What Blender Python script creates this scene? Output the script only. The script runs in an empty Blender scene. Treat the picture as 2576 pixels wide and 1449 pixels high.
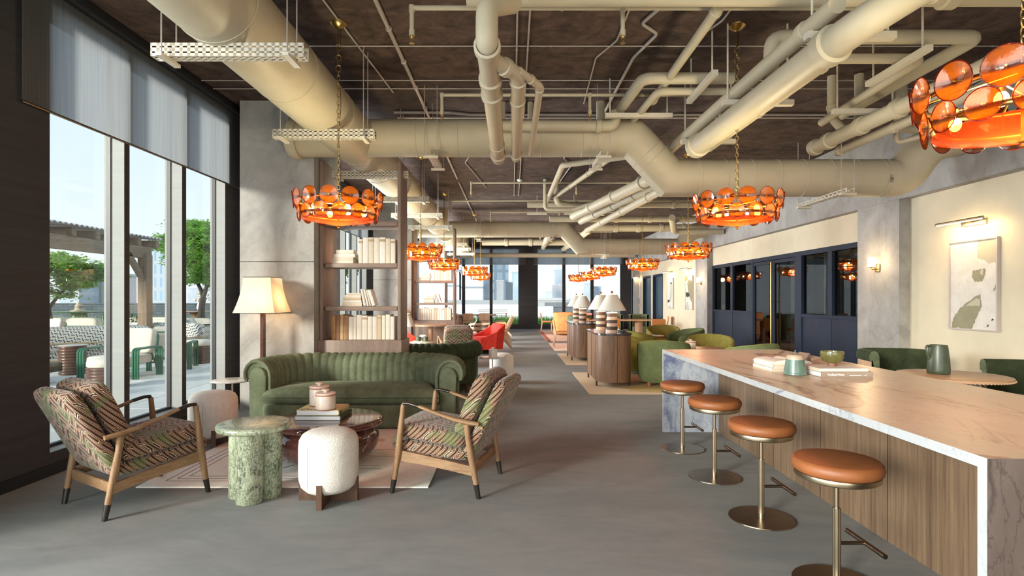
import bpy, bmesh, math, random
from mathutils import Vector, Matrix, Quaternion

random.seed(7)
PI = math.pi
SC = bpy.context.scene
COL = SC.collection
CEIL = 4.08          # ceiling height
EYE = 1.46           # camera height
FPX = 1400.0         # focal length in pixels of the 2576 px frame
HX, HY = 1289.0, 752.0

# ------------------------------------------------------------------ camera
cam_d = bpy.data.cameras.new('camera')
cam = bpy.data.objects.new('camera', cam_d)
COL.objects.link(cam)
cam.location = (0, 0, EYE)
cam.rotation_euler = (PI / 2, 0, 0)
cam_d.sensor_fit = 'HORIZONTAL'
cam_d.sensor_width = 36.0
cam_d.lens = 36.0 * FPX / 2576.0
cam_d.shift_x = -(HX - 1288.0) / 2576.0
cam_d.shift_y = (HY - 724.5) / 2576.0
cam_d.clip_end = 2000
SC.camera = cam

# ------------------------------------------------------------------ exposure
SC.view_settings.view_transform = 'Standard'
SC.view_settings.look = 'None'
SC.view_settings.gamma = 1.0
SC.view_settings.exposure = 0.62
SC.view_settings.use_curve_mapping = False

# ------------------------------------------------------------------ sky
world = bpy.data.worlds.new('sky')
SC.world = world
world.use_nodes = True
wn = world.node_tree
wn.nodes.clear()
wo = wn.nodes.new('ShaderNodeOutputWorld')
wb = wn.nodes.new('ShaderNodeBackground')
wt = wn.nodes.new('ShaderNodeTexCoord')
ws = wn.nodes.new('ShaderNodeSeparateXYZ')
wr = wn.nodes.new('ShaderNodeValToRGB')
wr.color_ramp.elements[0].position = 0.0
wr.color_ramp.elements[0].color = (0.74, 0.79, 0.85, 1)
wr.color_ramp.elements[1].position = 0.45
wr.color_ramp.elements[1].color = (0.50, 0.65, 0.80, 1)
wn.links.new(wt.outputs['Generated'], ws.inputs[0])
wn.links.new(ws.outputs['Z'], wr.inputs[0])
wn.links.new(wr.outputs[0], wb.inputs[0])
wb.inputs[1].default_value = 0.96
wn.links.new(wb.outputs[0], wo.inputs[0])


def add_light(name, kind, loc, energy, color=(1, 1, 1), rot=(0, 0, 0), **kw):
    d = bpy.data.lights.new(name, kind)
    d.energy = energy
    d.color = color
    for k, v in kw.items():
        setattr(d, k, v)
    o = bpy.data.objects.new(name, d)
    COL.objects.link(o)
    o.location = loc
    o.rotation_euler = rot
    return o


# hazy low sun from behind the left shoulder, through the near window bays
def aim(v):
    return Vector(v).to_track_quat('-Z', 'Y').to_euler()


add_light('sun', 'SUN', (-20, -12, 12), 4.0, (1.0, 0.93, 0.82), aim((0.68, 0.70, -0.20)), angle=math.radians(13))
# area fills added at the unseen openings beside and behind the camera
add_light('fill_side_bay', 'AREA', (-4.25, -1.3, 1.65), 520, (0.90, 0.95, 1.0), (0, -PI / 2, 0), shape='RECTANGLE', size=2.8, size_y=8.6)
add_light('fill_open_end', 'AREA', (0.6, -7.3, 1.9), 330, (1.0, 0.96, 0.86), (PI / 2, 0, 0), shape='RECTANGLE', size=8.5, size_y=3.2)
add_light('fill_middle_bay', 'AREA', (-4.05, 10.0, 1.62), 480, (0.92, 0.96, 1.0), (0, -PI / 2, 0), shape='RECTANGLE', size=2.7, size_y=2.6)  # added area fill at the side windows, hidden behind the first left column
add_light('fill_far_bay', 'AREA', (-4.05, 18.5, 1.62), 1150, (0.95, 0.97, 1.0), (0, -PI / 2, 0), shape='RECTANGLE', size=2.7, size_y=5.6)  # added area fill for the dark far half, hidden behind the second column
for nm, lo, ro, sx, sy in (
        ('portal_left_bay', (-4.15, 6.0, 2.0), (0, -PI / 2, 0), 3.7, 2.9),
        ('portal_middle_bay', (-4.15, 11.6, 2.0), (0, -PI / 2, 0), 3.7, 5.6),
        ('portal_far_end', (0.8, 27.6, 2.0), (-PI / 2, 0, 0), 9.2, 3.7)):
    p = add_light(nm, 'AREA', lo, 1.0, rot=ro, shape='RECTANGLE', size=sx, size_y=sy)
    p.data.cycles.is_portal = True


# ------------------------------------------------------------------ materials
def new_mat(name):
    m = bpy.data.materials.new(name)
    m.use_nodes = True
    nt = m.node_tree
    b = nt.nodes.get('Principled BSDF')
    return m, nt, b


def setin(b, **kw):
    names = {'rough': 'Roughness', 'metal': 'Metallic', 'spec': 'Specular IOR Level', 'sheen': 'Sheen Weight',
             'coat': 'Coat Weight', 'trans': 'Transmission Weight', 'alpha': 'Alpha', 'ior': 'IOR'}
    for k, v in kw.items():
        b.inputs[names[k]].default_value = v


def c4(c):
    return (c[0], c[1], c[2], 1.0)


def coords(nt, scale=(1, 1, 1), space='Object', rot=(0, 0, 0), loc=(0, 0, 0)):
    if space == 'World':
        t = nt.nodes.new('ShaderNodeNewGeometry').outputs['Position']
    else:
        t = nt.nodes.new('ShaderNodeTexCoord').outputs[space]
    mp = nt.nodes.new('ShaderNodeMapping')
    mp.inputs['Scale'].default_value = scale
    mp.inputs['Rotation'].default_value = rot
    mp.inputs['Location'].default_value = loc
    nt.links.new(t, mp.inputs[0])
    return mp.outputs[0]


def noise(nt, vec, scale=5, detail=5, rough=0.55, dist=0.0):
    n = nt.nodes.new('ShaderNodeTexNoise')
    n.inputs['Scale'].default_value = scale
    n.inputs['Detail'].default_value = detail
    n.inputs['Roughness'].default_value = rough
    n.inputs['Distortion'].default_value = dist
    nt.links.new(vec, n.inputs['Vector'])
    return n.outputs['Fac']


def ramp(nt, fac, stops, interp='LINEAR'):
    r = nt.nodes.new('ShaderNodeValToRGB')
    r.color_ramp.interpolation = interp
    els = r.color_ramp.elements
    while len(els) < len(stops):
        els.new(0.5)
    for e, (p, c) in zip(els, stops):
        e.position = p
        e.color = c4(c) if not isinstance(c, (int, float)) else (c, c, c, 1)
    nt.links.new(fac, r.inputs[0])
    return r.outputs[0]


def mixc(nt, fac, a, b, mode='MIX'):
    m = nt.nodes.new('ShaderNodeMix')
    m.data_type = 'RGBA'
    m.blend_type = mode
    for s, v in ((0, fac), (6, a), (7, b)):
        if hasattr(v, 'links') or hasattr(v, 'is_linked'):
            nt.links.new(v, m.inputs[s])
        elif s == 0:
            m.inputs[0].default_value = v
        else:
            m.inputs[s].default_value = c4(v)
    return m.outputs[2]


def mth(nt, op, a, b=0.0, c=0.0):
    m = nt.nodes.new('ShaderNodeMath')
    m.operation = op
    for i, v in enumerate((a, b, c)):
        if hasattr(v, 'is_linked'):
            nt.links.new(v, m.inputs[i])
        else:
            m.inputs[i].default_value = v
    return m.outputs[0]


def bump(nt, b, h, strength=0.2, dist=0.01):
    n = nt.nodes.new('ShaderNodeBump')
    n.inputs['Strength'].default_value = strength
    n.inputs['Distance'].default_value = dist
    nt.links.new(h, n.inputs['Height'])
    nt.links.new(n.outputs[0], b.inputs['Normal'])


def plain(name, col, rough=0.5, metal=0.0, var=0.0, vscale=8, space='Object', **kw):
    m, nt, b = new_mat(name)
    b.inputs['Base Color'].default_value = c4(col)
    setin(b, rough=rough, metal=metal, **kw)
    n = noise(nt, coords(nt, space=space), vscale, 4)
    v = max(var, 0.04)
    lo = [max(0, x * (1 - v)) for x in col]
    hi = [min(1, x * (1 + v)) for x in col]
    nt.links.new(ramp(nt, n, [(0.3, lo), (0.7, hi)]), b.inputs['Base Color'])
    return m


def mottled(name, stops, scale, rough=0.8, bmp=0.15, bscale=40, stretch=(1, 1, 1), dist=0.6, space='World', spec=0.3, detail=8):
    m, nt, b = new_mat(name)
    v = coords(nt, stretch, space)
    n = noise(nt, v, scale, detail, 0.62, dist)
    n2 = noise(nt, v, scale * 4.3, 6, 0.7, 0.4)
    f = mth(nt, 'ADD', mth(nt, 'MULTIPLY', n, 0.68), mth(nt, 'MULTIPLY', n2, 0.32))
    nt.links.new(ramp(nt, f, stops), b.inputs['Base Color'])
    setin(b, rough=rough, spec=spec)
    if bmp:
        bump(nt, b, noise(nt, v, bscale, 6), bmp, 0.01)
    return m


def wood(name, dark, light, grain=(1, 1, 12), scale=3.0, rough=0.45, space='Object', fine=1.0):
    """grain stretches the noise: a small number on the axis the grain runs along"""
    m, nt, b = new_mat(name)
    v = coords(nt, grain, space)
    n = noise(nt, v, scale, 6, 0.6, 0.8)
    n2 = noise(nt, v, scale * 6, 3, 0.6)
    f = mth(nt, 'ADD', mth(nt, 'MULTIPLY', n, 0.65), mth(nt, 'MULTIPLY', n2, 0.35))
    mid = [(a + c) / 2 for a, c in zip(dark, light)]
    nt.links.new(ramp(nt, f, [(0.33, dark), (0.5, mid), (0.66, light)]), b.inputs['Base Color'])
    setin(b, rough=rough, spec=0.35)
    bump(nt, b, n2, 0.08 * fine, 0.003)
    return m


def velvet(name, dark, light, scale=6):
    m, nt, b = new_mat(name)
    v = coords(nt)
    n = noise(nt, v, scale, 4, 0.55, 0.5)
    n2 = noise(nt, v, scale * 5, 3)
    f = mth(nt, 'ADD', mth(nt, 'MULTIPLY', n, 0.7), mth(nt, 'MULTIPLY', n2, 0.3))
    nt.links.new(ramp(nt, f, [(0.35, dark), (0.65, light)]), b.inputs['Base Color'])
    setin(b, rough=0.85, spec=0.15, sheen=0.25)
    b.inputs['Sheen Roughness'].default_value = 0.35
    b.inputs['Sheen Tint'].default_value = c4([min(1, x * 1.6 + 0.08) for x in light])
    bump(nt, b, noise(nt, v, 260, 2), 0.06, 0.002)
    return m


def marble(name, base, base2, vein, scale=2.0, rough=0.18, width=0.035, rot=(0, 0, 0.5), stretch=(1, 1, 1), vein2=None, space='Object', coat=0.2, w2=0.02):
    m, nt, b = new_mat(name)
    v = coords(nt, stretch, space, rot)
    n = noise(nt, v, scale, 6, 0.6, 0.9)
    basec = ramp(nt, noise(nt, v, scale * 0.8, 5, 0.6), [(0.35, base), (0.65, base2)])
    d = mth(nt, 'ABSOLUTE', mth(nt, 'SUBTRACT', n, 0.5))
    f = mth(nt, 'SUBTRACT', 1.0, mth(nt, 'MINIMUM', mth(nt, 'DIVIDE', d, width), 1.0))
    gate = ramp(nt, noise(nt, v, scale * 0.7, 3), [(0.42, 0.0), (0.6, 1.0)])
    f = mth(nt, 'MULTIPLY', f, gate)
    col = mixc(nt, f, basec, vein)
    n3 = noise(nt, v, scale * 3.1, 8, 0.65, 1.5)
    d3 = mth(nt, 'ABSOLUTE', mth(nt, 'SUBTRACT', n3, 0.48))
    f3 = mth(nt, 'SUBTRACT', 1.0, mth(nt, 'MINIMUM', mth(nt, 'DIVIDE', d3, w2), 1.0))
    f3 = mth(nt, 'MULTIPLY', f3, 0.6)
    col = mixc(nt, f3, col, vein2 or vein)
    nt.links.new(col, b.inputs['Base Color'])
    setin(b, rough=rough, coat=coat)
    return m


def zigzag(name):
    """nested outlined bars woven in mirrored diagonal columns"""
    m, nt, b = new_mat(name)
    t = coords(nt)
    s = nt.nodes.new('ShaderNodeSeparateXYZ')
    nt.links.new(t, s.inputs[0])
    x, y, z = s.outputs
    v = mth(nt, 'ADD', mth(nt, 'MULTIPLY', y, 0.9), z)
    xp = mth(nt, 'PINGPONG', mth(nt, 'ADD', x, 10.0), 0.11)
    ca, sa = math.cos(0.52), math.sin(0.52)
    u = mth(nt, 'ADD', mth(nt, 'MULTIPLY', xp, ca), mth(nt, 'MULTIPLY', v, sa))
    w = mth(nt, 'SUBTRACT', mth(nt, 'MULTIPLY', v, ca), mth(nt, 'MULTIPLY', xp, sa))
    BW, BH = 0.098, 0.034
    wr_ = mth(nt, 'DIVIDE', mth(nt, 'ADD', w, 10.0), BH)
    row = mth(nt, 'FLOOR', wr_)
    ur = mth(nt, 'ADD', mth(nt, 'DIVIDE', mth(nt, 'ADD', u, 10.0), BW), mth(nt, 'MULTIPLY', row, 0.37))
    du = mth(nt, 'MULTIPLY', mth(nt, 'SUBTRACT', 0.5, mth(nt, 'ABSOLUTE', mth(nt, 'SUBTRACT', mth(nt, 'FRACT', ur), 0.5))), BW)
    dw = mth(nt, 'MULTIPLY', mth(nt, 'SUBTRACT', 0.5, mth(nt, 'ABSOLUTE', mth(nt, 'SUBTRACT', mth(nt, 'FRACT', wr_), 0.5))), BH)
    d = mth(nt, 'DIVIDE', mth(nt, 'MINIMUM', du, dw), BH * 0.5)
    dark, rust, cream = (0.018, 0.013, 0.009), (0.36, 0.14, 0.065), (0.62, 0.45, 0.33)
    st = ramp(nt, d, [(0.0, dark), (0.16, cream), (0.34, dark), (0.52, rust), (0.68, dark), (0.86, dark)], 'CONSTANT')
    g = ramp(nt, noise(nt, t, 5.5, 2), [(0.52, 0.0), (0.62, 1.0)])
    st = mixc(nt, mth(nt, 'MULTIPLY', g, 0.55), st, (0.095, 0.15, 0.05))
    nt.links.new(st, b.inputs['Base Color'])
    setin(b, rough=0.85, spec=0.2, sheen=0.2)
    bump(nt, b, d, 0.2, 0.003)
    return m


def dashes(name):
    """navy dashes in a basket weave on white"""
    m, nt, b = new_mat(name)
    t = coords(nt)
    s = nt.nodes.new('ShaderNodeSeparateXYZ')
    nt.links.new(t, s.inputs[0])
    x, y, z = s.outputs
    u = mth(nt, 'MULTIPLY', mth(nt, 'ADD', x, mth(nt, 'MULTIPLY', z, 0.4)), 15.0)
    v = mth(nt, 'MULTIPLY', mth(nt, 'ADD', mth(nt, 'ADD', y, z), mth(nt, 'MULTIPLY', x, 0.15)), 15.0)
    par = mth(nt, 'MODULO', mth(nt, 'ABSOLUTE', mth(nt, 'ADD', mth(nt, 'FLOOR', u), mth(nt, 'FLOOR', v))), 2.0)
    fu, fv = mth(nt, 'ABSOLUTE', mth(nt, 'SUBTRACT', mth(nt, 'FRACT', u), 0.5)), mth(nt, 'ABSOLUTE', mth(nt, 'SUBTRACT', mth(nt, 'FRACT', v), 0.5))
    a = mth(nt, 'MULTIPLY', mth(nt, 'LESS_THAN', fu, 0.14), mth(nt, 'LESS_THAN', fv, 0.46))
    c = mth(nt, 'MULTIPLY', mth(nt, 'LESS_THAN', fu, 0.46), mth(nt, 'LESS_THAN', fv, 0.14))
    f = mth(nt, 'ADD', mth(nt, 'MULTIPLY', a, par), mth(nt, 'MULTIPLY', c, mth(nt, 'SUBTRACT', 1.0, par)))
    nt.links.new(mixc(nt, f, (0.72, 0.71, 0.64), (0.02, 0.04, 0.09)), b.inputs['Base Color'])
    setin(b, rough=0.9, spec=0.1)
    return m


def striped(name, axis, n, stops, rough=0.6, **kw):
    m, nt, b = new_mat(name)
    s = nt.nodes.new('ShaderNodeSeparateXYZ')
    nt.links.new(coords(nt), s.inputs[0])
    f = mth(nt, 'FRACT', mth(nt, 'MULTIPLY', s.outputs[axis], n))
    nt.links.new(ramp(nt, f, stops, 'CONSTANT'), b.inputs['Base Color'])
    setin(b, rough=rough, **kw)
    return m


def grid_windows(name, wall, glass, sx, sz, mort=0.02, row=1.0, space='World', squash=1.0, rot=(PI / 2, 0, 0)):
    m, nt, b = new_mat(name)
    t = coords(nt, (1, 1, 1), space, rot)
    br = nt.nodes.new('ShaderNodeTexBrick')
    br.offset = 0.0
    br.inputs['Color1'].default_value = c4(glass)
    br.inputs['Color2'].default_value = c4([min(1, g * 1.25) for g in glass])
    br.inputs['Mortar'].default_value = c4(wall)
    br.inputs['Scale'].default_value = 1.0
    br.inputs['Brick Width'].default_value = sx
    br.inputs['Row Height'].default_value = sz
    br.inputs['Mortar Size'].default_value = mort
    nt.links.new(t, br.inputs['Vector'])
    nt.links.new(br.outputs['Color'], b.inputs['Base Color'])
    setin(b, rough=0.7, spec=0.1)
    return m, br


def glass_pane(name, tint=(1, 1, 1), gloss=0.06, grough=0.0):
    m = bpy.data.materials.new(name)
    m.use_nodes = True
    nt = m.node_tree
    nt.nodes.clear()
    o = nt.nodes.new('ShaderNodeOutputMaterial')
    mx = nt.nodes.new('ShaderNodeMixShader')
    tr = nt.nodes.new('ShaderNodeBsdfTransparent')
    gl = nt.nodes.new('ShaderNodeBsdfGlossy')
    lw = nt.nodes.new('ShaderNodeLayerWeight')
    lw.inputs['Blend'].default_value = 0.25
    tr.inputs[0].default_value = c4(tint)
    gl.inputs['Roughness'].default_value = grough
    f = mth(nt, 'ADD', mth(nt, 'MULTIPLY', lw.outputs['Fresnel'], 0.10), gloss)
    nt.links.new(f, mx.inputs[0])
    nt.links.new(tr.outputs[0], mx.inputs[1])
    nt.links.new(gl.outputs[0], mx.inputs[2])
    nt.links.new(mx.outputs[0], o.inputs[0])
    return m


def amber(name, tcol, dcol, dens=0.5):
    """amber glass that lets the bulbs glow through it"""
    m = bpy.data.materials.new(name)
    m.use_nodes = True
    nt = m.node_tree
    nt.nodes.clear()
    o = nt.nodes.new('ShaderNodeOutputMaterial')
    tr = nt.nodes.new('ShaderNodeBsdfTransparent')
    tl = nt.nodes.new('ShaderNodeBsdfTranslucent')
    gl = nt.nodes.new('ShaderNodeBsdfGlossy')
    m1 = nt.nodes.new('ShaderNodeMixShader')
    m2 = nt.nodes.new('ShaderNodeMixShader')
    lw = nt.nodes.new('ShaderNodeLayerWeight')
    lw.inputs['Blend'].default_value = 0.35
    tr.inputs[0].default_value = c4(tcol)
    tl.inputs[0].default_value = c4(dcol)
    gl.inputs['Roughness'].default_value = 0.12
    gl.inputs[0].default_value = (1.0, 0.85, 0.75, 1)
    bp = nt.nodes.new('ShaderNodeBump')
    bp.inputs['Strength'].default_value = 0.25
    bp.inputs['Distance'].default_value = 0.004
    nt.links.new(noise(nt, coords(nt), 45, 3), bp.inputs['Height'])
    nt.links.new(bp.outputs[0], gl.inputs['Normal'])
    m1.inputs[0].default_value = dens
    nt.links.new(tr.outputs[0], m1.inputs[1])
    nt.links.new(tl.outputs[0], m1.inputs[2])
    nt.links.new(mth(nt, 'ADD', mth(nt, 'MULTIPLY', lw.outputs['Fresnel'], 0.22), 0.035), m2.inputs[0])
    nt.links.new(m1.outputs[0], m2.inputs[1])
    nt.links.new(gl.outputs[0], m2.inputs[2])
    nt.links.new(m2.outputs[0], o.inputs[0])
    return m


def emit(name, col, strength):
    m = bpy.data.materials.new(name)
    m.use_nodes = True
    nt = m.node_tree
    nt.nodes.clear()
    o = nt.nodes.new('ShaderNodeOutputMaterial')
    e = nt.nodes.new('ShaderNodeEmission')
    e.inputs[0].default_value = c4(col)
    e.inputs[1].default_value = strength
    nt.links.new(e.outputs[0], o.inputs[0])
    return m


def thin_fabric(name, col, tcol, trans=0.5, streak=(60, 60, 1.5), hole=0.0, space='World', k=0.25):
    m = bpy.data.materials.new(name)
    m.use_nodes = True
    nt = m.node_tree
    nt.nodes.clear()
    o = nt.nodes.new('ShaderNodeOutputMaterial')
    df = nt.nodes.new('ShaderNodeBsdfDiffuse')
    tl = nt.nodes.new('ShaderNodeBsdfTranslucent')
    mx = nt.nodes.new('ShaderNodeMixShader')
    n = noise(nt, coords(nt, streak, space), 1.0, 4)
    for sh, c in ((df, col), (tl, tcol)):
        nt.links.new(ramp(nt, n, [(0.35, [x * (1 - k) for x in c]), (0.65, [min(1, x * (1 + k * .8)) for x in c])]), sh.inputs[0])
    mx.inputs[0].default_value = trans
    nt.links.new(df.outputs[0], mx.inputs[1])
    nt.links.new(tl.outputs[0], mx.inputs[2])
    out = mx.outputs[0]
    if hole:
        tr = nt.nodes.new('ShaderNodeBsdfTransparent')
        m2 = nt.nodes.new('ShaderNodeMixShader')
        m2.inputs[0].default_value = hole
        nt.links.new(out, m2.inputs[1])
        nt.links.new(tr.outputs[0], m2.inputs[2])
        out = m2.outputs[0]
    nt.links.new(out, o.inputs[0])
    return m


M = {}
M['carpet'] = mottled('grey carpet', [(0.30, (0.195, 0.202, 0.200)), (0.52, (0.245, 0.246, 0.238)), (0.75, (0.295, 0.288, 0.270))], 1.6, 0.95, 0.10, 260, (0.6, 1.4, 1), 1.4, spec=0.1, detail=12)
M['ceiling'] = mottled('brown stained concrete', [(0.34, (0.018, 0.012, 0.010)), (0.45, (0.055, 0.034, 0.027)), (0.55, (0.085, 0.053, 0.042)), (0.68, (0.14, 0.095, 0.078))], 2.6, 0.85, 0.4, 30, (0.85, 1.0, 1), 1.6, detail=14)
M['concrete'] = mottled('grey concrete', [(0.30, (0.19, 0.183, 0.172)), (0.46, (0.31, 0.303, 0.288)), (0.6, (0.38, 0.373, 0.355)), (0.8, (0.46, 0.45, 0.43))], 1.6, 0.75, 0.25, 26, (1, 1, 0.8), 1.0)
M['charcoal'] = mottled('charcoal wall cloth', [(0.3, (0.034, 0.032, 0.034)), (0.7, (0.056, 0.052, 0.052))], 3, 0.8, 0.3, 90, (0.3, 0.3, 6), 0.2)
M['charcoal2'] = plain('dark trim', (0.012, 0.012, 0.014), 0.5)
M['reveal'] = mottled('cream metal reveal', [(0.3, (0.27, 0.285, 0.28)), (0.7, (0.32, 0.335, 0.33))], 4, 0.5, 0.05, 60, (0.3, 0.3, 5), 0.2)
M['gasket'] = plain('black gasket', (0.006, 0.007, 0.012), 0.4)
M['cream_wall'] = plain('cream wallpaper', (0.63, 0.565, 0.415), 0.85, var=0.05, vscale=3, space='World')
M['navy'] = plain('navy joinery', (0.015, 0.024, 0.044), 0.6, var=0.1, spec=0.2)
M['blue_door'] = plain('blue door', (0.035, 0.068, 0.100), 0.5, var=0.08)
M['duct'] = mottled('cream painted duct', [(0.3, (0.41, 0.355, 0.250)), (0.7, (0.47, 0.41, 0.295))], 2.0, 0.5, 0.03, 40, dist=0.3)
M['bracket'] = plain('cream powder coat', (0.56, 0.51, 0.41), 0.45)
M['conduit'] = plain('galvanised conduit', (0.42, 0.37, 0.33), 0.45, 0.3)
M['brass'] = plain('aged brass', (0.50, 0.33, 0.11), 0.28, 1.0, var=0.15)
M['chain'] = plain('antique brass chain', (0.42, 0.28, 0.10), 0.35, 0.9)
M['steel_dark'] = plain('dark steel', (0.06, 0.055, 0.05), 0.35, 0.8)
M['champagne'] = plain('champagne metal', (0.46, 0.38, 0.26), 0.32, 1.0, var=0.05)
M['bronze'] = plain('brushed bronze', (0.24, 0.185, 0.135), 0.30, 1.0, var=0.12)
M['amber_disc'] = amber('amber glass disc', (0.40, 0.070, 0.012), (0.74, 0.17, 0.007), 0.13)
M['amber_dish'] = amber('red amber glass dish', (0.40, 0.055, 0.016), (0.24, 0.024, 0.004), 0.38)
M['bulb'] = emit('warm bulb', (1.0, 0.62, 0.22), 110)
M['sconce_glow'] = emit('opal glass lit', (1.0, 0.74, 0.42), 9)
M['pic_led'] = emit('picture light strip', (1.0, 0.72, 0.36), 40)
M['blind'] = thin_fabric('grey roller blind cloth', (0.16, 0.155, 0.155), (0.42, 0.44, 0.47), 0.52, (70, 70, 1.2), 0.05, k=0.10)
M['glass'] = glass_pane('window glass', (0.97, 0.99, 0.98), 0.002)
M['glass_dark'] = glass_pane('tinted partition glass', (0.62, 0.63, 0.63), 0.04)
M['green_velvet'] = velvet('green velvet', (0.092, 0.114, 0.066), (0.165, 0.196, 0.124), 4)
M['dark_velvet'] = velvet('bottle green velvet', (0.026, 0.036, 0.018), (0.050, 0.066, 0.032), 5)
M['olive_velvet'] = velvet('olive velvet', (0.20, 0.19, 0.045), (0.30, 0.285, 0.075), 5)
M['moss_velvet'] = velvet('moss green velvet', (0.100, 0.128, 0.055), (0.155, 0.190, 0.085), 5)
M['lime'] = velvet('lime fabric', (0.36, 0.40, 0.10), (0.48, 0.52, 0.16), 5)
M['red'] = velvet('red fabric', (0.50, 0.030, 0.025), (0.66, 0.055, 0.035), 5)
M['pink'] = velvet('pink fabric', (0.62, 0.26, 0.20), (0.75, 0.36, 0.28), 4)
M['salmon'] = velvet('orange fabric', (0.72, 0.24, 0.08), (0.85, 0.36, 0.14), 4)
M['orange'] = plain('orange leather', (0.58, 0.24, 0.07), 0.5, var=0.15)
M['navy_fabric'] = velvet('navy fabric', (0.012, 0.022, 0.045), (0.03, 0.05, 0.08), 6)
M['blue_stripe'] = striped('blue striped fabric', 0, 6, [(0.0, (0.03, 0.06, 0.10)), (0.35, (0.35, 0.38, 0.38)), (0.5, (0.05, 0.10, 0.15)), (0.8, (0.01, 0.02, 0.05))], 0.85)
M['tan_fabric'] = plain('tan cushion', (0.46, 0.30, 0.13), 0.85, var=0.1)
M['boucle'] = mottled('cream boucle', [(0.3, (0.66, 0.62, 0.56)), (0.7, (0.80, 0.77, 0.71))], 30, 0.95, 0.7, 130, space='Object', spec=0.1)
M['zigzag'] = zigzag('zigzag weave')
M['dashes'] = dashes('navy dash weave')
M['tan_leather'] = plain('tan leather', (0.265, 0.088, 0.027), 0.5, var=0.18, vscale=5)
M['oak'] = wood('oak', (0.17, 0.092, 0.045), (0.33, 0.20, 0.105), (14, 14, 2.0), 2.2)
M['oak_rail'] = wood('oak rail', (0.17, 0.092, 0.045), (0.33, 0.20, 0.105), (14, 2.0, 14), 2.2)
M['walnut'] = wood('walnut veneer', (0.115, 0.060, 0.032), (0.26, 0.145, 0.082), (9, 9, 0.8), 1.6, 0.42)
M['walnut_dark'] = wood('dark walnut', (0.050, 0.025, 0.015), (0.11, 0.058, 0.034), (8, 8, 2), 2)
M['shelf_wood'] = wood('grey brown oak', (0.17, 0.125, 0.098), (0.29, 0.215, 0.175), (10, 10, 1.1), 2.2, 0.5, 'World')
M['shelf_board'] = wood('grey brown oak board', (0.19, 0.14, 0.11), (0.31, 0.235, 0.19), (1.1, 10, 10), 2.2, 0.5, 'World')
M['bar_wood'] = wood('ribbed oak panel', (0.095, 0.058, 0.035), (0.235, 0.155, 0.094), (1, 22, 0.5), 1.5, 0.5, 'World', 4)
M['light_wood'] = wood('pale ash', (0.46, 0.28, 0.17), (0.64, 0.43, 0.29), (10, 10, 1.5), 2)
M['table_wood'] = wood('honey oak', (0.42, 0.24, 0.13), (0.58, 0.36, 0.21), (2, 12, 12), 2, 0.35)
M['red_wood'] = wood('reddish wood', (0.28, 0.11, 0.045), (0.42, 0.19, 0.085), (2, 10, 10), 2, 0.3)
M['bar_top'] = marble('peach quartzite', (0.60, 0.485, 0.325), (0.69, 0.60, 0.435), (0.26, 0.085, 0.030), 0.75, 0.30, 0.028, (0, 0, 0.35), (1.6, 0.75, 1), (0.46, 0.28, 0.17), 'World', 0.0, 0.014)
M['bar_edge'] = marble('pale quartzite edge', (0.42, 0.44, 0.46), (0.52, 0.53, 0.53), (0.25, 0.26, 0.30), 1.5, 0.25, 0.02, (0, 0, 0), (1, 1, 1), None, 'World', 0.2, 0.008)
M['bar_end_skylit'] = marble('quartzite skylit blue', (0.20, 0.235, 0.31), (0.40, 0.43, 0.48), (0.10, 0.12, 0.22), 1.5, 0.25, 0.05, (0, 0.5, 0), (1.6, 1, 0.6), None, 'World')  # same end stone; sky-lit bluish tone put into the colour
M['bar_end_shaded'] = marble('quartzite shaded brown', (0.075, 0.052, 0.045), (0.15, 0.115, 0.10), (0.03, 0.022, 0.022), 1.6, 0.25, 0.05, (0, 0.4, 0), (1.6, 1, 0.6), None, 'World')  # same end stone; shaded tone put into the colour
M['green_marble'] = marble('green marble', (0.085, 0.12, 0.06), (0.38, 0.41, 0.28), (0.035, 0.055, 0.035), 9.0, 0.25, 0.11, (0.2, 0.1, 0.5), (1, 1, 0.6), (0.60, 0.62, 0.47), 'Object', 0.2, 0.06)
M['red_marble'] = marble('oxblood marble', (0.055, 0.018, 0.015), (0.125, 0.045, 0.036), (0.62, 0.42, 0.34), 2.6, 0.10, 0.006, (0.1, 0.2, 0.5), (1, 1, 1), (0.28, 0.13, 0.09), 'Object', 0.5, 0.012)
M['white_marble'] = marble('white marble', (0.70, 0.66, 0.60), (0.80, 0.76, 0.70), (0.45, 0.38, 0.33), 5, 0.25, 0.012)
M['dark_stone'] = marble('dark stone', (0.040, 0.032, 0.034), (0.075, 0.06, 0.062), (0.02, 0.018, 0.02), 4, 0.15, 0.03)
M['cream_ceramic'] = plain('cream ceramic', (0.68, 0.56, 0.47), 0.35, var=0.12, vscale=14)
M['terracotta'] = plain('bare clay', (0.42, 0.17, 0.11), 0.7, var=0.1)
M['green_ceramic'] = plain('blue green glaze', (0.10, 0.17, 0.135), 0.25, var=0.25, vscale=12)
M['olive_ceramic'] = plain('olive glaze', (0.12, 0.115, 0.035), 0.12, var=0.4, vscale=10)
M['pitcher_glaze'] = plain('dark green glaze', (0.058, 0.076, 0.046), 0.35, var=0.35, vscale=9)
M['sand_ceramic'] = plain('sand glaze', (0.42, 0.34, 0.24), 0.4, var=0.1)
M['paper'] = plain('paper', (0.72, 0.68, 0.60), 0.9, var=0.03)
M['shade_cloth'] = thin_fabric('lamp shade linen', (0.76, 0.68, 0.60), (0.80, 0.66, 0.48), 0.35, (150, 150, 4), space='Object', k=0.05)
M['shade_white'] = plain('white lamp shade', (0.78, 0.72, 0.62), 0.9, var=0.02)
M['lamp_stripe'] = striped('striped lamp body', 2, 9.2, [(0.0, (0.64, 0.46, 0.34)), (0.5, (0.10, 0.062, 0.048))], 0.5)
M['black'] = plain('black', (0.01, 0.01, 0.01), 0.5)
M['white_paint'] = plain('white paint', (0.78, 0.77, 0.74), 0.5)
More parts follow.
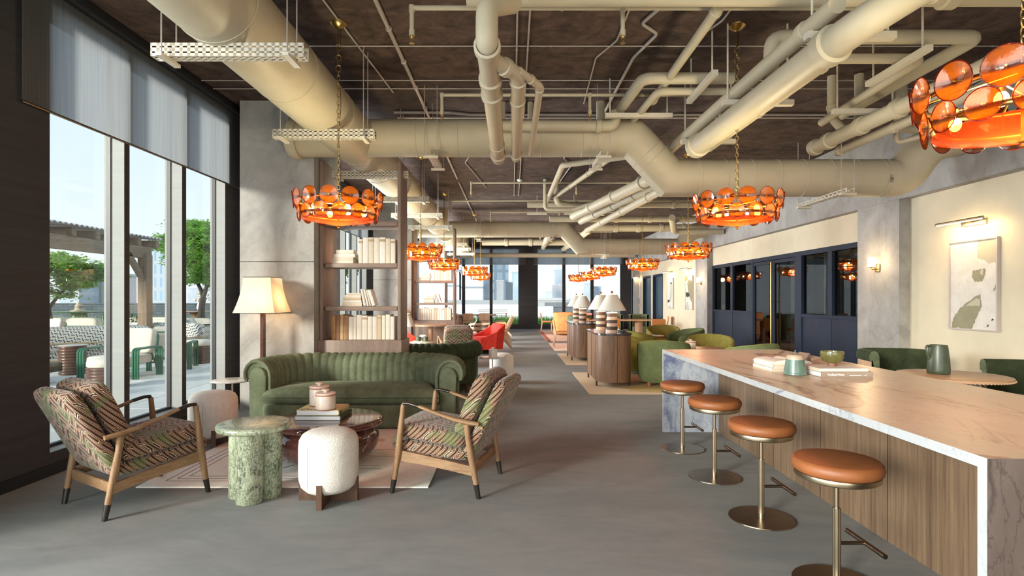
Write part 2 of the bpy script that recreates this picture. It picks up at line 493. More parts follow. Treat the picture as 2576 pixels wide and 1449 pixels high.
M['rug_cream'] = plain('cream rug pile', (0.84, 0.79, 0.70), 0.95, var=0.06, vscale=30)
M['rug_tan'] = plain('tan rug pile', (0.56, 0.40, 0.25), 0.95, var=0.06, vscale=30)
M['rug_peach'] = plain('peach rug pile', (0.66, 0.44, 0.32), 0.95, var=0.05, vscale=30)
M['rug_line'] = plain('brown rug line', (0.22, 0.13, 0.09), 0.95)
M['rug_ink'] = plain('ink rug line', (0.03, 0.03, 0.06), 0.95)
M['rug_red'] = plain('terracotta rug border', (0.45, 0.13, 0.08), 0.95)
M['rug_yellow'] = plain('mustard rug shape', (0.60, 0.42, 0.16), 0.95)
M['gravel'] = mottled('pale gravel', [(0.34, (0.34, 0.35, 0.36)), (0.42, (0.66, 0.65, 0.62)), (0.60, (0.80, 0.79, 0.75)), (0.8, (0.90, 0.88, 0.84))], 26, 0.95, 0.8, 60)
M['pergola_wood'] = wood('weathered timber', (0.15, 0.11, 0.078), (0.28, 0.215, 0.155), (9, 0.8, 9), 2, 0.75)
M['post_wood'] = wood('weathered post', (0.15, 0.11, 0.078), (0.28, 0.215, 0.155), (9, 9, 0.8), 2, 0.75)
M['roof_sheet'] = plain('corrugated sheet', (0.42, 0.40, 0.40), 0.5, 0.2)
M['leaf'] = thin_fabric('green leaves', (0.20, 0.40, 0.08), (0.35, 0.60, 0.12), 0.45, (2.5, 2.5, 2.5), space='World')
M['leaf_dark'] = thin_fabric('dark leaves', (0.09, 0.20, 0.06), (0.15, 0.30, 0.08), 0.4, (2.5, 2.5, 2.5), space='World')
M['grass'] = plain('ornamental grass', (0.22, 0.32, 0.18), 0.8, var=0.3, vscale=2)
M['bark'] = plain('bark', (0.06, 0.05, 0.04), 0.9, var=0.3, vscale=20)
M['green_metal'] = plain('green powder coat', (0.018, 0.13, 0.068), 0.35)
M['lawn_green'] = plain('green lacquer', (0.045, 0.13, 0.022), 0.35)
M['cream_cushion'] = plain('outdoor cream cushion', (0.68, 0.62, 0.53), 0.9, var=0.04)
M['cane'] = plain('cane', (0.50, 0.38, 0.23), 0.6)
M['ribbed_wood'] = plain('ribbed brown wood', (0.10, 0.042, 0.026), 0.3, var=0.2)
M['patio_dark'] = plain('dark table', (0.060, 0.032, 0.026), 0.25, var=0.15)
M['green_stripe'] = striped('green striped cushion', 0, 7, [(0.0, (0.70, 0.68, 0.60)), (0.45, (0.10, 0.22, 0.14)), (0.62, (0.70, 0.68, 0.6)), (0.8, (0.18, 0.28, 0.2))], 0.9)


# ------------------------------------------------------------------ mesh helpers
def V(*a):
    return Vector(a)


def P(px, py, Y):
    """world point seen at pixel (px, py) when it stands Y metres down the room"""
    return Vector(((px - HX) / FPX * Y, Y, EYE - (py - HY) / FPX * Y))


class MB:
    def __init__(self):
        self.bm = bmesh.new()
        self.mi = 0

    def _face(self, vs):
        try:
            f = self.bm.faces.new(vs)
            f.material_index = self.mi
            return f
        except ValueError:
            return None

    def poly(self, pts):
        return self._face([self.bm.verts.new(p) for p in pts])

    def box(self, x0, x1, y0, y1, z0, z1, bev=0.0, seg=2, mx=None):
        ps = [(x, y, z) for x in (x0, x1) for y in (y0, y1) for z in (z0, z1)]
        vs = [self.bm.verts.new(mx @ Vector(p) if mx else p) for p in ps]
        fs = [self._face([vs[i] for i in q]) for q in ((0, 1, 3, 2), (4, 6, 7, 5), (0, 4, 5, 1), (2, 3, 7, 6), (0, 2, 6, 4), (1, 5, 7, 3))]
        if bev > 0:
            bev = min(bev, abs(x1 - x0) * .49, abs(y1 - y0) * .49, abs(z1 - z0) * .49)
            es = list({e for f in fs for e in f.edges})
            r = bmesh.ops.bevel(self.bm, geom=es, offset=bev, segments=seg, affect='EDGES', profile=0.5)
            for f in r['faces']:
                f.material_index = self.mi
        return self

    def rings(self, rings, close=True, cap0=True, cap1=True):
        R = [[self.bm.verts.new(p) for p in r] for r in rings]
        n = len(R[0])
        for a, b in zip(R, R[1:]):
            for i in range(n if close else n - 1):
                j = (i + 1) % n
                self._face([a[i], a[j], b[j], b[i]])
        if close and cap0:
            self._face(list(reversed(R[0])))
        if close and cap1:
            self._face(R[-1])
        return self

    def lathe(self, prof, seg=32, c=(0, 0, 0), cap0=True, cap1=True, sx=1.0, sy=1.0):
        rs = []
        for r, z in prof:
            r = max(r, 0.0004)
            rs.append([(c[0] + sx * r * math.cos(2 * PI * i / seg), c[1] + sy * r * math.sin(2 * PI * i / seg), c[2] + z) for i in range(seg)])
        return self.rings(rs, True, cap0, cap1)

    def cyl(self, p0, p1, r0, r1=None, seg=12, cap=True, flat=1.0, up=None):
        return self.tube([p0, p1], [r0, r0 if r1 is None else r1], seg, cap, flat, up)

    def tube(self, path, r, seg=10, cap=True, flat=1.0, up=None, closed=False):
        path = [Vector(p) for p in path]
        n = len(path)
        rad = r if isinstance(r, (list, tuple)) else [r] * n
        tang = []
        for i in range(n):
            if closed:
                t = path[(i + 1) % n] - path[i - 1]
            else:
                t = path[min(i + 1, n - 1)] - path[max(i - 1, 0)]
            tang.append(t.normalized())
        t = tang[0]
        a = Vector(up) if up else (Vector((0, 0, 1)) if abs(t.z) < 0.9 else Vector((1, 0, 0)))
        u = (a - t * a.dot(t)).normalized()
        rings = []
        for i in range(n):
            t = tang[i]
            u = (u - t * u.dot(t))
            if u.length < 1e-6:
                u = t.orthogonal()
            u.normalize()
            w = t.cross(u)
            rings.append([path[i] + (u * math.cos(2 * PI * k / seg) * flat + w * math.sin(2 * PI * k / seg)) * rad[i] for k in range(seg)])
        if closed:
            rings.append(rings[0])
            return self.rings(rings, True, False, False)
        return self.rings(rings, True, cap, cap)

    def grid(self, pts, closeu=False, closev=False):
        vs = [[self.bm.verts.new(p) for p in row] for row in pts]
        n, m = len(vs), len(vs[0])
        for i in range(n if closev else n - 1):
            for j in range(m if closeu else m - 1):
                self._face([vs[i][j], vs[i][(j + 1) % m], vs[(i + 1) % n][(j + 1) % m], vs[(i + 1) % n][j]])
        return self

    def prism(self, outline, z0, z1, mx=None, bev=0.0, seg=2):
        """outline in xy, extruded in z"""
        a = [self.bm.verts.new(mx @ Vector((x, y, z0)) if mx else (x, y, z0)) for x, y in outline]
        b = [self.bm.verts.new(mx @ Vector((x, y, z1)) if mx else (x, y, z1)) for x, y in outline]
        n = len(a)
        fs = [self._face(list(reversed(a))), self._face(b)]
        for i in range(n):
            j = (i + 1) % n
            self._face([a[i], a[j], b[j], b[i]])
        if bev > 0:
            es = list({e for f in fs for e in f.edges})
            bmesh.ops.bevel(self.bm, geom=es, offset=bev, segments=seg, affect='EDGES', profile=0.5)
        return self

    def sphere(self, c, r, seg=14, ring=8, sz=1.0):
        prof = [(r * math.sin(PI * i / ring), -r * sz * math.cos(PI * i / ring)) for i in range(ring + 1)]
        return self.lathe(prof, seg, c)

    def mesh(self, name, mats, angle=38):
        bmesh.ops.remove_doubles(self.bm, verts=self.bm.verts[:], dist=0.00005)
        bmesh.ops.recalc_face_normals(self.bm, faces=self.bm.faces[:])
        me = bpy.data.meshes.new(name)
        self.bm.to_mesh(me)
        self.bm.free()
        for mm in (mats if isinstance(mats, (list, tuple)) else [mats]):
            me.materials.append(M[mm] if isinstance(mm, str) else mm)
        me.polygons.foreach_set('use_smooth', [True] * len(me.polygons))
        me.set_sharp_from_angle(angle=math.radians(angle))
        return me

    def build(self, name, mats, parent=None, angle=38, subsurf=0, loc=None, rotz=None):
        o = bpy.data.objects.new(name, self.mesh(name, mats, angle))
        COL.objects.link(o)
        if parent is not None:
            o.parent = parent
        if loc:
            o.location = loc
        if rotz:
            o.rotation_euler = (0, 0, rotz)
        if subsurf:
            s = o.modifiers.new('smooth', 'SUBSURF')
            s.levels = s.render_levels = subsurf
        return o


def fillet(path, R=0.1, n=6):
    path = [Vector(p) for p in path]
    out = [path[0]]
    for a, b, c in zip(path, path[1:], path[2:]):
        d0, d1 = (a - b), (c - b)
        r = min(R, d0.length * 0.49, d1.length * 0.49)
        p0, p1 = b + d0.normalized() * r, b + d1.normalized() * r
        for i in range(n + 1):
            t = i / n
            out.append((1 - t) ** 2 * p0 + 2 * t * (1 - t) * b + t * t * p1)
    out.append(path[-1])
    return out


def arc2(cx, cy, r, a0, a1, n=8):
    return [(cx + r * math.cos(a0 + (a1 - a0) * i / n), cy + r * math.sin(a0 + (a1 - a0) * i / n)) for i in range(n + 1)]


def rrect(x0, x1, y0, y1, r, n=5):
    return (arc2(x1 - r, y0 + r, r, -PI / 2, 0, n) + arc2(x1 - r, y1 - r, r, 0, PI / 2, n)
            + arc2(x0 + r, y1 - r, r, PI / 2, PI, n) + arc2(x0 + r, y0 + r, r, PI, 1.5 * PI, n))


LABELS = {}


def tag(o, label, cat, group=None, kind=None):
    o['label'] = label
    o['category'] = cat
    if group:
        o['group'] = group
    if kind:
        o['kind'] = kind
    return o


def thing(name, label, cat, loc=(0, 0, 0), rotz=0.0, group=None):
    o = bpy.data.objects.new(name, None)
    COL.objects.link(o)
    o.empty_display_size = 0.1
    o.location = loc
    o.rotation_euler = (0, 0, rotz)
    return tag(o, label, cat, group)


def struct(o, label=None):
    o['kind'] = 'structure'
    if label:
        o['label'] = label
    return o


def kids(o):
    return KIDS.get(o.name) or [c for c in list(o.children)]


KIDS = {}


def dup(root, label, loc=None, rotz=None, group=None, scale=None):
    """copy a thing with its parts and their sub-parts"""
    def rec(o, parent):
        c = o.copy()
        COL.objects.link(c)
        if parent is not None:
            c.parent = parent
        for ch in list(o.children):
            rec(ch, c)
        return c
    r = rec(root, None)
    r['label'] = label
    if loc is not None:
        r.location = loc
    if rotz is not None:
        r.rotation_euler = (0, 0, rotz)
    if group:
        r['group'] = group
    if scale:
        r.scale = (scale,) * 3 if isinstance(scale, (int, float)) else scale
    return r


def single(name, mb, mats, label, cat, group=None, **kw):
    return tag(mb.build(name, mats, **kw), label, cat, group)


# ================================================================== THE ROOM
FAR = 27.2
XL, XR, XRC = -3.825, 5.81, 5.65      # left wall face, right wall face, right column face
YB = -7.5                             # unseen end behind the camera, opened up to let skylight in

struct(MB().box(XL, 9.5, YB, FAR + 0.3, -0.1, 0.0).build('floor', 'carpet'))
struct(MB().box(XL - 0.4, 9.5, YB, FAR + 0.3, CEIL, CEIL + 0.2).build('ceiling', 'ceiling'))
# board joints in the cast ceiling
for i, (x, y) in enumerate([(0, 9.8), (0, 17.4)]):
    struct(MB().box(XL, XR, y, y + 0.006, CEIL - 0.004, CEIL + 0.01).build('trim_%d' % (i + 1), 'charcoal2'))


# ---- left wall: bays of tall panes between charcoal panels
def window_bay(n, panes, z0, z1, xin=XL, name0=1):
    """panes: list of (y0, y1); fins stand out beyond the glass"""
    for i, (a, b) in enumerate(panes):
        w = MB()
        xg = xin - 0.150
        for (y0, y1, zz0, zz1) in ((a, a + 0.016, z0, z1), (b - 0.016, b, z0, z1), (a, b, z0, z0 + 0.03), (a, b, z1 - 0.03, z1)):
            w.box(xg - 0.022, xg + 0.020, y0, y1, zz0, zz1)
        fr = struct(w.build('window_%d' % (n + i), 'gasket'))
        MB().box(xg - 0.004, xg + 0.004, a, b, z0, z1).build('pane', 'glass', fr)
        rv = MB()
        rv.box(xin - 0.20, xin - 0.002, b - 0.004, b + 0.001, z0, z1)
        rv.box(xin - 0.20, xin - 0.002, a - 0.001, a + 0.004, z0, z1)
        rv.box(xin - 0.20, xin - 0.002, a, b, z0 - 0.01, z0 + 0.004)
        rv.build('reveal', 'reveal', fr)
    return n + len(panes)


def wall_with_panes(name, panes, ya, yb, z0, z1, xin=XL, th=0.17):
    m = MB()
    ys = [ya]
    for a, b in panes:
        ys += [a, b]
    ys.append(yb)
    for k in range(0, len(ys), 2):
        if ys[k + 1] - ys[k] > 0.001:
            m.box(xin - th, xin, ys[k], ys[k + 1], 0, CEIL)
    for a, b in panes:
        m.box(xin - th, xin, a, b, 0, z0)
        m.box(xin - th, xin, a, b, z1, CEIL)
    return struct(m.build(name, 'charcoal'))


bay1 = [(4.60, 5.49), (5.56, 6.45), (6.525, 7.417)]
bay2 = [(9.1 + i * 0.925, 9.1 + i * 0.925 + 0.86) for i in range(6)]
bay0 = [(-6.6 + i * 1.05, -6.6 + i * 1.05 + 0.98) for i in range(9)]
bay3 = [(16.3 + i * 0.925, 16.3 + i * 0.925 + 0.86) for i in range(11)]
SILL, HEADZ = 0.185, 3.874
wall_with_panes('wall_left', bay0 + bay1 + bay2 + bay3, YB, FAR, SILL, HEADZ)
n = window_bay(1, bay1, SILL, HEADZ)
n = window_bay(n, bay2, SILL, HEADZ)
n = window_bay(n, bay3, SILL, HEADZ)
n = window_bay(n, bay0, SILL, HEADZ)
struct(MB().box(XL, XL + 0.02, YB, FAR, 0, 0.09).build('baseboard_left', 'charcoal2'))


def blind(label, x, y0, y1, zb, axis='Y', zt=3.98):
    t = thing('roller_blind', label, 'blind', (0, 0, 0))
    c, h, b = MB(), MB(), MB()
    if axis == 'Y':
        c.poly([(x, y0, zb), (x, y1, zb), (x, y1, zt), (x, y0, zt)])
        h.box(x - 0.03, x + 0.08, y0 - 0.02, y1 + 0.02, zt, CEIL, 0.004)
        b.box(x - 0.006, x + 0.012, y0, y1, zb - 0.018, zb, 0.003)
    else:
        c.poly([(y0, x, zb), (y1, x, zb), (y1, x, zt), (y0, x, zt)])
        h.box(y0 - 0.02, y1 + 0.02, x - 0.06, x + 0.03, zt, CEIL, 0.004)
        b.box(y0, y1, x - 0.006, x + 0.012, zb - 0.018, zb, 0.003)
    c.build('cloth', 'blind', t)
    h.build('cassette', 'charcoal2', t)
    b.build('bottom_bar', 'bronze', t)
    return t


blind('long grey roller blind half lowered over the three tall panes beside the seating', XL + 0.035, 4.30, 7.80, 3.0)
blind('grey roller blind seen through the nearer bookshelf on the side windows', XL + 0.035, 8.95, 14.7, 3.0)
blind('grey roller blind on the side windows past the second bookshelf', XL + 0.035, 16.1, 26.7, 3.0)
blind('grey roller blind across the left half of the end window', FAR - 0.05, -3.95, 0.66, 3.15, 'X')
blind('grey roller blind across the right half of the end window', FAR - 0.05, 1.02, 5.42, 3.15, 'X')

# ---- far wall with two wide windows
xa = [-3.74, -2.39, -1.04, 0.31]
xb = [1.224, 2.52, 3.90, 5.30]
fw = MB()
fw.box(XL - 0.2, xa[0], FAR, FAR + 0.2, 0, CEIL)
fw.box(xa[-1], xb[0], FAR, FAR + 0.2, 0, CEIL)
fw.box(xb[-1], 6.2, FAR, FAR + 0.2, 0, CEIL)
for s in (xa, xb):
    fw.box(s[0], s[-1], FAR, FAR + 0.2, 0, SILL)
    fw.box(s[0], s[-1], FAR, FAR + 0.2, 3.93, CEIL)
struct(fw.build('wall_back', 'charcoal'))
struct(MB().box(XL, 6.0, FAR - 0.03, FAR, 0, 0.10).build('baseboard_back', 'charcoal2'))
for s in (xa, xb):
    for a, b in zip(s, s[1:]):
        w = MB()
        a1, b1 = a + 0.055 * (a != s[0]), b - 0.055 * (b != s[-1])
        for q in ((a if a == s[0] else a, a1 + 0.02, SILL, 3.93), (b1 - 0.02, b, SILL, 3.93), (a, b, SILL, SILL + 0.04), (a, b, 3.89, 3.93)):
            w.box(q[0], q[1], FAR, FAR + 0.12, q[2], q[3])
        fr = struct(w.build('window_%d' % n, 'charcoal2'))
        MB().box(a1, b1, FAR + 0.05, FAR + 0.058, SILL, 3.93).build('pane', 'glass', fr)
        n += 1

# ---- right wall: cream panels, concrete columns and beam
rw = MB()
rw.box(XR, XR + 0.15, YB, 9.11, 0, CEIL)
DOORZ, MIDY0, MIDY1 = 2.42, 9.11, 16.17
rw.box(XR, XR + 0.15, MIDY0, MIDY1, DOORZ, CEIL)
DR = [(21.48, 23.0), (23.35, 24.75), (26.15, 27.1)]
ys = [MIDY1] + [v for d in DR for v in d] + [FAR + 0.1]
for k in range(0, len(ys), 2):
    rw.box(XR, XR + 0.15, ys[k], ys[k + 1], 0, CEIL)
for a, b in DR:
    rw.box(XR, XR + 0.15, a, b, DOORZ + 0.03, CEIL)
struct(rw.build('wall_right', 'cream_wall'))
bm_ = MB()
bm_.box(XRC, XR + 0.01, YB, FAR, 2.92, CEIL)
struct(bm_.build('trim_20', 'concrete'), 'concrete beam running along the top of the cream wall')
for i, (a, b) in enumerate([(-1.2, -0.2), (8.13, 9.11), (16.14, 17.16), (25.4, 26.1)]):
    struct(MB().box(XRC, XR + 0.01, a, b, 0, 2.922).build('pillar_right', 'concrete'))
struct(MB().box(XR - 0.015, XR, YB, MIDY0, 0, 0.09).build('baseboard_right', 'cream_wall'))
# joints cast in the columns
# left columns
for a, b in ((7.35, 8.35), (14.40, 15.40), (21.5, 22.5)):
    m = MB()
    m.box(-3.60, -2.62, a, b, 0, CEIL)
    struct(m.build('pillar_left', 'concrete'))
    j = MB()
    j.box(-3.60, -2.62, a - 0.003, a, 1.948, 1.956)
    struct(j.build('trim_21', 'steel_dark'))

# ---- doors on the far cream wall
for i, (a, b) in enumerate(DR):
    f = MB()
    f.box(XR - 0.01, XR + 0.14, a, a + 0.07, 0, DOORZ + 0.03)
    f.box(XR - 0.01, XR + 0.14, b - 0.07, b, 0, DOORZ + 0.03)
    f.box(XR - 0.009, XR + 0.139, a + .01, b - .01, DOORZ - 0.05, DOORZ + 0.029)
    fr = struct(f.build('door_%d' % (i + 1), 'navy'))
    MB().box(XR + 0.10, XR + 0.135, a + 0.07, b - 0.07, 0, DOORZ - 0.05).build('door_leaf', 'blue_door', fr)
    h = MB()
    h.tube([(XR + 0.1, a + 0.16, 1.0), (XR + 0.06, a + 0.16, 1.0), (XR + 0.06, a + 0.28, 1.0)], 0.008, 8)
    h.build('door_handle', 'brass', fr)

# ---- navy glazed partition between the columns
j = MB()
xg0, xg1 = XR - 0.01, XR + 0.09
def post(y0, y1, z0=0.0, z1=DOORZ - 0.001, t=0.003):
    j.box(xg0 - t, xg1 + t, y0, y1, z0 + .001, z1)
post(9.11, 9.20); post(10.10, 10.23, 1.14, DOORZ); post(11.17, 11.40); post(13.42, 13.52); post(14.66, 14.80, 1.14, DOORZ); post(16.05, 16.17)
j.box(xg0, xg1, 9.11, 16.17, DOORZ - 0.09, DOORZ)
j.box(xg0 + .002, xg1 - .001, 9.12, 11.3, 1.10, 1.16)
j.box(xg0 + .002, xg1 - .001, 13.45, 16.16, 1.10, 1.16)
part = struct(j.build('window_90', 'navy'), 'navy framed glazed partition between two concrete columns')
for a, b in ((9.12, 10.155), (10.175, 11.2), (13.5, 14.72), (14.74, 16.1)):
    MB().box(XR + 0.01, XR + 0.06, a, b, 0.0, 1.10, 0.004).build('lower_panel', 'navy', part)
for a, b in ((9.20, 10.10), (10.23, 11.17), (13.52, 14.66), (14.80, 16.05)):
    MB().box(XR + 0.04, XR + 0.046, a, b, 1.16, DOORZ - 0.09).build('pane', 'glass_dark', part)
for k, (a, b) in enumerate(((11.40, 12.40), (12.42, 13.42))):
    f = MB()
    z1 = DOORZ - 0.10
    f.box(XR - 0.0, XR + 0.05, a, a + 0.06, 0, z1); f.box(XR, XR + 0.05, b - 0.06, b, 0, z1)
    f.box(XR + .001, XR + 0.049, a + .05, b - .05, z1 - 0.07, z1 - .001); f.box(XR + .001, XR + 0.049, a + .05, b - .05, 0.001, 0.12)
    d = struct(f.build('door_%d' % (k + 5), 'navy'))
    MB().box(XR + 0.02, XR + 0.028, a + 0.06, b - 0.06, 0.12, z1 - 0.07).build('pane', 'glass_dark', d)
    if k == 0:
        h = MB()
        h.tube([(XR - 0.07, b - 0.05, 0.35), (XR - 0.07, b - 0.05, 2.28)], 0.018, 10)
        for z in (0.6, 1.4, 2.1):
            h.cyl((XR - 0.07, b - 0.05, z), (XR, b - 0.05, z), 0.008)
        h.build('pull_handle', M['chain'], d, 30)
# meeting room behind the glass
M['back_brick'] = mottled('dark textured wall', [(0.3, (0.030, 0.030, 0.027)), (0.7, (0.075, 0.075, 0.066))], 3, 0.8, 0.4, 25, (1, 0.6, 3))
struct(MB().box(7.9, 8.0, 8.9, 16.5, 0, CEIL).build('wall_meeting_room', 'back_brick'))
struct(MB().box(5.96, 8.0, 8.8, 8.9, 0, CEIL).box(5.96, 8.0, 16.5, 16.6, 0, CEIL).build('wall_meeting_side', 'charcoal'))
struct(MB().box(7.5, 7.9, 13.0, 13.4, 0, CEIL).box(7.5, 7.9, 14.6, 15.0, 0, CEIL).build('pillar_meeting_room', 'concrete'))
# unseen end behind the camera, made mostly open for skylight: posts and header
e = MB()
for x in (-3.9, -1.6, 0.7, 3.0, 5.4):
    e.box(x, x + 0.16, YB, YB + 0.12, 0, CEIL)
e.box(XL, XR, YB, YB + 0.12, 3.6, CEIL)
e.box(XL, XR, YB, YB + 0.12, 0, 0.2)
struct(e.build('wall_behind', 'charcoal'))


# ---- pictures, picture lights, wall sconces
def picture(label, y0, y1, z0, z1, seed, shapes, lightlabel, polys=()):
    t = thing('framed_picture', label, 'picture', (XR, (y0 + y1) / 2, z0), 0, None)
    w, h = (y1 - y0) / 2, z1 - z0
    f = MB()
    for a, b, c, d in ((-w, -w + 0.018, 0, h), (w - 0.018, w, 0, h), (-w + 0.018, w - 0.018, 0.0005, 0.018), (-w + 0.018, w - 0.018, h - 0.018, h - 0.0005)):
        f.box(-0.045, -0.001, a, b, c, d)
    f.build('frame', M['frame_grey'], t)
    cv = MB().box(-0.030, -0.004, -w + 0.016, w - 0.016, 0.016, h - 0.016).build('canvas', 'canvas_white', t)
    lvl = 0
    for mt, pts in polys:       # u runs from the far edge (left in view) to the near edge, v upwards
        lvl += 1
        q = MB()
        xx = -0.0302 - 0.0004 * lvl
        out = []
        n_ = len(pts)
        rr = random.Random(seed * 10 + lvl)
        for i in range(n_):
            a_, b2 = pts[i], pts[(i + 1) % n_]
            for j in range(6):
                f = j / 6
                jit = 0.010 if j else 0.0
                out.append((a_[0] + (b2[0] - a_[0]) * f + rr.uniform(-jit, jit), a_[1] + (b2[1] - a_[1]) * f + rr.uniform(-jit, jit)))
        W2, H2 = 2 * w - 0.034, h - 0.034
        ring = [Vector((xx, w - 0.017 - min(1, max(0, u)) * W2, 0.017 + min(1, max(0, v)) * H2)) for u, v in out]
        q.poly(ring)
        back = [p + Vector((0.0004, 0, 0)) for p in ring]
        q.poly(back)
        q.build('painted_shape', mt, cv, 1)
    ym = (y0 + y1) / 2
    zl = z1 + 0.21
    g = thing('picture_light', lightlabel, 'picture light', (XR, ym, zl))
    pb = MB(); pb.box(-0.025, -0.001, -0.19, 0.19, -0.035, 0.035, 0.003); pb.build('wall_plate', 'champagne', g)
    ar = MB(); ar.cyl((-0.02, 0, 0.01), (-0.20, 0, 0.02), 0.008); ar.build('arm', 'brass', g)
    rod = MB(); rod.cyl((-0.21, -w, 0.02), (-0.21, w, 0.02), 0.016); rod.build('lamp_bar', 'champagne', g)
    led = MB(); led.box(-0.217, -0.203, -w + 0.02, w - 0.02, -0.001, 0.005); led.build('light_strip', 'pic_led', g)
    add_light('picture_lamp', 'AREA', (XR - 0.21, ym, zl - 0.01), 4, (1.0, 0.72, 0.40), (0, math.radians(-28), 0), shape='RECTANGLE', size=0.03, size_y=2 * w)


M['canvas_white'] = mottled('impasto white canvas', [(0.35, (0.56, 0.53, 0.47)), (0.6, (0.66, 0.63, 0.57))], 5, 0.6, 0.5, 30, (1, 1, 1), 1.0)
M['paint_olive'] = plain('olive grey paint', (0.24, 0.225, 0.135), 0.6, var=0.1)
M['paint_sand'] = plain('sand paint', (0.45, 0.40, 0.29), 0.6, var=0.06)
M['paint_grey'] = plain('grey paint', (0.40, 0.41, 0.37), 0.6, var=0.08)
M['paint_black'] = plain('black paint', (0.02, 0.02, 0.018), 0.6)
M['paint_ochre'] = plain('ochre paint', (0.52, 0.32, 0.10), 0.6)
M['frame_grey'] = plain('pale wooden frame', (0.46, 0.40, 0.36), 0.5)
k1, k2 = (0.05, 0.05, 0.045), (0.24, 0.22, 0.13)
picture('large framed abstract painting in cream and olive beside the bar', 6.62, 7.36, 1.065, 2.207, 1.3, [(0.40, (0.66, 0.62, 0.54)), (0.58, k2)], 'slim brass picture light over the large abstract beside the bar', [
    ('paint_sand', [(.62, 1), (.60, .80), (.78, .76), (.82, .73), (1, .74), (1, 1)]), ('paint_olive', [(.48, .60), (.50, .66), (.60, .67), (.78, .67), (.76, .60), (.70, .54), (.55, .53)]),
    ('paint_sand', [(.66, .65), (.70, .67), (.75, .65), (.72, .61), (.67, .61)]), ('paint_olive', [(.02, 0), (.06, .10), (.20, .22), (.45, .32), (.66, .40), (.70, .26), (.58, .12), (.48, 0)]),
    ('paint_sand', [(.34, .26), (.58, .35), (.66, .33), (.66, .27)]), ('paint_black', [(.80, .03), (.84, .05), (.82, .07)]), ('paint_black', [(.90, .10), (.94, .11), (.91, .13)]), ('paint_olive', [(.92, .42), (.98, .50), (1, .44)])])
picture('narrow-looking abstract with olive and black shapes next to the second sconce', 17.83, 18.60, 1.10, 2.22, 2.1, [(0.42, (0.70, 0.67, 0.6)), (0.53, k2), (0.62, k1)], 'picture light over the olive and black abstract by the second sconce', [
    ('paint_ochre', [(0, 1), (0, .86), (.3, .88), (.45, 1)]), ('paint_olive', [(.25, .82), (.5, .90), (.95, .85), (1, .6), (.9, .2), (.6, .35), (.35, .6)]), ('paint_black', [(.05, .52), (.5, .50), (.6, .40), (.3, .36), (.05, .4)]), ('paint_grey', [(0, .1), (.3, .25), (.55, 0), (0, 0)])])
picture('grey abstract with small black blocks between a door and another picture', 20.0, 20.8, 1.10, 2.22, 3.4, [(0.45, (0.45, 0.44, 0.40)), (0.60, k1)], 'picture light over the grey abstract with black blocks', [
    ('paint_grey', [(.45, .8), (.85, .78), (.8, .4), (.6, .2), (.4, .25), (.5, .5)]), ('paint_black', [(.55, .87), (.8, .87), (.8, .80), (.55, .80)]), ('paint_black', [(.08, .28), (.42, .30), (.42, .20), (.08, .20)]), ('paint_grey', [(.2, 0), (.3, .1), (.6, .08), (.6, 0)])])
picture('faint abstract between the two farthest blue doors', 25.05, 25.85, 1.10, 2.22, 4.4, [(0.45, (0.50, 0.50, 0.44)), (0.63, k2)], 'picture light over the faint abstract near the end wall', [
    ('paint_grey', [(.2, .9), (.7, .95), (.6, .5), (.3, .4)]), ('paint_olive', [(.3, .3), (.8, .35), (.7, .1), (.2, .05)])])


def sconce(label, y, z=2.01):
    t = thing('wall_sconce', label, 'wall lamp', (XRC, y, z), 0)
    MB().box(-0.018, -0.001, -0.055, 0.055, -0.13, -0.01, 0.003).build('wall_plate', 'brass', t)
    a = MB(); a.tube([(-0.015, 0, -0.09), (-0.10, 0, -0.09), (-0.10, 0, -0.06)], 0.010, 8); a.lathe([(0.03, -0.065), (0.035, -0.055)], 16, (-0.10, 0, 0)); a.build('arm', 'brass', t)
    s = MB(); s.lathe([(0.045, -0.055), (0.055, -0.045), (0.055, 0.085), (0.05, 0.09)], 20, (-0.10, 0, 0)); s.build('glass_shade', 'sconce_glow', t)
    add_light('sconce_lamp', 'POINT', (XRC - 0.22, y, z + 0.02), 9, (1.0, 0.70, 0.38), shadow_soft_size=0.06)


sconce('lit brass wall sconce on the concrete column beside the large painting', 8.60)
sconce('lit brass wall sconce on the farther concrete column', 16.62)


# ================================================================== DUCTS AND PIPES
DX, DZ = -2.035, 3.51


def seam(m, c, r, axis, w=0.006, h=0.006, seg=40):
    """a raised ring seam round a duct"""
    a = Vector(axis).normalized()
    m.tube([Vector(c) - a * w, Vector(c) - a * w * .4, Vector(c) + a * w * .4, Vector(c) + a * w], [r, r + h, r + h, r], seg, False)


def long_duct(label, y0, y1):
    t = thing('air_duct', label, 'air duct', (DX, 0, DZ))
    m = MB()
    m.cyl((0, y0, 0), (0, y1, 0), 0.30, None, 56)
    y = y0 + 0.6
    while y < y1 - 0.2:
        seam(m, (0, y, 0), 0.30, (0, 1, 0), 0.005, 0.004, 56)
        y += 1.15
    m.build('duct_body', 'duct', t)
    return t


d1 = long_duct('fat round cream air duct running down the room over the seating', -6.0, 15.2)
b = MB(); b.box(-0.33, 0.30, 14.55, 15.0, -0.12, 0.34, 0.004); b.build('collar_box', 'duct', d1)
b = MB(); b.box(0.0, 0.42, 3.0, 3.35, 0.02, 0.40, 0.004)
b.build('outlet_box', 'bracket', d1)
g = MB()
for k in range(9):
    g.box(0.42, 0.428, 3.01, 3.34, 0.05 + k * 0.037, 0.068 + k * 0.037)
g.build('grille', 'steel_dark', d1)
d2 = long_duct('second stretch of round cream air duct beyond the second cross duct', 16.8, 24.6)
b = MB(); b.box(-0.33, 0.36, 19.6, 20.4, -0.25, 0.36, 0.004); b.build('collar_box', 'duct', d2)


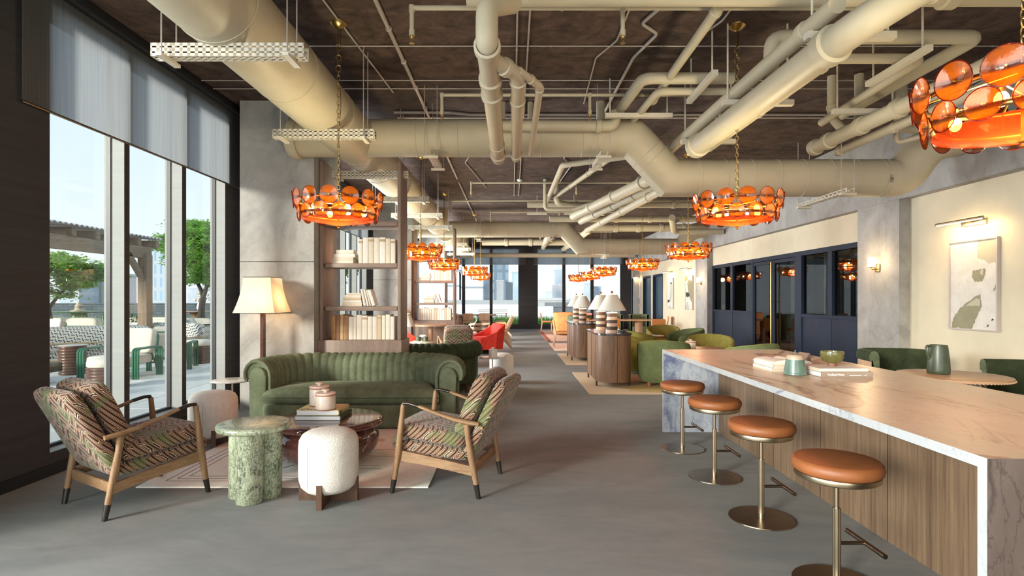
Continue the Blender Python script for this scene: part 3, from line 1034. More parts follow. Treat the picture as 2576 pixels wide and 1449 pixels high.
def mitre(m, pts, r, seg=44):
    pts = [Vector(p) for p in pts]
    Yv = Vector((0, 1, 0))
    rings = []
    for i, p in enumerate(pts):
        d0 = (pts[i] - pts[i - 1]).normalized() if i else (pts[1] - pts[0]).normalized()
        d1 = (pts[i + 1] - pts[i]).normalized() if i < len(pts) - 1 else d0
        n, u = (d0 + d1).normalized(), d0.cross(Yv)
        ring = []
        for k in range(seg):
            off = (u * math.cos(2 * PI * k / seg) + Yv * math.sin(2 * PI * k / seg)) * r
            ring.append(p + off - d0 * (off.dot(n) / d0.dot(n)))
        rings.append(ring)
    m.rings(rings, True, False, False)


def cross_duct(label, Y, xe=5.64):
    t = thing('cross_duct', label, 'air duct', (0, Y, 0))
    r = 0.235
    m = MB()
    m.cyl((-2.72, 0, DZ), (1.53, 0, DZ), r, None, 44)
    x = -1.2
    while x < 1.4:
        seam(m, (x, 0, DZ), r, (1, 0, 0), 0.006, 0.004, 44)
        x += 0.52
    m.build('upper_run', 'duct', t)
    m = MB()
    m.tube([(-2.84, 0, DZ), (-2.80, 0, DZ), (-2.795, 0, DZ), (-2.70, 0, DZ)], [r * 0.98, r * 1.05, r * 1.12, r * 1.12], 44)
    m.build('end_cap', 'duct', t)
    m = MB()
    mitre(m, [(1.30, 0, DZ), (1.53, 0, DZ), (2.00, 0, 3.0), (2.22, 0, 3.0)], r + 0.003)
    e0, e1 = Vector((1.53, 0, DZ)), Vector((2.00, 0, 3.0))
    for f in (0.40, 0.55):
        seam(m, e0.lerp(e1, f), r + .003, e1 - e0, 0.006, 0.005, 44)
    m.build('elbow', 'duct', t)
    m = MB()
    m.cyl((2.02, 0, 3.0), (4.72, 0, 3.0), r, None, 44)
    x = 2.35
    while x < 4.7:
        seam(m, (x, 0, 3.0), r, (1, 0, 0.0), 0.006, 0.006, 44)
        x += 0.33
    m.build('lower_run', 'duct', t)
    m = MB()
    pts = fillet([(4.65, 0, 3.0), (4.98, 0, 3.0), (5.2, -0.12, 3.42), (xe, -0.12, 3.5)], 0.22, 4)
    m.tube(pts, r, 44)
    seam(m, (4.72, 0, 3.0), r, (1, 0, 0), 0.006, 0.006, 44)
    m.build('end_elbow', 'duct', t)
    return t


cross_duct('round cream air duct crossing the room and dropping with an elbow towards the right wall', 7.10)
cross_duct('round cream air duct with an elbow crossing the far half of the room', 16.4)


def hanger(label, Y, x0=-2.50, x1=-1.44, z=3.185):
    """perforated channel slung under the duct on four threaded rods"""
    t = thing('duct_hanger', label, 'duct hanger', ((x0 + x1) / 2, Y, z), 0, 'perforated hangers under the long duct')
    L = (x1 - x0) / 2
    n = 20
    m = MB()
    hh = 0.045
    for sy in (-1, 1):
        yy = sy * 0.045
        for zz, ze in ((-hh, -0.026), (-0.014, 0.012), (0.024, hh)):
            m.box(-L, L, yy - 0.002, yy + 0.002, zz, ze)
        for k in range(n + 1):
            xx = -L + 2 * L * k / n
            m.box(max(-L, xx - 0.011), min(L, xx + 0.011), yy - 0.002, yy + 0.002, -hh, hh)
    for k in range(n + 1):
        xx = -L + 2 * L * k / n
        m.box(max(-L, xx - 0.012), min(L, xx + 0.012), -0.045, 0.045, -hh - 0.002, -hh + 0.002)
    for yy in (-0.045, -0.006, 0.033):
        m.box(-L, L, yy, yy + 0.012, -hh - 0.002, -hh + 0.002)
    m.build('channel', 'bracket', t, 30)
    for s in (-1, 1):
        c = MB()
        xx = s * (L - 0.10)
        c.box(xx - 0.022, xx + 0.022, -0.12, 0.10, -hh - 0.026, -hh - 0.004)
        c.build('cross_bracket', 'bracket', t)
        for sy in (-1, 1):
            r = MB()
            r.cyl((xx, sy * 0.085, -0.06), (xx, sy * 0.085, CEIL - z), 0.005, None, 8)
            r.build('threaded_rod', 'conduit', t)
    return t


ords = ['nearest', 'second', 'third', 'fourth', 'fifth', 'sixth', 'seventh']
h0 = hanger('perforated cream hanger channel under the long duct, nearest of its row', 3.89)
for i, Y in enumerate([5.84, 7.75, 9.65, 11.5, 13.4]):
    dup(h0, 'perforated cream hanger channel under the long duct, %s in its row' % ords[i + 1], (h0.location.x, Y, h0.location.z))
for i, Y in enumerate([17.6, 19.3, 21.4]):
    dup(h0, 'perforated cream hanger channel under the far stretch of duct, %s there' % ords[i], (h0.location.x, Y, h0.location.z))


def short_hanger(label, X, Y, z, L=0.36, half=0.09):
    t = thing('short_duct_hanger', label, 'duct hanger', (X, Y, z), 0, 'short hangers under the cross ducts')
    m = MB()
    for sx in (-1, 1):
        for zz in (-0.025, 0.011):
            m.box(sx * 0.045 - 0.002, sx * 0.045 + 0.002, -L, L, zz, zz + 0.014)
        for k in range(13):
            yy = -L + 2 * L * k / 12
            m.box(sx * 0.045 - 0.002, sx * 0.045 + 0.002, yy - 0.009, yy + 0.009, -0.025, 0.025)
    for k in range(13):
        yy = -L + 2 * L * k / 12
        m.box(-0.045, 0.045, yy - 0.012, yy + 0.012, -0.027, -0.023)
    m.build('channel', 'bracket', t, 30)
    for s in (-1, 1):
        MB().box(-half, half, s * (L - 0.03) - 0.02, s * (L - 0.03) + 0.02, -0.052, -0.028).build('cross_bracket', 'bracket', t)
        for sx in (-1, 1):
            r = MB(); r.cyl((sx * half * .85, s * (L - 0.03), -0.03), (sx * half * .85, s * (L - 0.03), CEIL - z), 0.004, None, 6)
            r.build('threaded_rod', 'conduit', t)
    return t


s0 = short_hanger('short perforated hanger under the nearer cross duct by the hanging shelf', -1.0, 7.15, 3.24)
for X, Y, z, lab in ((1.12, 7.15, 3.24, 'short perforated hanger under the nearer cross duct before its elbow'),
                     (3.95, 7.05, 2.735, 'perforated hanger under the lower run of the nearer cross duct'),
                     (-1.0, 16.45, 3.24, 'short perforated hanger under the far cross duct at its left end'),
                     (1.12, 16.45, 3.24, 'short perforated hanger under the far cross duct by its elbow'),
                     (2.75, 16.45, 2.735, 'short hanger under the lower run of the far cross duct')):
    dup(s0, lab, (X, Y, z), scale=(1, 1.5, 1) if (X, Y) == (3.95, 7.05) else None)


def pipe(label, path, r, collars=(), R=None, mat='duct', cat='pipe', seg=20, name='ceiling_pipe', group=None, clips=()):
    """path in absolute metres; collars = (fraction positions as points, factor)"""
    path = [Vector(p) for p in path]
    o = path[0].copy()
    pts = [p - o for p in path]
    m = MB()
    m.tube(fillet(pts, R or r * 2.2, 5) if len(pts) > 2 else pts, r, seg)
    for c in collars:
        i, f = c[0], c[1]
        k = c[2] if len(c) > 2 else 1.22
        a, bb = pts[i], pts[i + 1]
        p = a.lerp(bb, f)
        d = (bb - a).normalized()
        h = r * 0.55
        m.tube([p - d * h, p - d * h * .8, p + d * h * .8, p + d * h], [r, r * k, r * k, r], seg, False)
    ob = m.build(name, mat, None, 45, loc=o)
    tag(ob, label, cat, group)
    return ob


Z0 = EYE
# top run nearest the camera
pipe('thick cream pipe across the very top of the picture', [(-0.35, 4.25, 3.80), (5.6, 4.25, 3.80)], 0.10, ((0, 0.62), (0, 0.86)))
pipe('short cream beam above the drain pipes at the top', [(-0.30, 4.02, 3.84), (0.75, 4.02, 3.84)], 0.045)
# three drain pipes running away from it
zd = EYE + 1.70
pipe('widest of the three cream drain pipes hanging before the cross duct', [(0.0, 4.02, 3.60), (-0.17, 3.72, 3.42), (-0.17, 3.70, zd), (-0.17, 6.78, zd), (-0.17, 6.84, zd + 0.06)], 0.075, ((2, 0.02), (2, 0.20), (2, 0.30), (2, 0.93), (2, 0.80, 1.14)), 0.09, seg=28)
pipe('middle cream drain pipe branching off the widest one', [(-0.15, 3.95, zd), (0.045, 4.22, zd), (0.045, 6.72, zd), (0.045, 6.78, zd + 0.05)], 0.056, ((0, 0.5), (1, 0.05), (1, 0.22), (1, 0.94)), 0.08, seg=24)
pipe('thinnest cream drain pipe at the right of the three', [(0.05, 4.15, zd), (0.22, 4.45, zd), (0.215, 6.55, zd)], 0.031, ((0, 0.55), (1, 0.03)), 0.05)
pipe('cream pipe lying along the front of the cross duct', [(-0.15, 6.76, 3.56), (1.24, 6.76, 3.56), (1.26, 6.80, 3.74)], 0.068, ((0, 0.13), (0, 0.86)), 0.1, seg=24)
pipe('short upright cream stub left of the cross duct pipe', [(-0.12, 7.42, 3.55), (-0.12, 7.42, CEIL)], 0.03)
pipe('thin upright cream stub between the drain pipes', [(0.24, 7.42, 3.55), (0.24, 7.42, CEIL)], 0.035)
pipe('wide upright cream stub above the end of the duct pipe', [(1.17, 7.40, 3.6), (1.17, 7.40, CEIL)], 0.055)
# sprinkler mains


def sprinkler(label, x, y, zt, L, s=1.0):
    t = thing('sprinkler', label, 'sprinkler', (x, y, zt), 0, 'ceiling sprinklers')
    m = MB(); m.cyl((0, 0, 0), (0, 0, -L), 0.018 * s, None, 14); m.cyl((0, 0, -0.03), (0, 0, 0.02), 0.024 * s, None, 14); m.cyl((0, 0, -L - 0.03), (0, 0, -L + 0.02), 0.023 * s, None, 14)
    m.build('drop_pipe', 'duct', t)
    h = MB(); h.lathe([(0.012, -L - 0.05), (0.016, -L - 0.045), (0.016, -L - 0.03)], 12)
    h.cyl((0.012, 0, -L - 0.05), (0.004, 0, -L - 0.085), 0.003, None, 6); h.cyl((-0.012, 0, -L - 0.05), (-0.004, 0, -L - 0.085), 0.003, None, 6)
    h.lathe([(0.004, -L - 0.088), (0.022, -L - 0.090), (0.022, -L - 0.093)], 12)
    h.build('spray_head', 'chain', t)
    return t


zs = EYE + 2.40
pipe('slim sprinkler pipe across the ceiling in front of the lamps', [(-0.83, 4.59, zs), (3.3, 4.59, zs)], 0.020, ((0, 0.3), (0, 0.62)))
s1 = sprinkler('sprinkler at the left end of the front sprinkler pipe', -0.83, 4.59, zs, 0.20)
dup(s1, 'sprinkler hanging from the middle of the front sprinkler pipe', (0.91, 4.59, zs))
pipe('slim sprinkler pipe just before the cross duct', [(-0.83, 6.55, zs), (2.1, 6.55, zs)], 0.019, ((0, 0.4), (0, 0.74)))
dup(s1, 'sprinkler at the left end of the pipe before the cross duct', (-0.83, 6.55, zs))
dup(s1, 'sprinkler by the middle of the pipe before the cross duct', (0.91, 6.55, zs))
for Y, x0, x1, lab in ((11.5, -0.85, 3.5, 'slim sprinkler pipe across the ceiling behind the cross duct'), (13.6, -1.5, 4.6, 'slim sprinkler pipe across the ceiling midway down the room'),
                       (15.4, -0.6, 3.2, 'slim sprinkler pipe before the far cross duct'), (20.0, -1.6, 3.6, 'slim sprinkler pipe beyond the far cross duct')):
    pipe(lab, [(x0, Y, zs), (x1, Y, zs)], 0.020)
    for q, xx in enumerate((x0, x0 + (x1 - x0) * 0.5)):
        dup(s1, 'sprinkler on the %s, %s' % (lab, 'left end' if q == 0 else 'middle'), (xx, Y, zs))
pipe('cream pipe across the whole room before the end windows', [(-3.3, 25.0, 3.42), (5.5, 25.0, 3.42)], 0.105)
pipe('cream lagged pipe across the ceiling past the far cross duct', [(-1.2, 22.0, 3.70), (1.2, 22.0, 3.70), (3.5, 22.0, 3.70)], 0.13, ((0, 0.4), (0, 0.8)))

# big diagonal-looking mains along the room on the right
zA = EYE + 1.95
pipe('thickest cream main running down the room on the right', [(4.2, 3.40, EYE + 2.18), (2.78, 3.36, EYE + 2.08), (2.19, 3.50, EYE + 1.73), (2.08, 6.30, EYE + 1.72)], 0.108, ((2, 0.11), (1, 0.35), (2, 0.98)), 0.24, seg=32)
pipe('cream pipe running above and left of the thickest main', [(2.16, 3.7, EYE + 1.96), (2.06, 7.6, EYE + 1.96)], 0.062, ((0, 0.10),))
pipe('thin cream pipe running below and right of the thickest main', [(2.31, 3.9, EYE + 1.73), (2.26, 6.40, EYE + 1.73)], 0.042, ((0, 0.1), (0, 0.5)))
pipe('slim cream condensate pipe sloping away left of the right lamp', [(1.63, 4.4, EYE + 2.3), (1.63, 6.5, EYE + 2.3)], 0.042, ((0, 0.03), (0, 0.97)))
pipe('upper of two cream pipes crossing below the right ceiling', [(2.30, 4.95, EYE + 1.9), (2.30, 4.95, EYE + 2.33), (4.15, 4.95, EYE + 2.33), (4.02, 6.9, EYE + 2.25)], 0.062, (), 0.12, seg=24)
pipe('lower of two cream pipes crossing below the right ceiling', [(2.62, 5.05, EYE + 2.18), (3.72, 5.05, EYE + 2.18), (3.72, 6.7, EYE + 2.12)], 0.045, (), 0.1)
pipe('thick cream loop pipe above the elbow of the cross duct', [(2.30, 5.80, EYE + 2.30), (1.36, 5.80, EYE + 2.30), (1.30, 6.95, EYE + 2.30)], 0.060, (), 0.12, seg=24)
pipe('thinner cream loop pipe just behind the thick loop', [(2.30, 5.95, EYE + 2.22), (1.56, 5.95, EYE + 2.22), (1.50, 6.95, EYE + 2.22)], 0.040, (), 0.1)
zE = EYE + 1.88
pipe('lumpy cream main ending in a cap below two upright stubs', [(3.85, 4.3, zE), (3.76, 6.95, zE)], 0.080, ((0, 0.45), (0, 0.66), (0, 0.88), (0, 0.985)), seg=26)
pipe('smaller cream main beside the lumpy one', [(4.10, 4.4, zE - 0.05), (4.05, 6.95, zE - 0.05)], 0.050, ((0, 0.6), (0, 0.97)))
pipe('upright cream stub with an elbow, left of the pair', [(3.76, 6.55, CEIL), (3.76, 6.55, zE + 0.25), (3.80, 6.35, zE + 0.02)], 0.050, ((0, 0.75),), 0.1)
pipe('upright cream stub with an elbow, right of the pair', [(4.05, 6.50, CEIL), (4.05, 6.50, zE + 0.25), (3.86, 6.20, zE + 0.02)], 0.050, ((0, 0.75),), 0.1)
pipe('slim cream pipe bent in a U above the duct end', [(4.42, 6.4, CEIL), (4.42, 6.4, zE - 0.09), (4.95, 5.9, zE + 0.02)], 0.028, (), 0.06)
pipe('cream pipe sloping to the right wall above the duct end', [(4.62, 6.6, CEIL - 0.02), (4.62, 6.6, zE + 0.12), (5.5, 6.1, zE + 0.15)], 0.055, ((0, 0.9),), 0.1)
for i, (x0, x1, y, z, lab) in enumerate(((2.08, 2.71, 3.95, EYE + 1.865, 'cream strut carrying the mains at the top right'), (2.0, 2.67, 5.3, EYE + 1.865, 'cream strut carrying the mains midway along them'),
                                         (2.0, 2.64, 6.6, EYE + 1.865, 'cream strut under the far end of the mains'), (3.45, 4.15, 6.0, EYE + 2.02, 'cream strut under the two crossing pipes'),
                                         (1.1, 1.9, 6.62, EYE + 2.18, 'cream strut under the loop pipes'))):
    t = thing('pipe_strut', lab, 'pipe strut', ((x0 + x1) / 2, y, z), 0)
    w = (x1 - x0) / 2
    MB().box(-w, w, -0.03, 0.03, -0.025, 0.025).build('channel', 'bracket', t)
    for s in (-1, 1):
        r = MB(); r.cyl((s * w * .85, 0, 0), (s * w * .85, 0, CEIL - z), 0.009, None, 8); r.build('rod', 'bracket', t)
for i, (x, y0, y1, z, lab) in enumerate(((1.95, 5.35, 6.15, EYE + 2.18, 'slanting cream strut under the loop pipes'), (3.45, 4.6, 5.4, EYE + 2.08, 'slanting cream strut under the crossing pipes'))):
    t = thing('pipe_strut', lab, 'pipe strut', (x, (y0 + y1) / 2, z), 0)
    w = (y1 - y0) / 2
    MB().box(-0.03, 0.03, -w, w, -0.025, 0.025).build('channel', 'bracket', t)
    for s in (-1, 1):
        r = MB(); r.cyl((0, s * w * .8, 0), (0, s * w * .8, CEIL - z), 0.009, None, 8); r.build('rod', 'bracket', t)

# conduits on the ceiling
zc = CEIL - 0.022
cm = 'conduit'


def conduit(lab, path, r=0.012, bumps=0):
    o = pipe(lab, path, r, tuple((0, (k + 1) / (bumps + 1), 1.5) for k in range(bumps)), 0.05, cm, 'conduit', 8, 'conduit')
    return o


conduit('thick conduit on the ceiling between the long duct and the drain pipes', [(-1.19, 2.4, zc), (-1.19, 12.0, zc)], 0.022, 12)
conduit('thin wiggly conduit on the ceiling right beside the long duct', [(-1.83, 2.6, zc), (-1.80, 3.9, zc), (-1.66, 4.6, zc), (-1.50, 7.0, zc)], 0.010, 3)
conduit('thin conduit across the ceiling in front of the brass canopies', [(-3.0, 5.72, zc), (5.5, 5.72, zc)], 0.007, 14)
conduit('front one of a pair of thin conduits across the ceiling', [(-3.7, 6.62, zc), (5.6, 6.62, zc)], 0.006, 12)
conduit('rear one of a pair of thin conduits across the ceiling', [(-3.7, 6.88, zc), (5.6, 6.88, zc)], 0.006, 12)
conduit('upper of two conduits above the cross duct', [(-1.65, 7.75, zc), (-0.9, 7.75, zc), (-0.6, 7.85, zc), (5.2, 7.85, zc)], 0.017, 0)
conduit('lower of two conduits above the cross duct', [(-1.65, 7.98, zc), (5.2, 7.98, zc)], 0.014, 0)
conduit('thin straight conduit on the ceiling above the drain pipes', [(0.045, 2.3, zc), (0.045, 14.0, zc)], 0.009, 9)
conduit('second thin straight conduit on the ceiling above the drain pipes', [(0.16, 2.3, zc), (0.16, 14.0, zc)], 0.009, 9)
conduit('conduit with a sharp jog on the ceiling right of the drain pipes', [(1.34, 3.4, zc), (1.34, 4.9, zc), (1.22, 5.25, zc), (1.42, 5.45, zc), (1.30, 6.0, zc), (1.28, 8.0, zc)], 0.017, 0)
conduit('thin conduit on the ceiling left of the jogged conduit', [(1.05, 3.6, zc), (1.05, 5.6, zc), (0.9, 6.0, zc), (0.95, 7.4, zc)], 0.009, 0)
conduit('thin conduit on the ceiling just left of the right brass canopy', [(1.96, 3.6, zc), (1.96, 5.2, zc), (1.82, 5.6, zc), (1.84, 7.8, zc)], 0.010, 0)
conduit('stepped conduit across the ceiling behind the cross duct', [(-1.6, 9.6, zc), (-0.55, 9.6, zc), (-0.5, 9.95, zc), (2.9, 9.95, zc)], 0.018, 0)
conduit('long conduit down the far ceiling', [(-1.19, 12.4, zc), (-1.19, 24.0, zc)], 0.02, 8)
conduit('zigzag conduit on the ceiling behind the cross duct at left', [(-0.95, 8.6, zc), (-0.8, 10.2, zc), (-0.9, 10.6, zc), (-0.6, 13.0, zc)], 0.010, 0)
conduit('zigzag conduit on the ceiling behind the cross duct at right', [(1.05, 8.6, zc), (0.95, 10.3, zc), (1.15, 10.8, zc), (1.0, 13.2, zc)], 0.012, 0)
conduit('conduit across the far ceiling', [(-2.0, 18.6, zc), (4.6, 18.6, zc)], 0.015, 0)
sd = thing('smoke_detector', 'small white smoke detector on the ceiling behind the cross duct', 'smoke detector', (0.16, 12.2, CEIL), 0)
m = MB(); m.lathe([(0.055, 0), (0.06, -0.02), (0.05, -0.035)], 18); m.build('base', 'white_paint', sd)
m = MB(); m.lathe([(0.035, -0.035), (0.035, -0.05), (0.028, -0.06)], 18); m.build('sensor', 'white_paint', sd)

# jumble of pipework behind the cross duct on the right
rj = [
    ('cream main running away behind the elbow, thickest', [(2.45, 8.1, 3.42), (1.45, 13.2, 3.42)], 0.10, 3),
    ('cream main running away behind the elbow, middle', [(2.75, 8.3, 3.44), (1.75, 14.2, 3.44)], 0.085, 4),
    ('cream main running away behind the elbow, lowest', [(2.55, 8.2, 3.25), (1.95, 14.6, 3.25)], 0.07, 3),
    ('long cream pipe crossing before the far cross duct', [(0.35, 13.0, 3.66), (4.9, 13.0, 3.66)], 0.075, 3),
    ('cream pipe crossing above the third lamp', [(0.95, 14.2, 3.50), (5.2, 14.2, 3.50)], 0.08, 4),
    ('cream pipe crossing low before the far cross duct', [(2.2, 15.2, 3.40), (5.3, 15.2, 3.40)], 0.10, 4),
    ('bent cream pipe dropping in a U before the far cross duct', [(0.72, 12.2, CEIL), (0.72, 12.2, 3.42), (1.35, 12.2, 3.42), (1.95, 12.0, 3.60)], 0.045, 0),
    ('cream pipe with an elbow under the far ceiling', [(1.0, 12.6, CEIL), (1.0, 12.6, 3.62), (2.0, 12.9, 3.58)], 0.07, 0),
    ('cream pipe running deep above the farthest lamps', [(2.4, 17.2, 3.6), (2.2, 24.0, 3.6)], 0.10, 3),
    ('second cream pipe running deep above the farthest lamps', [(1.2, 17.4, 3.62), (1.3, 23.5, 3.62)], 0.09, 3),
    ('cream pipe from the right wall before the far cross duct', [(5.6, 14.8, 3.25), (4.3, 14.8, 3.25), (3.9, 13.6, 3.45)], 0.08, 0),
    ('slim cream pipe slanting over the second lamp row', [(1.62, 9.0, EYE + 2.3), (0.95, 12.6, EYE + 2.3)], 0.045, 2),
    ('slim cream pipe with a bend behind the cross duct', [(2.2, 8.6, 3.72), (0.85, 9.4, 3.72), (0.8, 13.0, 3.72)], 0.05, 0),
]
for lab, path, r, nc in rj:
    pipe(lab, path, r, tuple((0, (k + 1) / (nc + 1)) for k in range(nc)), r * 2)
for x, y, lab in ((0.62, 14.0, 'small strut plate under the far ceiling, left one'), (1.55, 14.0, 'small strut plate under the far ceiling, right one')):
    t = thing('pipe_strut', lab, 'pipe strut', (x, y, 3.60), 0)
    MB().box(-0.25, 0.25, -0.03, 0.03, -0.02, 0.02).build('channel', 'bracket', t)
    r = MB(); r.cyl((0, 0, 0), (0, 0, CEIL - 3.60), 0.008, None, 8); r.build('rod', 'bracket', t)


# ================================================================== AMBER CHANDELIERS
def disc_mesh(r):
    m = MB()
    n = 28
    prof = [(r, 0.0, 0.0), (r * 0.985, 0.003, 0), (r * 0.6, r * 0.16 + 0.0, 0), (r * 0.2, r * 0.23, 0), (0.0006, r * 0.24, 0)]
    rs = []
    for rr, d, _ in prof:
        rs.append([(rr * math.cos(2 * PI * i / n), -d, rr * math.sin(2 * PI * i / n)) for i in range(n)])
    m.rings(rs, True, False, True)
    m.mi = 1
    m.cyl((0, -r * 0.25, 0), (0, 0.006 - r * 0.05, 0), 0.0045, None, 8)
    m.mi = 0
    # polished rim
    m.tube([(r * math.cos(2 * PI * i / n), 0, r * math.sin(2 * PI * i / n)) for i in range(n)], 0.0022, 6, closed=True)
    return m.mesh('glass_disc', ['amber_disc', 'brass'], 50)


DU, DL = disc_mesh(0.080), disc_mesh(0.068)
BOLT = None


def chandelier(label, x, y):
    z0 = 2.20
    t = thing('amber_chandelier', label, 'chandelier', (x, y, z0), random.random() * 0.4 + PI / 16, 'amber glass disc chandeliers')
    H = CEIL - z0
    m = MB()
    for R, z in ((0.368, 0.175), (0.326, 0.055)):
        m.tube([(R * math.cos(2 * PI * i / 40), R * math.sin(2 * PI * i / 40), z) for i in range(40)], 0.006, 8, closed=True, flat=2.2)
    for k in range(4):
        a = PI / 4 + k * PI / 2
        m.cyl((0.368 * math.cos(a), 0.368 * math.sin(a), 0.175), (0.02 * math.cos(a), 0.02 * math.sin(a), 0.26), 0.005, None, 6)
        m.cyl((0.368 * math.cos(a), 0.368 * math.sin(a), 0.175), (0.326 * math.cos(a), 0.326 * math.sin(a), 0.055), 0.005, None, 6)
        m.cyl((0.326 * math.cos(a), 0.326 * math.sin(a), 0.055), (0.305 * math.cos(a), 0.305 * math.sin(a), 0.008), 0.004, None, 6)
    m.cyl((0, 0, -0.045), (0, 0, 0.275), 0.009, None, 8)
    m.build('frame', 'brass', t)
    NB = 14
    for k in range(NB):
        a = 2 * PI * k / NB
        for me, R, z, off, tilt in ((DU, 0.405, 0.180, 0.0, 0.10), (DL, 0.363, 0.060, 0.5, 0.04)):
            aa = a + off * 2 * PI / NB
            o = bpy.data.objects.new('glass_disc', me)
            COL.objects.link(o)
            o.parent = t
            o.location = (R * math.cos(aa), R * math.sin(aa), z)
            o.rotation_euler = (-tilt, 0, aa - PI / 2)
    m = MB()
    m.lathe([(0.325, 0.016), (0.328, 0.010), (0.25, -0.006), (0.12, -0.026), (0.03, -0.046), (0.006, -0.050)], 48, cap0=False)
    m.build('glass_dish', 'amber_dish', t)
    m = MB(); m.lathe([(0.004, -0.076), (0.012, -0.068), (0.010, -0.056), (0.02, -0.048)], 14); m.build('finial', 'brass', t)
    for k in range(4):
        a = 0.3 + k * PI / 2
        R = 0.25
        s = MB(); s.cyl((R * math.cos(a), R * math.sin(a), 0.120), (R * math.cos(a), R * math.sin(a), 0.165), 0.016, None, 10)
        s.cyl((0, 0, 0.16), (R * math.cos(a), R * math.sin(a), 0.16), 0.005, None, 6)
        s.build('lamp_holder', 'brass', t)
        b_ = MB(); b_.sphere((R * math.cos(a), R * math.sin(a), 0.092), 0.026, 12, 8, 1.25)
        b_.build('bulb', 'bulb', t)
    # canopy, stem, chain, cord
    m = MB(); m.lathe([(0.082, H), (0.080, H - 0.012), (0.060, H - 0.030), (0.03, H - 0.045), (0.008, H - 0.052)], 28); m.build('canopy', 'brass', t)
    m = MB(); m.cyl((0, 0, H - 0.22), (0, 0, H - 0.05), 0.007, None, 8); m.build('stem', 'brass', t)
    c = MB()
    z = H - 0.235
    k = 0
    while z > 0.30:
        rr, hh = (0.024, 0.030) if k < 5 else (0.013, 0.024)
        pts = []
        for i in range(12):
            q = 2 * PI * i / 12
            u, w = rr * math.cos(q), hh * math.sin(q)
            pts.append((u, 0, z + w) if k % 2 == 0 else (0.35 * u, u, z + w))
        c.tube(pts, 0.0034, 5, closed=True)
        z -= hh * 1.66
        k += 1
    c.build('chain', 'chain', t)
    w = MB()
    w.tube([(0.012 + 0.010 * math.sin(i * 0.9), 0.012, 0.27 + (H - 0.32) * i / 16) for i in range(17)], 0.0028, 5)
    w.build('cord', 'black', t)
    return t


ch0 = chandelier('amber glass disc chandelier hanging before the nearer bookshelf', -1.65, 5.28)
for x, y, lab in ((2.15, 5.33, 'amber glass disc chandelier hanging over the far end of the marble bar'),
                  (2.25, 2.45, 'largest-looking amber disc chandelier, cut off by the picture edge over the near bar'),
                  (-1.70, 10.27, 'amber chandelier half hidden behind the nearer bookshelf upright'),
                  (-1.71, 13.9, 'amber chandelier hanging just in front of the second bookshelf'),
                  (-1.18, 17.3, 'upper one of two overlapping amber chandeliers before the end windows at left'),
                  (-1.22, 21.2, 'lower one of two overlapping amber chandeliers before the end windows at left'),
                  (3.19, 10.1, 'amber chandelier over the olive tub chairs by the near console'),
                  (3.27, 14.0, 'amber chandelier in front of the cream wall with the blue doors'),
                  (2.87, 17.5, 'rightmost and nearest of three overlapping amber chandeliers before the end windows'),
                  (2.88, 20.6, 'middle one of three overlapping amber chandeliers before the end windows'),
                  (2.72, 23.0, 'lowest and farthest of three overlapping amber chandeliers before the end windows')):
    dup(ch0, lab, (x, y, 2.20), random.random() * 0.39)
for o in [q for q in COL.objects if q.get('category') == 'chandelier']:
    add_light('chandelier_lamp', 'POINT', (o.location.x, o.location.y, 2.20 + 0.08), 40, (0.92, 0.90, 0.62), shadow_soft_size=0.10, specular_factor=0.1)


# ================================================================== BOOKSHELVES
def bookshelf(label, Y):
    x0, x1, D = -2.61, -1.51, 0.46
    t = thing('bookshelf', label, 'bookshelf', ((x0 + x1) / 2, Y, 0), 0)
    w = (x1 - x0) / 2
    m = MB(); m.box(-w - 0.07, w + 0.02, -0.06, D + 0.04, 0.0, 0.905, 0.004); m.build('base_cabinet', 'shelf_wood', t)
    for s, n_ in ((-1, 'left'), (1, 'right')):
        m = MB(); a, b_ = (-w, -w + 0.045) if s < 0 else (w - 0.045, w)
        m.box(a, b_, 0, D, 0.905, 3.33, 0.003); m.build('upright', 'shelf_wood', t)
    for z in (1.30, 1.885, 2.45):
        m = MB(); m.box(-w + 0.075, w - 0.055, 0.015, D - 0.015, z, z + 0.058, 0.003)
        o = m.build('shelf_board', 'shelf_board', t)
        p = MB()
        for s in (-1, 1):
            xx = s * (w - 0.055)
            for yy in (0.04, D - 0.06):
                for zz in (0.010, 0.038):
                    p.box(xx - 0.028, xx + 0.028, yy, yy + 0.014, z + zz, z + zz + 0.014)
        p.build('shelf_pins', 'black', o)
    return t


bookshelf('tall open grey-brown bookshelf behind the green channelled sofa', 7.53)
bookshelf('second, farther open bookshelf beyond the dark green sofa', 14.55)

vell = [M.setdefault('vellum%d' % i, mottled('vellum %d' % i, [(0.3, tuple(c * 0.88 for c in col)), (0.6, col)], 9 + i, 0.8, 0.1, 60, (1, 1, 1), 0.6, 'Object'))
        for i, col in enumerate([(0.72, 0.67, 0.58), (0.66, 0.60, 0.49), (0.76, 0.73, 0.67), (0.60, 0.48, 0.33)])]
tanb = [M.setdefault('tanbook%d' % i, plain('tan leather book %d' % i, col, 0.6, var=0.2, vscale=14)) for i, col in enumerate([(0.40, 0.22, 0.09), (0.25, 0.12, 0.05), (0.46, 0.31, 0.15), (0.32, 0.17, 0.07)])]
M['gilt'] = plain('gilt title label', (0.42, 0.31, 0.17), 0.6)
M['page_edge'] = striped('page edges', 2, 400, [(0.0, (0.62, 0.52, 0.40)), (0.5, (0.54, 0.44, 0.33))], 0.9)
ORD = ['first', 'second', 'third', 'fourth', 'fifth', 'sixth', 'seventh', 'eighth', 'ninth', 'tenth', 'eleventh', 'twelfth', 'thirteenth', 'fourteenth', 'fifteenth', 'sixteenth']


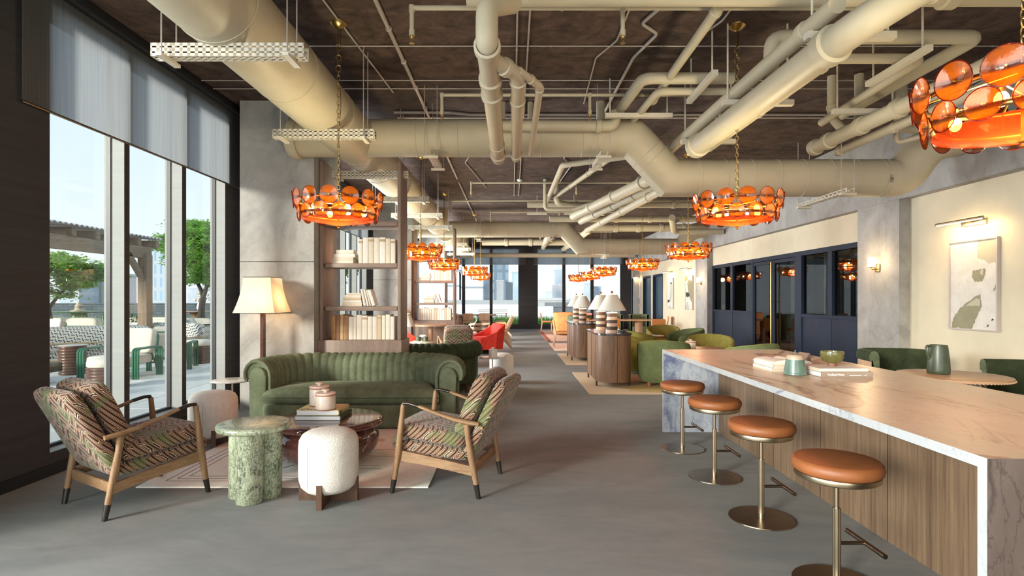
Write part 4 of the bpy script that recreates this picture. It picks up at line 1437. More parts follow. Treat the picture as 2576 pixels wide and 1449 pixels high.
def upright_book(label, x, y, z, w, h, d, mat, band=False, lean=0.0, group=None, parts=True):
    """spine towards the camera"""
    t = thing('book', label, 'book', (x + w / 2, y, z), 0, group)
    m = MB()
    m.box(-w / 2, -w / 2 + 0.003, 0.004, d, 0, h)
    m.box(w / 2 - 0.003, w / 2, 0.004, d, 0, h)
    # rounded spine
    pts = [(-w / 2, 0.006)] + [(w / 2 * math.sin(a), 0.006 - 0.007 * math.cos(a)) for a in [(-60 + 20 * i) * PI / 180 for i in range(7)]] + [(w / 2, 0.006), (w / 2, 0.010), (-w / 2, 0.010)]
    m.prism(pts, 0, h)
    if parts:
        for zz in (0.15, 0.35, 0.62, 0.82):
            m.box(-w / 2 * 0.9, w / 2 * 0.9, -0.0035, 0.003, h * zz, h * zz + 0.003)
    m.build('cover', mat, t)
    p = MB(); p.box(-w / 2 + 0.003, w / 2 - 0.003, 0.008, d - 0.005, 0.003, h - 0.004); p.build('page_block', 'page_edge', t)
    if band:
        g = MB(); g.box(-w / 2 * 0.86, w / 2 * 0.86, -0.0038, 0.002, h * 0.84, h * 0.93); g.build('title_label', 'gilt', t)
    if lean:
        t.rotation_euler = (0, lean, 0)
    return t


def flat_book(label, x, y, z, L, th, d, mat, rot=0.0, group=None, cover_th=0.003, spine='front', pages='page_edge', name='book'):
    """lying book centred on x, y; spine runs along local x on the -y side"""
    t = thing(name, label, 'book', (x, y, z), rot, group)
    c = cover_th
    m = MB()
    m.box(-L / 2, L / 2, -d / 2, d / 2, 0, c); m.box(-L / 2, L / 2, -d / 2, d / 2, th - c, th)
    pts = [(-d / 2, 0), (-d / 2 - 0.004, th * 0.25), (-d / 2 - 0.005, th * 0.5), (-d / 2 - 0.004, th * 0.75), (-d / 2, th), (-d / 2 + 0.004, th), (-d / 2 + 0.004, 0)]
    m.prism([(a, b_) for a, b_ in pts], -L / 2, L / 2, Matrix(((0, 0, 1, 0), (1, 0, 0, 0), (0, 1, 0, 0), (0, 0, 0, 1))))
    m.build('cover', mat, t)
    p = MB(); p.box(-L / 2 + 0.004, L / 2 - 0.004, -d / 2 + 0.003, d / 2 - 0.005, c, th - c); p.build('page_block', pages, t)
    return t


def shelf_books(Y, which, rich):
    bx = lambda px: (px - HX) / FPX * 7.60       # measured on the nearer shelf
    yy = Y + 0.06
    rnd = random.Random(3)
    # bottom row
    xs = [834, 844.5, 856, 865, 877, 889, 897.5, 910.5, 925, 937, 949, 961, 970.5, 982, 992.5]
    hs = [59, 61, 63, 60, 57.5, 57.5, 62, 60, 58, 58, 61.5, 61, 63, 58]
    kinds = ['tan leather', 'dark brown leather', 'pale tan', 'brown leather', 'plain white', 'plain white', 'stained cream', 'white vellum with a title label', 'white vellum', 'white vellum', 'spotted cream', 'banded white', 'mottled cream', 'pinkish cream']
    for i in range(14):
        x0, x1 = bx(xs[i]), bx(xs[i + 1])
        h = hs[i] / FPX * 7.6
        mt = tanb[i % 4] if i < 4 else vell[(i * 3) % 3 if i != 10 else 3]
        if not rich:
            h *= 0.97; mt = vell[i % 4] if i % 3 else vell[0]
        upright_book('%s book, %s from the left, base row, %s' % (kinds[i] if rich else 'cream', ORD[i], which), x0 + 0.002, yy, 0.906, x1 - x0 - 0.004, h, 0.24 + 0.02 * (i % 3), mt, i in (7, 10), group='books on the base of the ' + which, parts=rich)
    # middle shelf: flat pile and leaning books
    z = 1.359
    for i, (L, th, dx) in enumerate([(0.275, 0.048, 0), (0.255, 0.034, 0), (0.25, 0.032, -0.003), (0.225, 0.036, 0.012), (0.20, 0.030, 0.02)]):
        flat_book('pale flat book, %s from the bottom, middle shelf, %s' % (ORD[i], which), bx(885) + dx, yy + 0.12, z, L, th, 0.19, vell[(i + 1) % 4], 0.02 * (i % 3 - 1), 'flat pile on the middle shelf of the ' + which)
        z += th + 0.0005
    lx = bx(914)
    for i, (w, h, ln) in enumerate([(0.035, 0.235, -0.20), (0.026, 0.235, -0.22), (0.022, 0.225, -0.24), (0.045, 0.225, -0.30)]):
        upright_book('leaning cream book, %s of the four tilted ones, %s' % (ORD[i], which), lx, yy + 0.02, 1.362 + abs(math.sin(ln)) * w * 0.5, w, h, 0.2, vell[(i * 2) % 4], False, ln, 'leaning books on the middle shelf of the ' + which, parts=False)
        lx += w / math.cos(ln) + 0.010
    # top shelf: flat pile and tall vellum set
    z = 1.944
    for i, (L, th, dx) in enumerate([(0.285, 0.038, 0), (0.275, 0.044, 0.002), (0.285, 0.046, 0.02), (0.24, 0.055, 0.028)]):
        flat_book('pale flat book, %s from the bottom, upper shelf, %s' % (ORD[i], which), bx(863) + dx, yy + 0.10, z, L, th, 0.19, vell[i % 3], 0.015 * (i % 3 - 1), 'flat pile on the upper shelf of the ' + which)
        z += th + 0.0005
    xs = [902, 913, 927, 941, 954.5, 970.5, 983, 995]
    hs = [61, 65, 65.5, 65, 65.5, 62.5, 61]
    for i in range(7):
        x0, x1 = bx(xs[i]), bx(xs[i + 1])
        upright_book('tall white vellum book, %s from the left, upper shelf, %s' % (ORD[i], which), x0 + 0.002, yy, 1.944, x1 - x0 - 0.004, hs[i] / FPX * 7.6, 0.26, vell[(i * 2) % 3], i in (2, 4, 0, 6), group='tall vellum set on the upper shelf of the ' + which, parts=rich)


shelf_books(7.53, 'nearer bookshelf', True)
shelf_books(14.55, 'farther bookshelf', False)


# ================================================================== CHANNELLED SOFA
def u_path(hw, yfront, yback, rc, n=10):
    """inner line of the sofa back in plan: left arm front -> round the back -> right arm front"""
    pts = [(-hw, yfront)]
    pts += [(-hw, yback - rc)] if yfront < yback - rc else []
    pts += [(-hw + rc - rc * math.cos(a), yback - rc + rc * math.sin(a)) for a in [PI / 2 * i / n for i in range(1, n + 1)]]
    pts += [(hw - rc + rc * math.sin(a), yback - rc + rc * math.cos(a)) for a in [PI / 2 * i / n for i in range(0, n + 1)]]
    pts += [(hw, yfront)]
    return pts


def resample(pts, step):
    pts = [Vector((p[0], p[1])) for p in pts]
    L = [0.0]
    for a, b_ in zip(pts, pts[1:]):
        L.append(L[-1] + (b_ - a).length)
    n = max(2, int(round(L[-1] / step)))
    out = []
    for i in range(n + 1):
        s = L[-1] * i / n
        k = 0
        while k < len(L) - 2 and L[k + 1] < s:
            k += 1
        f = (s - L[k]) / max(1e-9, L[k + 1] - L[k])
        out.append((pts[k].lerp(pts[k + 1], min(1, f)), s))
    return out, L[-1]


def sweep(pts2, prof, rib=None, ribw=0.1, ribd=0.012, ribmask=None, m=None):
    """prof: list of (outward offset, z); returns grid in mesh builder m"""
    m = m or MB()
    rs, L = resample(pts2, 0.0115 if rib else 0.04)
    nr = max(1, round(L / ribw))
    rows = []
    for i, (p, s) in enumerate(rs):
        a = rs[max(0, i - 1)][0]
        b_ = rs[min(len(rs) - 1, i + 1)][0]
        t = (b_ - a).normalized()
        nrm = Vector((-t.y, t.x))     # outward: left of travel direction
        row = []
        bul = abs(math.sin(PI * s / L * nr)) ** 0.45 * ribd if rib else 0.0
        for j, (o, z) in enumerate(prof):
            k = ribmask[j] if ribmask else 0.0
            # bulge along profile normal
            q0, q1 = prof[max(0, j - 1)], prof[min(len(prof) - 1, j + 1)]
            pt = Vector((q1[0] - q0[0], q1[1] - q0[1]))
            pt = pt.normalized() if pt.length > 1e-9 else Vector((0, 1))
            pn = Vector((-pt.y, pt.x))
            oo, zz = o + pn.x * bul * k, z + pn.y * bul * k
            row.append((p.x + nrm.x * oo, p.y + nrm.y * oo, zz))
        rows.append(row)
    m.grid(rows)
    return m


def sofa(label, loc, rotz, mat, name='channelled_sofa', ln=2.5):
    """local: front towards -y, origin below the middle of the front"""
    t = thing(name, label, 'sofa', loc, rotz)
    hw = ln / 2
    ih = hw - 0.30
    path = u_path(ih, 0.14, 0.80, 0.42)
    # inward face up, over the roll and down behind
    prof = [(0.0, 0.34), (0.0, 0.46), (0.0, 0.56), (0.008, 0.63), (0.035, 0.69), (0.085, 0.735), (0.15, 0.752), (0.215, 0.738), (0.262, 0.695), (0.285, 0.635), (0.285, 0.575), (0.275, 0.545), (0.255, 0.540), (0.235, 0.56), (0.232, 0.62), (0.20, 0.66), (0.15, 0.675)]
    mask = [1] * 11 + [0.4] + [0] * 5
    m = sweep(path, prof, True, 0.093, 0.026, mask)
    m.build('channelled_backrest', mat, t, 60)
    # end caps of the roll
    for s in (-1, 1):
        a = MB()
        pts = [(o, z) for o, z in prof]
        mx = Matrix.Translation((s * ih, 0.145, 0)) @ Matrix(((s, 0, 0, 0), (0, 0, 1, 0), (0, 1, 0, 0), (0, 0, 0, 1)))
        # trim tube following the arch
        a.tube([(s * (ih + o), 0.14, z) for o, z in prof[0:13]], 0.020, 8)
        outer = [(o, z) for o, z in prof[:13]]
        inner = [(0.200, 0.60), (0.195, 0.64), (0.16, 0.672), (0.12, 0.685), (0.075, 0.668), (0.045, 0.62), (0.040, 0.34)]
        a.prism(outer + inner, 0.0, 0.03, mx)
        a.build('arm_trim', mat, t, 50)
        b_ = MB()
        arch = [(0.030, 0.14), (0.055, 0.11), (0.20, 0.11), (0.225, 0.14)] + [(0.13 + 0.095 * math.cos(q), 0.585 + 0.098 * math.sin(q)) for q in [PI * i / 12 for i in range(13)]]
        b_.prism(arch, -0.045, 0.30, mx, 0.022, 3)
        b_.build('arm_front', mat, t, 60)
    # outer shell below the roll
    prof2 = [(0.02, 0.10), (0.12, 0.085), (0.19, 0.10), (0.225, 0.15), (0.232, 0.24), (0.232, 0.60), (0.20, 0.64)]
    m = sweep(path, prof2)
    m.build('back_shell', mat, t, 60)
    # base plinth, bulging forward
    m = MB()
    ol = rrect(-ih - 0.06, ih + 0.06, -0.02, 0.82, 0.14, 6)
    rs = []
    for f, z in ((0.93, 0.02), (0.99, 0.035), (1.0, 0.07), (1.0, 0.21), (0.99, 0.255), (0.95, 0.275)):
        rs.append([(x * (1 - (1 - f) * 0.35), 0.40 + (y - 0.40) * f, z) for x, y in ol])
    m.rings(rs)
    m.build('base', mat, t, 60)
    # seat cushion with a soft front lip
    m = MB()
    rs = []
    hw2 = ih - 0.012
    for z, ins, fr in ((0.275, 0.05, 0.03), (0.285, 0.015, 0.0), (0.315, 0.0, -0.022), (0.345, 0.0, -0.028), (0.352, 0.010, -0.016), (0.360, 0.0, -0.028), (0.40, 0.01, -0.018), (0.435, 0.05, 0.02), (0.455, 0.12, 0.10), (0.462, 0.28, 0.25)):
        row = []
        for i in range(17):    # front edge, widening over the arms
            q = -1 + i / 8
            xx = q * (hw2 + (0.055 if z < 0.44 else 0.0) - ins)
            row.append((xx, fr + 0.02 + 0.03 * q * q * 0.6, z + (0.012 * (1 - q * q) if z > 0.40 else 0)))
        for i in range(1, 17):
            q = 1 - i / 8
            row.append((q * (hw2 - ins), 0.74 - ins * 0.8 - 0.1 * q ** 4, z * 1.0))
        rs.append(row)
    m.rings(rs)
    m.build('seat_cushion', mat, t, 60)
    for s in (-1, 1):
        for yy in (0.16, 0.80):
            f = MB(); f.cyl((s * (ih + 0.1), yy, 0.0), (s * (ih + 0.1), yy, 0.12), 0.03, 0.035, 14); f.build('foot', 'walnut_dark', t)
    return t


sofa('green velvet channelled sofa with rolled arms behind the dark marble coffee table', (-1.81, 6.20, 0), 0, 'green_velvet')
sofa('shade-darkened green channelled sofa standing back to back behind the first one', (-1.76, 9.50, 0), PI, 'dark_velvet')  # same sofa model; the dark of its shaded side put into the velvet


# ================================================================== ZIGZAG ARMCHAIRS
def cushion(m, x0, x1, y0, y1, z0, z1, r=0.04, crown=0.015, mx=None, nx=10, ny=10):
    """soft box: rounded corners and edges with a crowned face"""
    k = min(.10, .045 / max(.1, min(x1 - x0, y1 - y0)) * 1.6)
    us = [0, .012, .035, .075, .14, .3, .5, .7, .86, .925, .965, .988, 1]

    def pt(u, v, top):
        a, b = 2 * u - 1, 2 * v - 1
        eu, ev = abs(a), abs(b)
        c = max(0.0, (1 - eu ** 14) * (1 - ev ** 14))
        a2, b2 = a * (1 - k * ev ** 9), b * (1 - k * eu ** 9)
        zc, h = (z0 + z1) / 2, (z1 - z0) / 2
        zz = zc + (h * (0.30 + 0.70 * c ** 0.42) + crown * (1 - eu ** 2) * (1 - ev ** 2)) * (1 if top else -1)
        p = Vector(((x0 + x1) / 2 + (x1 - x0) / 2 * a2, (y0 + y1) / 2 + (y1 - y0) / 2 * b2, zz))
        return mx @ p if mx else p
    for top in (True, False):
        m.grid([[pt(u, v, top) for u in us] for v in us])
    rim = [(u, 0) for u in us] + [(1, v) for v in us[1:]] + [(u, 1) for u in us[-2::-1]] + [(0, v) for v in us[-2::-1]]
    m.grid([[pt(u, v, True) for u, v in rim], [pt(u, v, False) for u, v in rim]])
    return m


def zig_chair(label, loc, ang):
    """local: faces +y"""
    t = thing('armchair', label, 'armchair', loc, ang - PI / 2, 'zigzag-fabric oak armchairs')
    for s in (-1, 1):
        # front leg with dark tip
        l = MB(); l.tube([(s * .340, .335, .0), (s * .336, .315, .12), (s * .332, .285, .32), (s * .326, .262, .55), (s * .322, .250, .665)], [.016, .020, .026, .021, .018], 14, True, 1.0)
        o = l.build('front_leg', 'oak', t)
        MB().cyl((s * .3403, .3355, .0), (s * .3365, .317, .105), .0168, .0212, 14).build('leg_tip', 'steel_dark', o)
        l = MB(); l.tube([(s * .300, -.335, .0), (s * .304, -.315, .12), (s * .312, -.278, .32), (s * .318, -.258, .45), (s * .320, -.250, .545)], [.016, .020, .025, .021, .024], 14)
        o = l.build('rear_leg', 'oak', t)
        MB().cyl((s * .2997, -.3355, .0), (s * .3036, -.317, .105), .0168, .0212, 14).build('leg_tip', 'steel_dark', o)
        # arm: rises from rear paddle to the front knuckle
        pts = [(s * .318, -.345, .548), (s * .322, -.27, .556), (s * .328, -.15, .578), (s * .332, 0.0, .622), (s * .332, .12, .660), (s * .328, .20, .678), (s * .323, .245, .676), (s * .322, .262, .64)]
        a = MB(); a.tube(fillet(pts[:], .03, 2), 0.001, 4)
        a = MB(); a.tube(pts, [.024, .030, .025, .021, .019, .018, .019, .017], 14, True, 0.62, (0, 0, 1))
        o = a.build('armrest', 'oak_rail', t)
        w = MB(); w.tube(pts[4:7], [.0205, .0200, .0205], 14, True, 0.66, (0, 0, 1)); w.build('arm_wrap', 'steel_dark', o)
        # side rail
        r = MB()
        def cr(y, z, h):
            return [(s * .330, y, z - h), (s * .305, y, z - h), (s * .305, y, z + h), (s * .330, y, z + h)]
        r.rings([cr(.30, .285, .040), (cr(.10, .262, .036)), (cr(-.10, .235, .034)), (cr(-.295, .205, .034))])
        r.build('side_rail', 'oak_rail', t)
    r = MB(); r.box(-.32, .32, .275, .300, .245, .315, .004); r.build('front_rail', 'oak_rail', t)
    r = MB(); r.box(-.31, .31, -.295, -.272, .165, .235, .004); r.build('rear_rail', 'oak_rail', t)
    for yy in (.12, -.1):
        pass
    # lower seat pad, folded up at the back
    mx = Matrix.Translation((0, .06, .33)) @ Matrix.Rotation(math.radians(5.5), 4, 'X')
    c = MB(); cushion(c, -.30, .30, -.33, .33, -.045, .040, mx=mx); c.build('lower_seat_pad', 'zigzag', t, 70)
    mx = Matrix.Translation((0, .05, .435)) @ Matrix.Rotation(math.radians(6.5), 4, 'X')
    c = MB(); cushion(c, -.298, .298, -.29, .30, -.055, .052, crown=.022, mx=mx); c.build('seat_cushion', 'zigzag', t, 70)
    # backrest shell and pillow, reclined
    mx = Matrix.Translation((0, -.335, .55)) @ Matrix.Rotation(math.radians(-26), 4, 'X') @ Matrix.Rotation(PI / 2, 4, 'X')
    c = MB()
    m2 = Matrix.Translation((0, -.222, .27)) @ Matrix.Rotation(math.radians(26), 4, 'X')
    cm = MB(); cushion_vert(cm, -.30, .30, -.045, .045, 0.0, .655, m2); cm.build('backrest', 'zigzag', t, 70)
    m3 = Matrix.Translation((0, -.165, .43)) @ Matrix.Rotation(math.radians(24), 4, 'X')
    cm = MB(); cushion_vert(cm, -.285, .285, -.055, .062, 0.0, .515, m3, .018); cm.build('back_pillow', 'zigzag', t, 70)
    k = MB(); k.cyl((-.315, -.36, .52), (.315, -.36, .52), .012); k.build('back_rod', 'oak_rail', t)
    return t


def cushion_vert(m, x0, x1, y0, y1, z0, z1, mx, crown=0.006):
    """soft upright slab"""
    R = mx @ Matrix(((1, 0, 0, 0), (0, 0, -1, 0), (0, 1, 0, 0), (0, 0, 0, 1)))
    # local (x, z-as-y, -y-as-z)
    return cushion(m, x0, x1, z0, z1, -y1, -y0, crown=crown, mx=R)


zig_chair('oak armchair with zigzag cushions at the left, turned away towards the windows and sofa', (-2.765, 4.10, 0), math.radians(58.8))
z2 = zig_chair('oak armchair with zigzag cushions facing left across the coffee table', (-0.50, 4.44, 0), math.radians(166))
dup(z2, 'zigzag armchair partly hidden behind the rolled arm of the dark green sofa', (-1.24, 12.0, 0), math.radians(16))


# ================================================================== POUFS AND SMALL TABLES
def pouf(label, x, y, rot=0.0, r=0.21):
    t = thing('pouf', label, 'pouf', (x, y, 0), rot, 'round cream boucle poufs')
    m = MB()
    prof = [(0.02, 0.062), (0.10, 0.066), (0.16, 0.085), (0.195, 0.12), (0.208, 0.17), (0.21, 0.22), (0.21, 0.40), (0.205, 0.445), (0.185, 0.482), (0.15, 0.503), (0.10, 0.514), (0.03, 0.518)]
    m.lathe([(q[0] * r / .21, q[1]) for q in prof], 44)
    m.build('cushion', 'boucle', t, 60)
    for a in (0, PI / 2):
        mx = Matrix.Rotation(a, 4, 'Z')
        b_ = MB()
        ol = [(-0.212, 0), (0.212, 0), (0.212, 0.17), (0.203, 0.17)] + [(0.20 * math.cos(q), 0.19 - 0.125 * math.sin(q)) for q in [0.25 + (PI - 0.5) * i / 12 for i in range(13)]] + [(-0.203, 0.17), (-0.212, 0.17)]
        b_.prism(ol, -0.019, 0.019, mx @ Matrix(((1, 0, 0, 0), (0, 0, -1, 0), (0, 1, 0, 0), (0, 0, 0, 1))))
        b_.build('base_cross', 'walnut_dark', t)
    s = MB()
    s.tube([(-0.085 * r / .21, -0.193 * r / .21, 0.13 + i * 0.06) for i in range(6)], 0.0015, 4)
    s.build('seam', 'sand_ceramic', t)
    return t


p0 = pouf('cream boucle pouf on a dark wooden cross base, in front of the coffee table', -1.335, 4.05)
dup(p0, 'cream boucle pouf standing by the tall windows beside the small white table', (-3.02, 5.62, 0), 0.5, scale=(1.08, 1.08, 1.03))
dup(p0, 'cream boucle pouf behind the right zigzag armchair next to a small round table', (-0.19, 9.75, 0), 0.4)

# green marble side table
t = thing('side_table', 'green marble side table with a round top on three clustered columns', 'side table', (-1.90, 4.08, 0), 0)
for x, y, r in ((0.01, -0.075, 0.094), (-0.105, 0.04, 0.088), (0.095, 0.055, 0.088)):
    m = MB(); m.lathe([(r - .004, 0), (r, 0.004), (r, 0.505)], 36, (x, y, 0)); m.build('column', 'green_marble', t, 50)
m = MB(); m.lathe([(0.235, 0.503), (0.250, 0.508), (0.258, 0.52), (0.258, 0.538), (0.250, 0.550), (0.235, 0.553)], 56, (0, 0.02, 0)); m.build('tabletop', 'green_marble', t, 50)

# oxblood marble coffee table
t = thing('coffee_table', 'round dark red marble coffee table on a bulging bowl base', 'coffee table', (-1.64, 4.98, 0.012), 0)
m = MB(); m.lathe([(0.40, 0.325), (0.455, 0.330), (0.472, 0.340), (0.476, 0.360), (0.470, 0.378), (0.455, 0.386), (0.43, 0.388)], 72); m.build('tabletop', 'red_marble', t, 50)
m = MB(); m.lathe([(0.20, 0.0), (0.30, 0.02), (0.375, 0.07), (0.425, 0.14), (0.438, 0.20), (0.43, 0.255), (0.40, 0.30), (0.35, 0.325)], 64); m.build('bowl_base', 'red_marble', t, 60)

# small white side table by the window, and its twin deeper in
def pin_table(label, x, y, r=0.235, h=0.50):
    t = thing('pedestal_side_table', label, 'side table', (x, y, 0), 0)
    m = MB(); m.lathe([(r - .01, h - .018), (r, h - .012), (r, h - .004), (r - .008, h)], 40); m.build('tabletop', 'white_marble', t)
    m = MB(); m.cyl((0, 0, 0.02), (0, 0, h - .015), 0.009, None, 12); m.build('pole', 'champagne', t)
    m = MB(); m.lathe([(0.11, 0), (0.11, 0.018), (0.10, 0.028), (0.02, 0.03)], 32); m.build('base', 'white_marble', t)
    return t


pin_table('small round white marble table on a thin pole beside the left sofa arm', -3.33, 6.62)
pin_table('small round white table carrying a lidded jar behind the right zigzag armchair', -0.33, 9.20, 0.22)


def lid_jar(label, x, y, z, r, h, mat='cream_ceramic', trim='terracotta', cat='jar', name='lidded_jar', knob=0.8):
    t = thing(name, label, cat, (x, y, z), 0.4)
    m = MB(); m.lathe([(r * .94, 0.0), (r, 0.006), (r, h - .004), (r * .97, h)], 32); m.build('body', mat, t)
    if trim:
        m = MB(); m.lathe([(r * .96, 0.0), (r * 1.008, 0.004), (r * 1.008, 0.010)], 32); m.build('base_rim', trim, t)
        m = MB(); m.lathe([(r * 1.0, h - .012), (r * 1.012, h - .008), (r * 1.0, h + .001)], 32); m.build('clay_rim', trim, t)
    m = MB(); m.lathe([(r * 1.02, h), (r * 1.03, h + .006), (r * 0.98, h + .013), (r * .2, h + .017), (r * .16, h + .028), (r * .38, h + .031), (r * .40, h + .040), (r * .3, h + .044)], 32); m.build('lid', mat, t)
    return t


lid_jar('taller lidded cream jar with clay rims at the back of the coffee table books', -1.775, 5.12, 0.4835, 0.087, 0.165)
lid_jar('shorter lidded cream jar with clay rims at the front of the coffee table books', -1.655, 4.93, 0.4835, 0.087, 0.135)
lid_jar('white marble lidded jar on the small round table behind the right armchair', -0.32, 9.16, 0.50, 0.07, 0.12, 'white_marble', None)

M['lemon_cover'] = plain('pale yellow cover', (0.62, 0.56, 0.28), 0.4)
M['green_cover'] = plain('dark green cover', (0.055, 0.085, 0.055), 0.4)
M['white_pages'] = striped('white pages', 2, 500, [(0.0, (0.72, 0.71, 0.72)), (0.5, (0.64, 0.63, 0.64))], 0.9)


def words(txt, parent, loc, rot, size, mat, name='lettering', sx=1.0):
    c = bpy.data.curves.new(name, 'FONT')
    c.body = txt
    c.size = size
    c.extrude = 0.0004
    c.offset = size * 0.012
    o = bpy.data.objects.new(name, c)
    COL.objects.link(o)
    c.materials.append(M[mat])
    bpy.context.view_layer.update()
    me = bpy.data.meshes.new_from_object(o.evaluated_get(bpy.context.evaluated_depsgraph_get()))
    bpy.data.objects.remove(o)
    bpy.data.curves.remove(c)
    me.name = name
    if not me.materials:
        me.materials.append(M[mat])
    o = bpy.data.objects.new(name, me)
    COL.objects.link(o)
    o.parent = parent
    o.location = loc
    o.rotation_euler = rot
    o.scale = (sx, 1, 1)
    return o


# spines face +x: rotate the books a quarter turn
bk = flat_book('thick dark green book at the bottom of the pile on the coffee table', -1.70, 5.02, 0.4002, 0.34, 0.040, 0.40, 'green_cover', PI / 2, None, 0.004, pages='white_pages')
bk2 = flat_book('pale yellow book with black numerals on its spine, under the two cream jars', -1.71, 5.03, 0.4404, 0.31, 0.0425, 0.37, 'lemon_cover', PI / 2, None, 0.003, pages='white_pages')
words('1000', bk2, (-0.135, -0.1905, 0.008), (PI / 2, 0, 0), 0.034, 'black', 'spine_numerals', 0.9)
ln = MB(); ln.box(-0.05, 0.09, -0.1910, -0.190, 0.022, 0.024); ln.box(-0.045, 0.05, -0.1910, -0.190, 0.014, 0.0155); ln.box(0.12, 0.124, -0.191, -0.19, 0.012, 0.032); ln.build('spine_print', 'black', bk2)
words('Ou', bk2, (-0.145, 0.165, 0.0428), (0, 0, -PI / 2), 0.10, 'black', 'cover_lettering', 1.1)

# floor lamp
t = thing('floor_lamp', 'floor lamp with a square cream shade between the sofa and the concrete column', 'floor lamp', (-3.16, 7.05, 0), 0)
m = MB(); m.lathe([(0.15, 0), (0.15, 0.015), (0.13, 0.028), (0.03, 0.034)], 32); m.build('base', 'bronze', t)
m = MB()
rp = []
for i in range(48):
    a = 2 * PI * i / 48
    rr = 0.030 + 0.0025 * math.cos(a * 12)
    rp.append((rr * math.cos(a), rr * math.sin(a)))
m.prism(rp, 0.03, 1.30); m.tube([(0.034 * math.cos(2 * PI * i / 24), 0.034 * math.sin(2 * PI * i / 24), 0.95) for i in range(24)], 0.006, 6, closed=True)
m.build('pole', M.setdefault('mahogany', wood('reeded mahogany', (0.06, 0.022, 0.014), (0.13, 0.05, 0.035), (9, 9, 1), 3, 0.35)), t)
m = MB()
rs = []
for i in range(9):
    f = i / 8
    w_ = 0.262 - (0.262 - 0.175) * (1 - (1 - f) ** 1.7)
    rs.append(rrect(-w_, w_, -w_, w_, 0.012, 2))
rows = [[(x, y, 1.285 + 0.445 * i / 8) for x, y in r] for i, r in enumerate(rs)]
m.rings(rows, True, False, False)
m.build('shade', 'shade_cloth', t, 30)
m = MB()
for r, z in ((rs[0], 1.285), (rs[-1], 1.73)):
    m.tube([(x, y, z) for x, y in r], 0.004, 5, closed=True)
m.build('shade_trim', 'steel_dark', t)
m = MB(); m.sphere((0, 0, 1.47), 0.035, 14, 8); m.build('bulb', M.setdefault('lamp_bulb', emit('lamp bulb', (1.0, 0.62, 0.28), 18)), t)
add_light('floor_lamp_light', 'POINT', (-3.10, 7.05, 1.40), 5, (1.0, 0.66, 0.34), shadow_soft_size=0.05)

# rug under the first group
rg = thing('rug', 'large cream rug with thin brown lines under the coffee table', 'rug', (-1.78, 5.55, 0), 0)
m = MB(); m.box(-1.13, 1.13, -1.255, 1.3, 0.0, 0.011, 0.004); m.build('pile', 'rug_cream', rg)
m = MB()
def rline(pts, w=0.0045, z=0.0112):
    m.tube([(x, y, z) for x, y in pts], w, 4, True, 0.12, (0, 0, 1))
for dx in (0, 0.06, 0.12):
    rline([(-0.98 + dx, -1.12 + dx), (0.40, -1.12 + dx)]); rline([(-0.98 + dx, -1.12 + dx), (-0.98 + dx, 0.6)])
rline([(0.30, -0.72), (0.62, -0.72)]); rline([(0.30, -0.80), (0.66, -0.80)])
rline([(0.95, -0.20), (0.5, -0.20)] + [(0.5 - 0.11 * math.sin(q), -0.31 + 0.11 * math.cos(q)) for q in [PI * i / 10 for i in range(11)]] + [(0.95, -0.42)])
m.build('line_pattern', 'rug_line', rg)
m = MB(); m.lathe([(0.21, 0.0105), (0.21, 0.0118)], 36, (-0.42, -0.45, 0), sx=1.15, sy=0.85); m.lathe([(0.06, 0.0105), (0.06, 0.0118)], 24, (0.42, 0.16, 0)); m.build('peach_shapes', 'rug_peach', rg)
m = MB(); m.tube([(-0.22, -0.82, .0115), (-0.05, -0.60, .0115)], 0.007, 4, True, 0.12); m.tube([(-0.21, -0.63, .0115), (-0.08, -0.52, .0115)], 0.007, 4, True, 0.12); m.build('ink_strokes', 'rug_ink', rg)
# crumpled cloth peeping out behind the sofa base
# ================================================================== MARBLE BAR AND STOOLS
bar = thing('bar_counter', 'long marble-topped bar with waterfall ends and ribbed wooden front', 'bar counter', (0, 0, 0), 0)
BX0, BX1, BY0, BY1, BH = 1.655, 2.95, 1.94, 6.14, 0.904
m = MB(); m.box(BX0, BX1, BY0, BY1, BH - 0.040, BH); m.build('countertop', ['bar_top'], bar)
m = MB(); m.box(BX0 - 0.0006, BX0 + 0.0005, BY0, BY1, BH - 0.040, BH - 0.0002); m.build('counter_edge', 'bar_edge', bar)
m = MB(); m.box(BX0, BX1, BY1 - 0.04, BY1, 0, BH - 0.04); m.build('far_end_slab', 'bar_end_skylit', bar)
m = MB(); m.box(BX0 - 0.0006, BX0 + 0.0005, BY1 - 0.04, BY1, 0, BH - 0.04); m.build('slab_edge', 'bar_edge', bar)
m = MB(); m.box(BX0 - 0.0006, BX0 + 0.0005, BY0, BY0 + 0.04, 0, BH - 0.04); m.build('slab_edge', 'bar_edge', bar)
m = MB(); m.box(BX0, BX1, BY0, BY0 + 0.04, 0, BH - 0.04); m.box(BX0, BX1, BY0 - 0.0008, BY0 + 0.0002, 0, BH - 0.0005); m.build('near_end_slab', 'bar_end_shaded', bar)
m = MB(); m.box(2.26, BX1 - 0.05, BY0 + 0.04, BY1 - 0.04, 0, BH - 0.04)
m.build('wood_front', 'bar_wood', bar)
m = MB()
for y in (2.62, 3.35, 4.08, 4.81, 5.54):
    m.box(2.2585, 2.261, y, y + 0.003, 0, BH - 0.04)
m.build('panel_joints', 'black', bar)


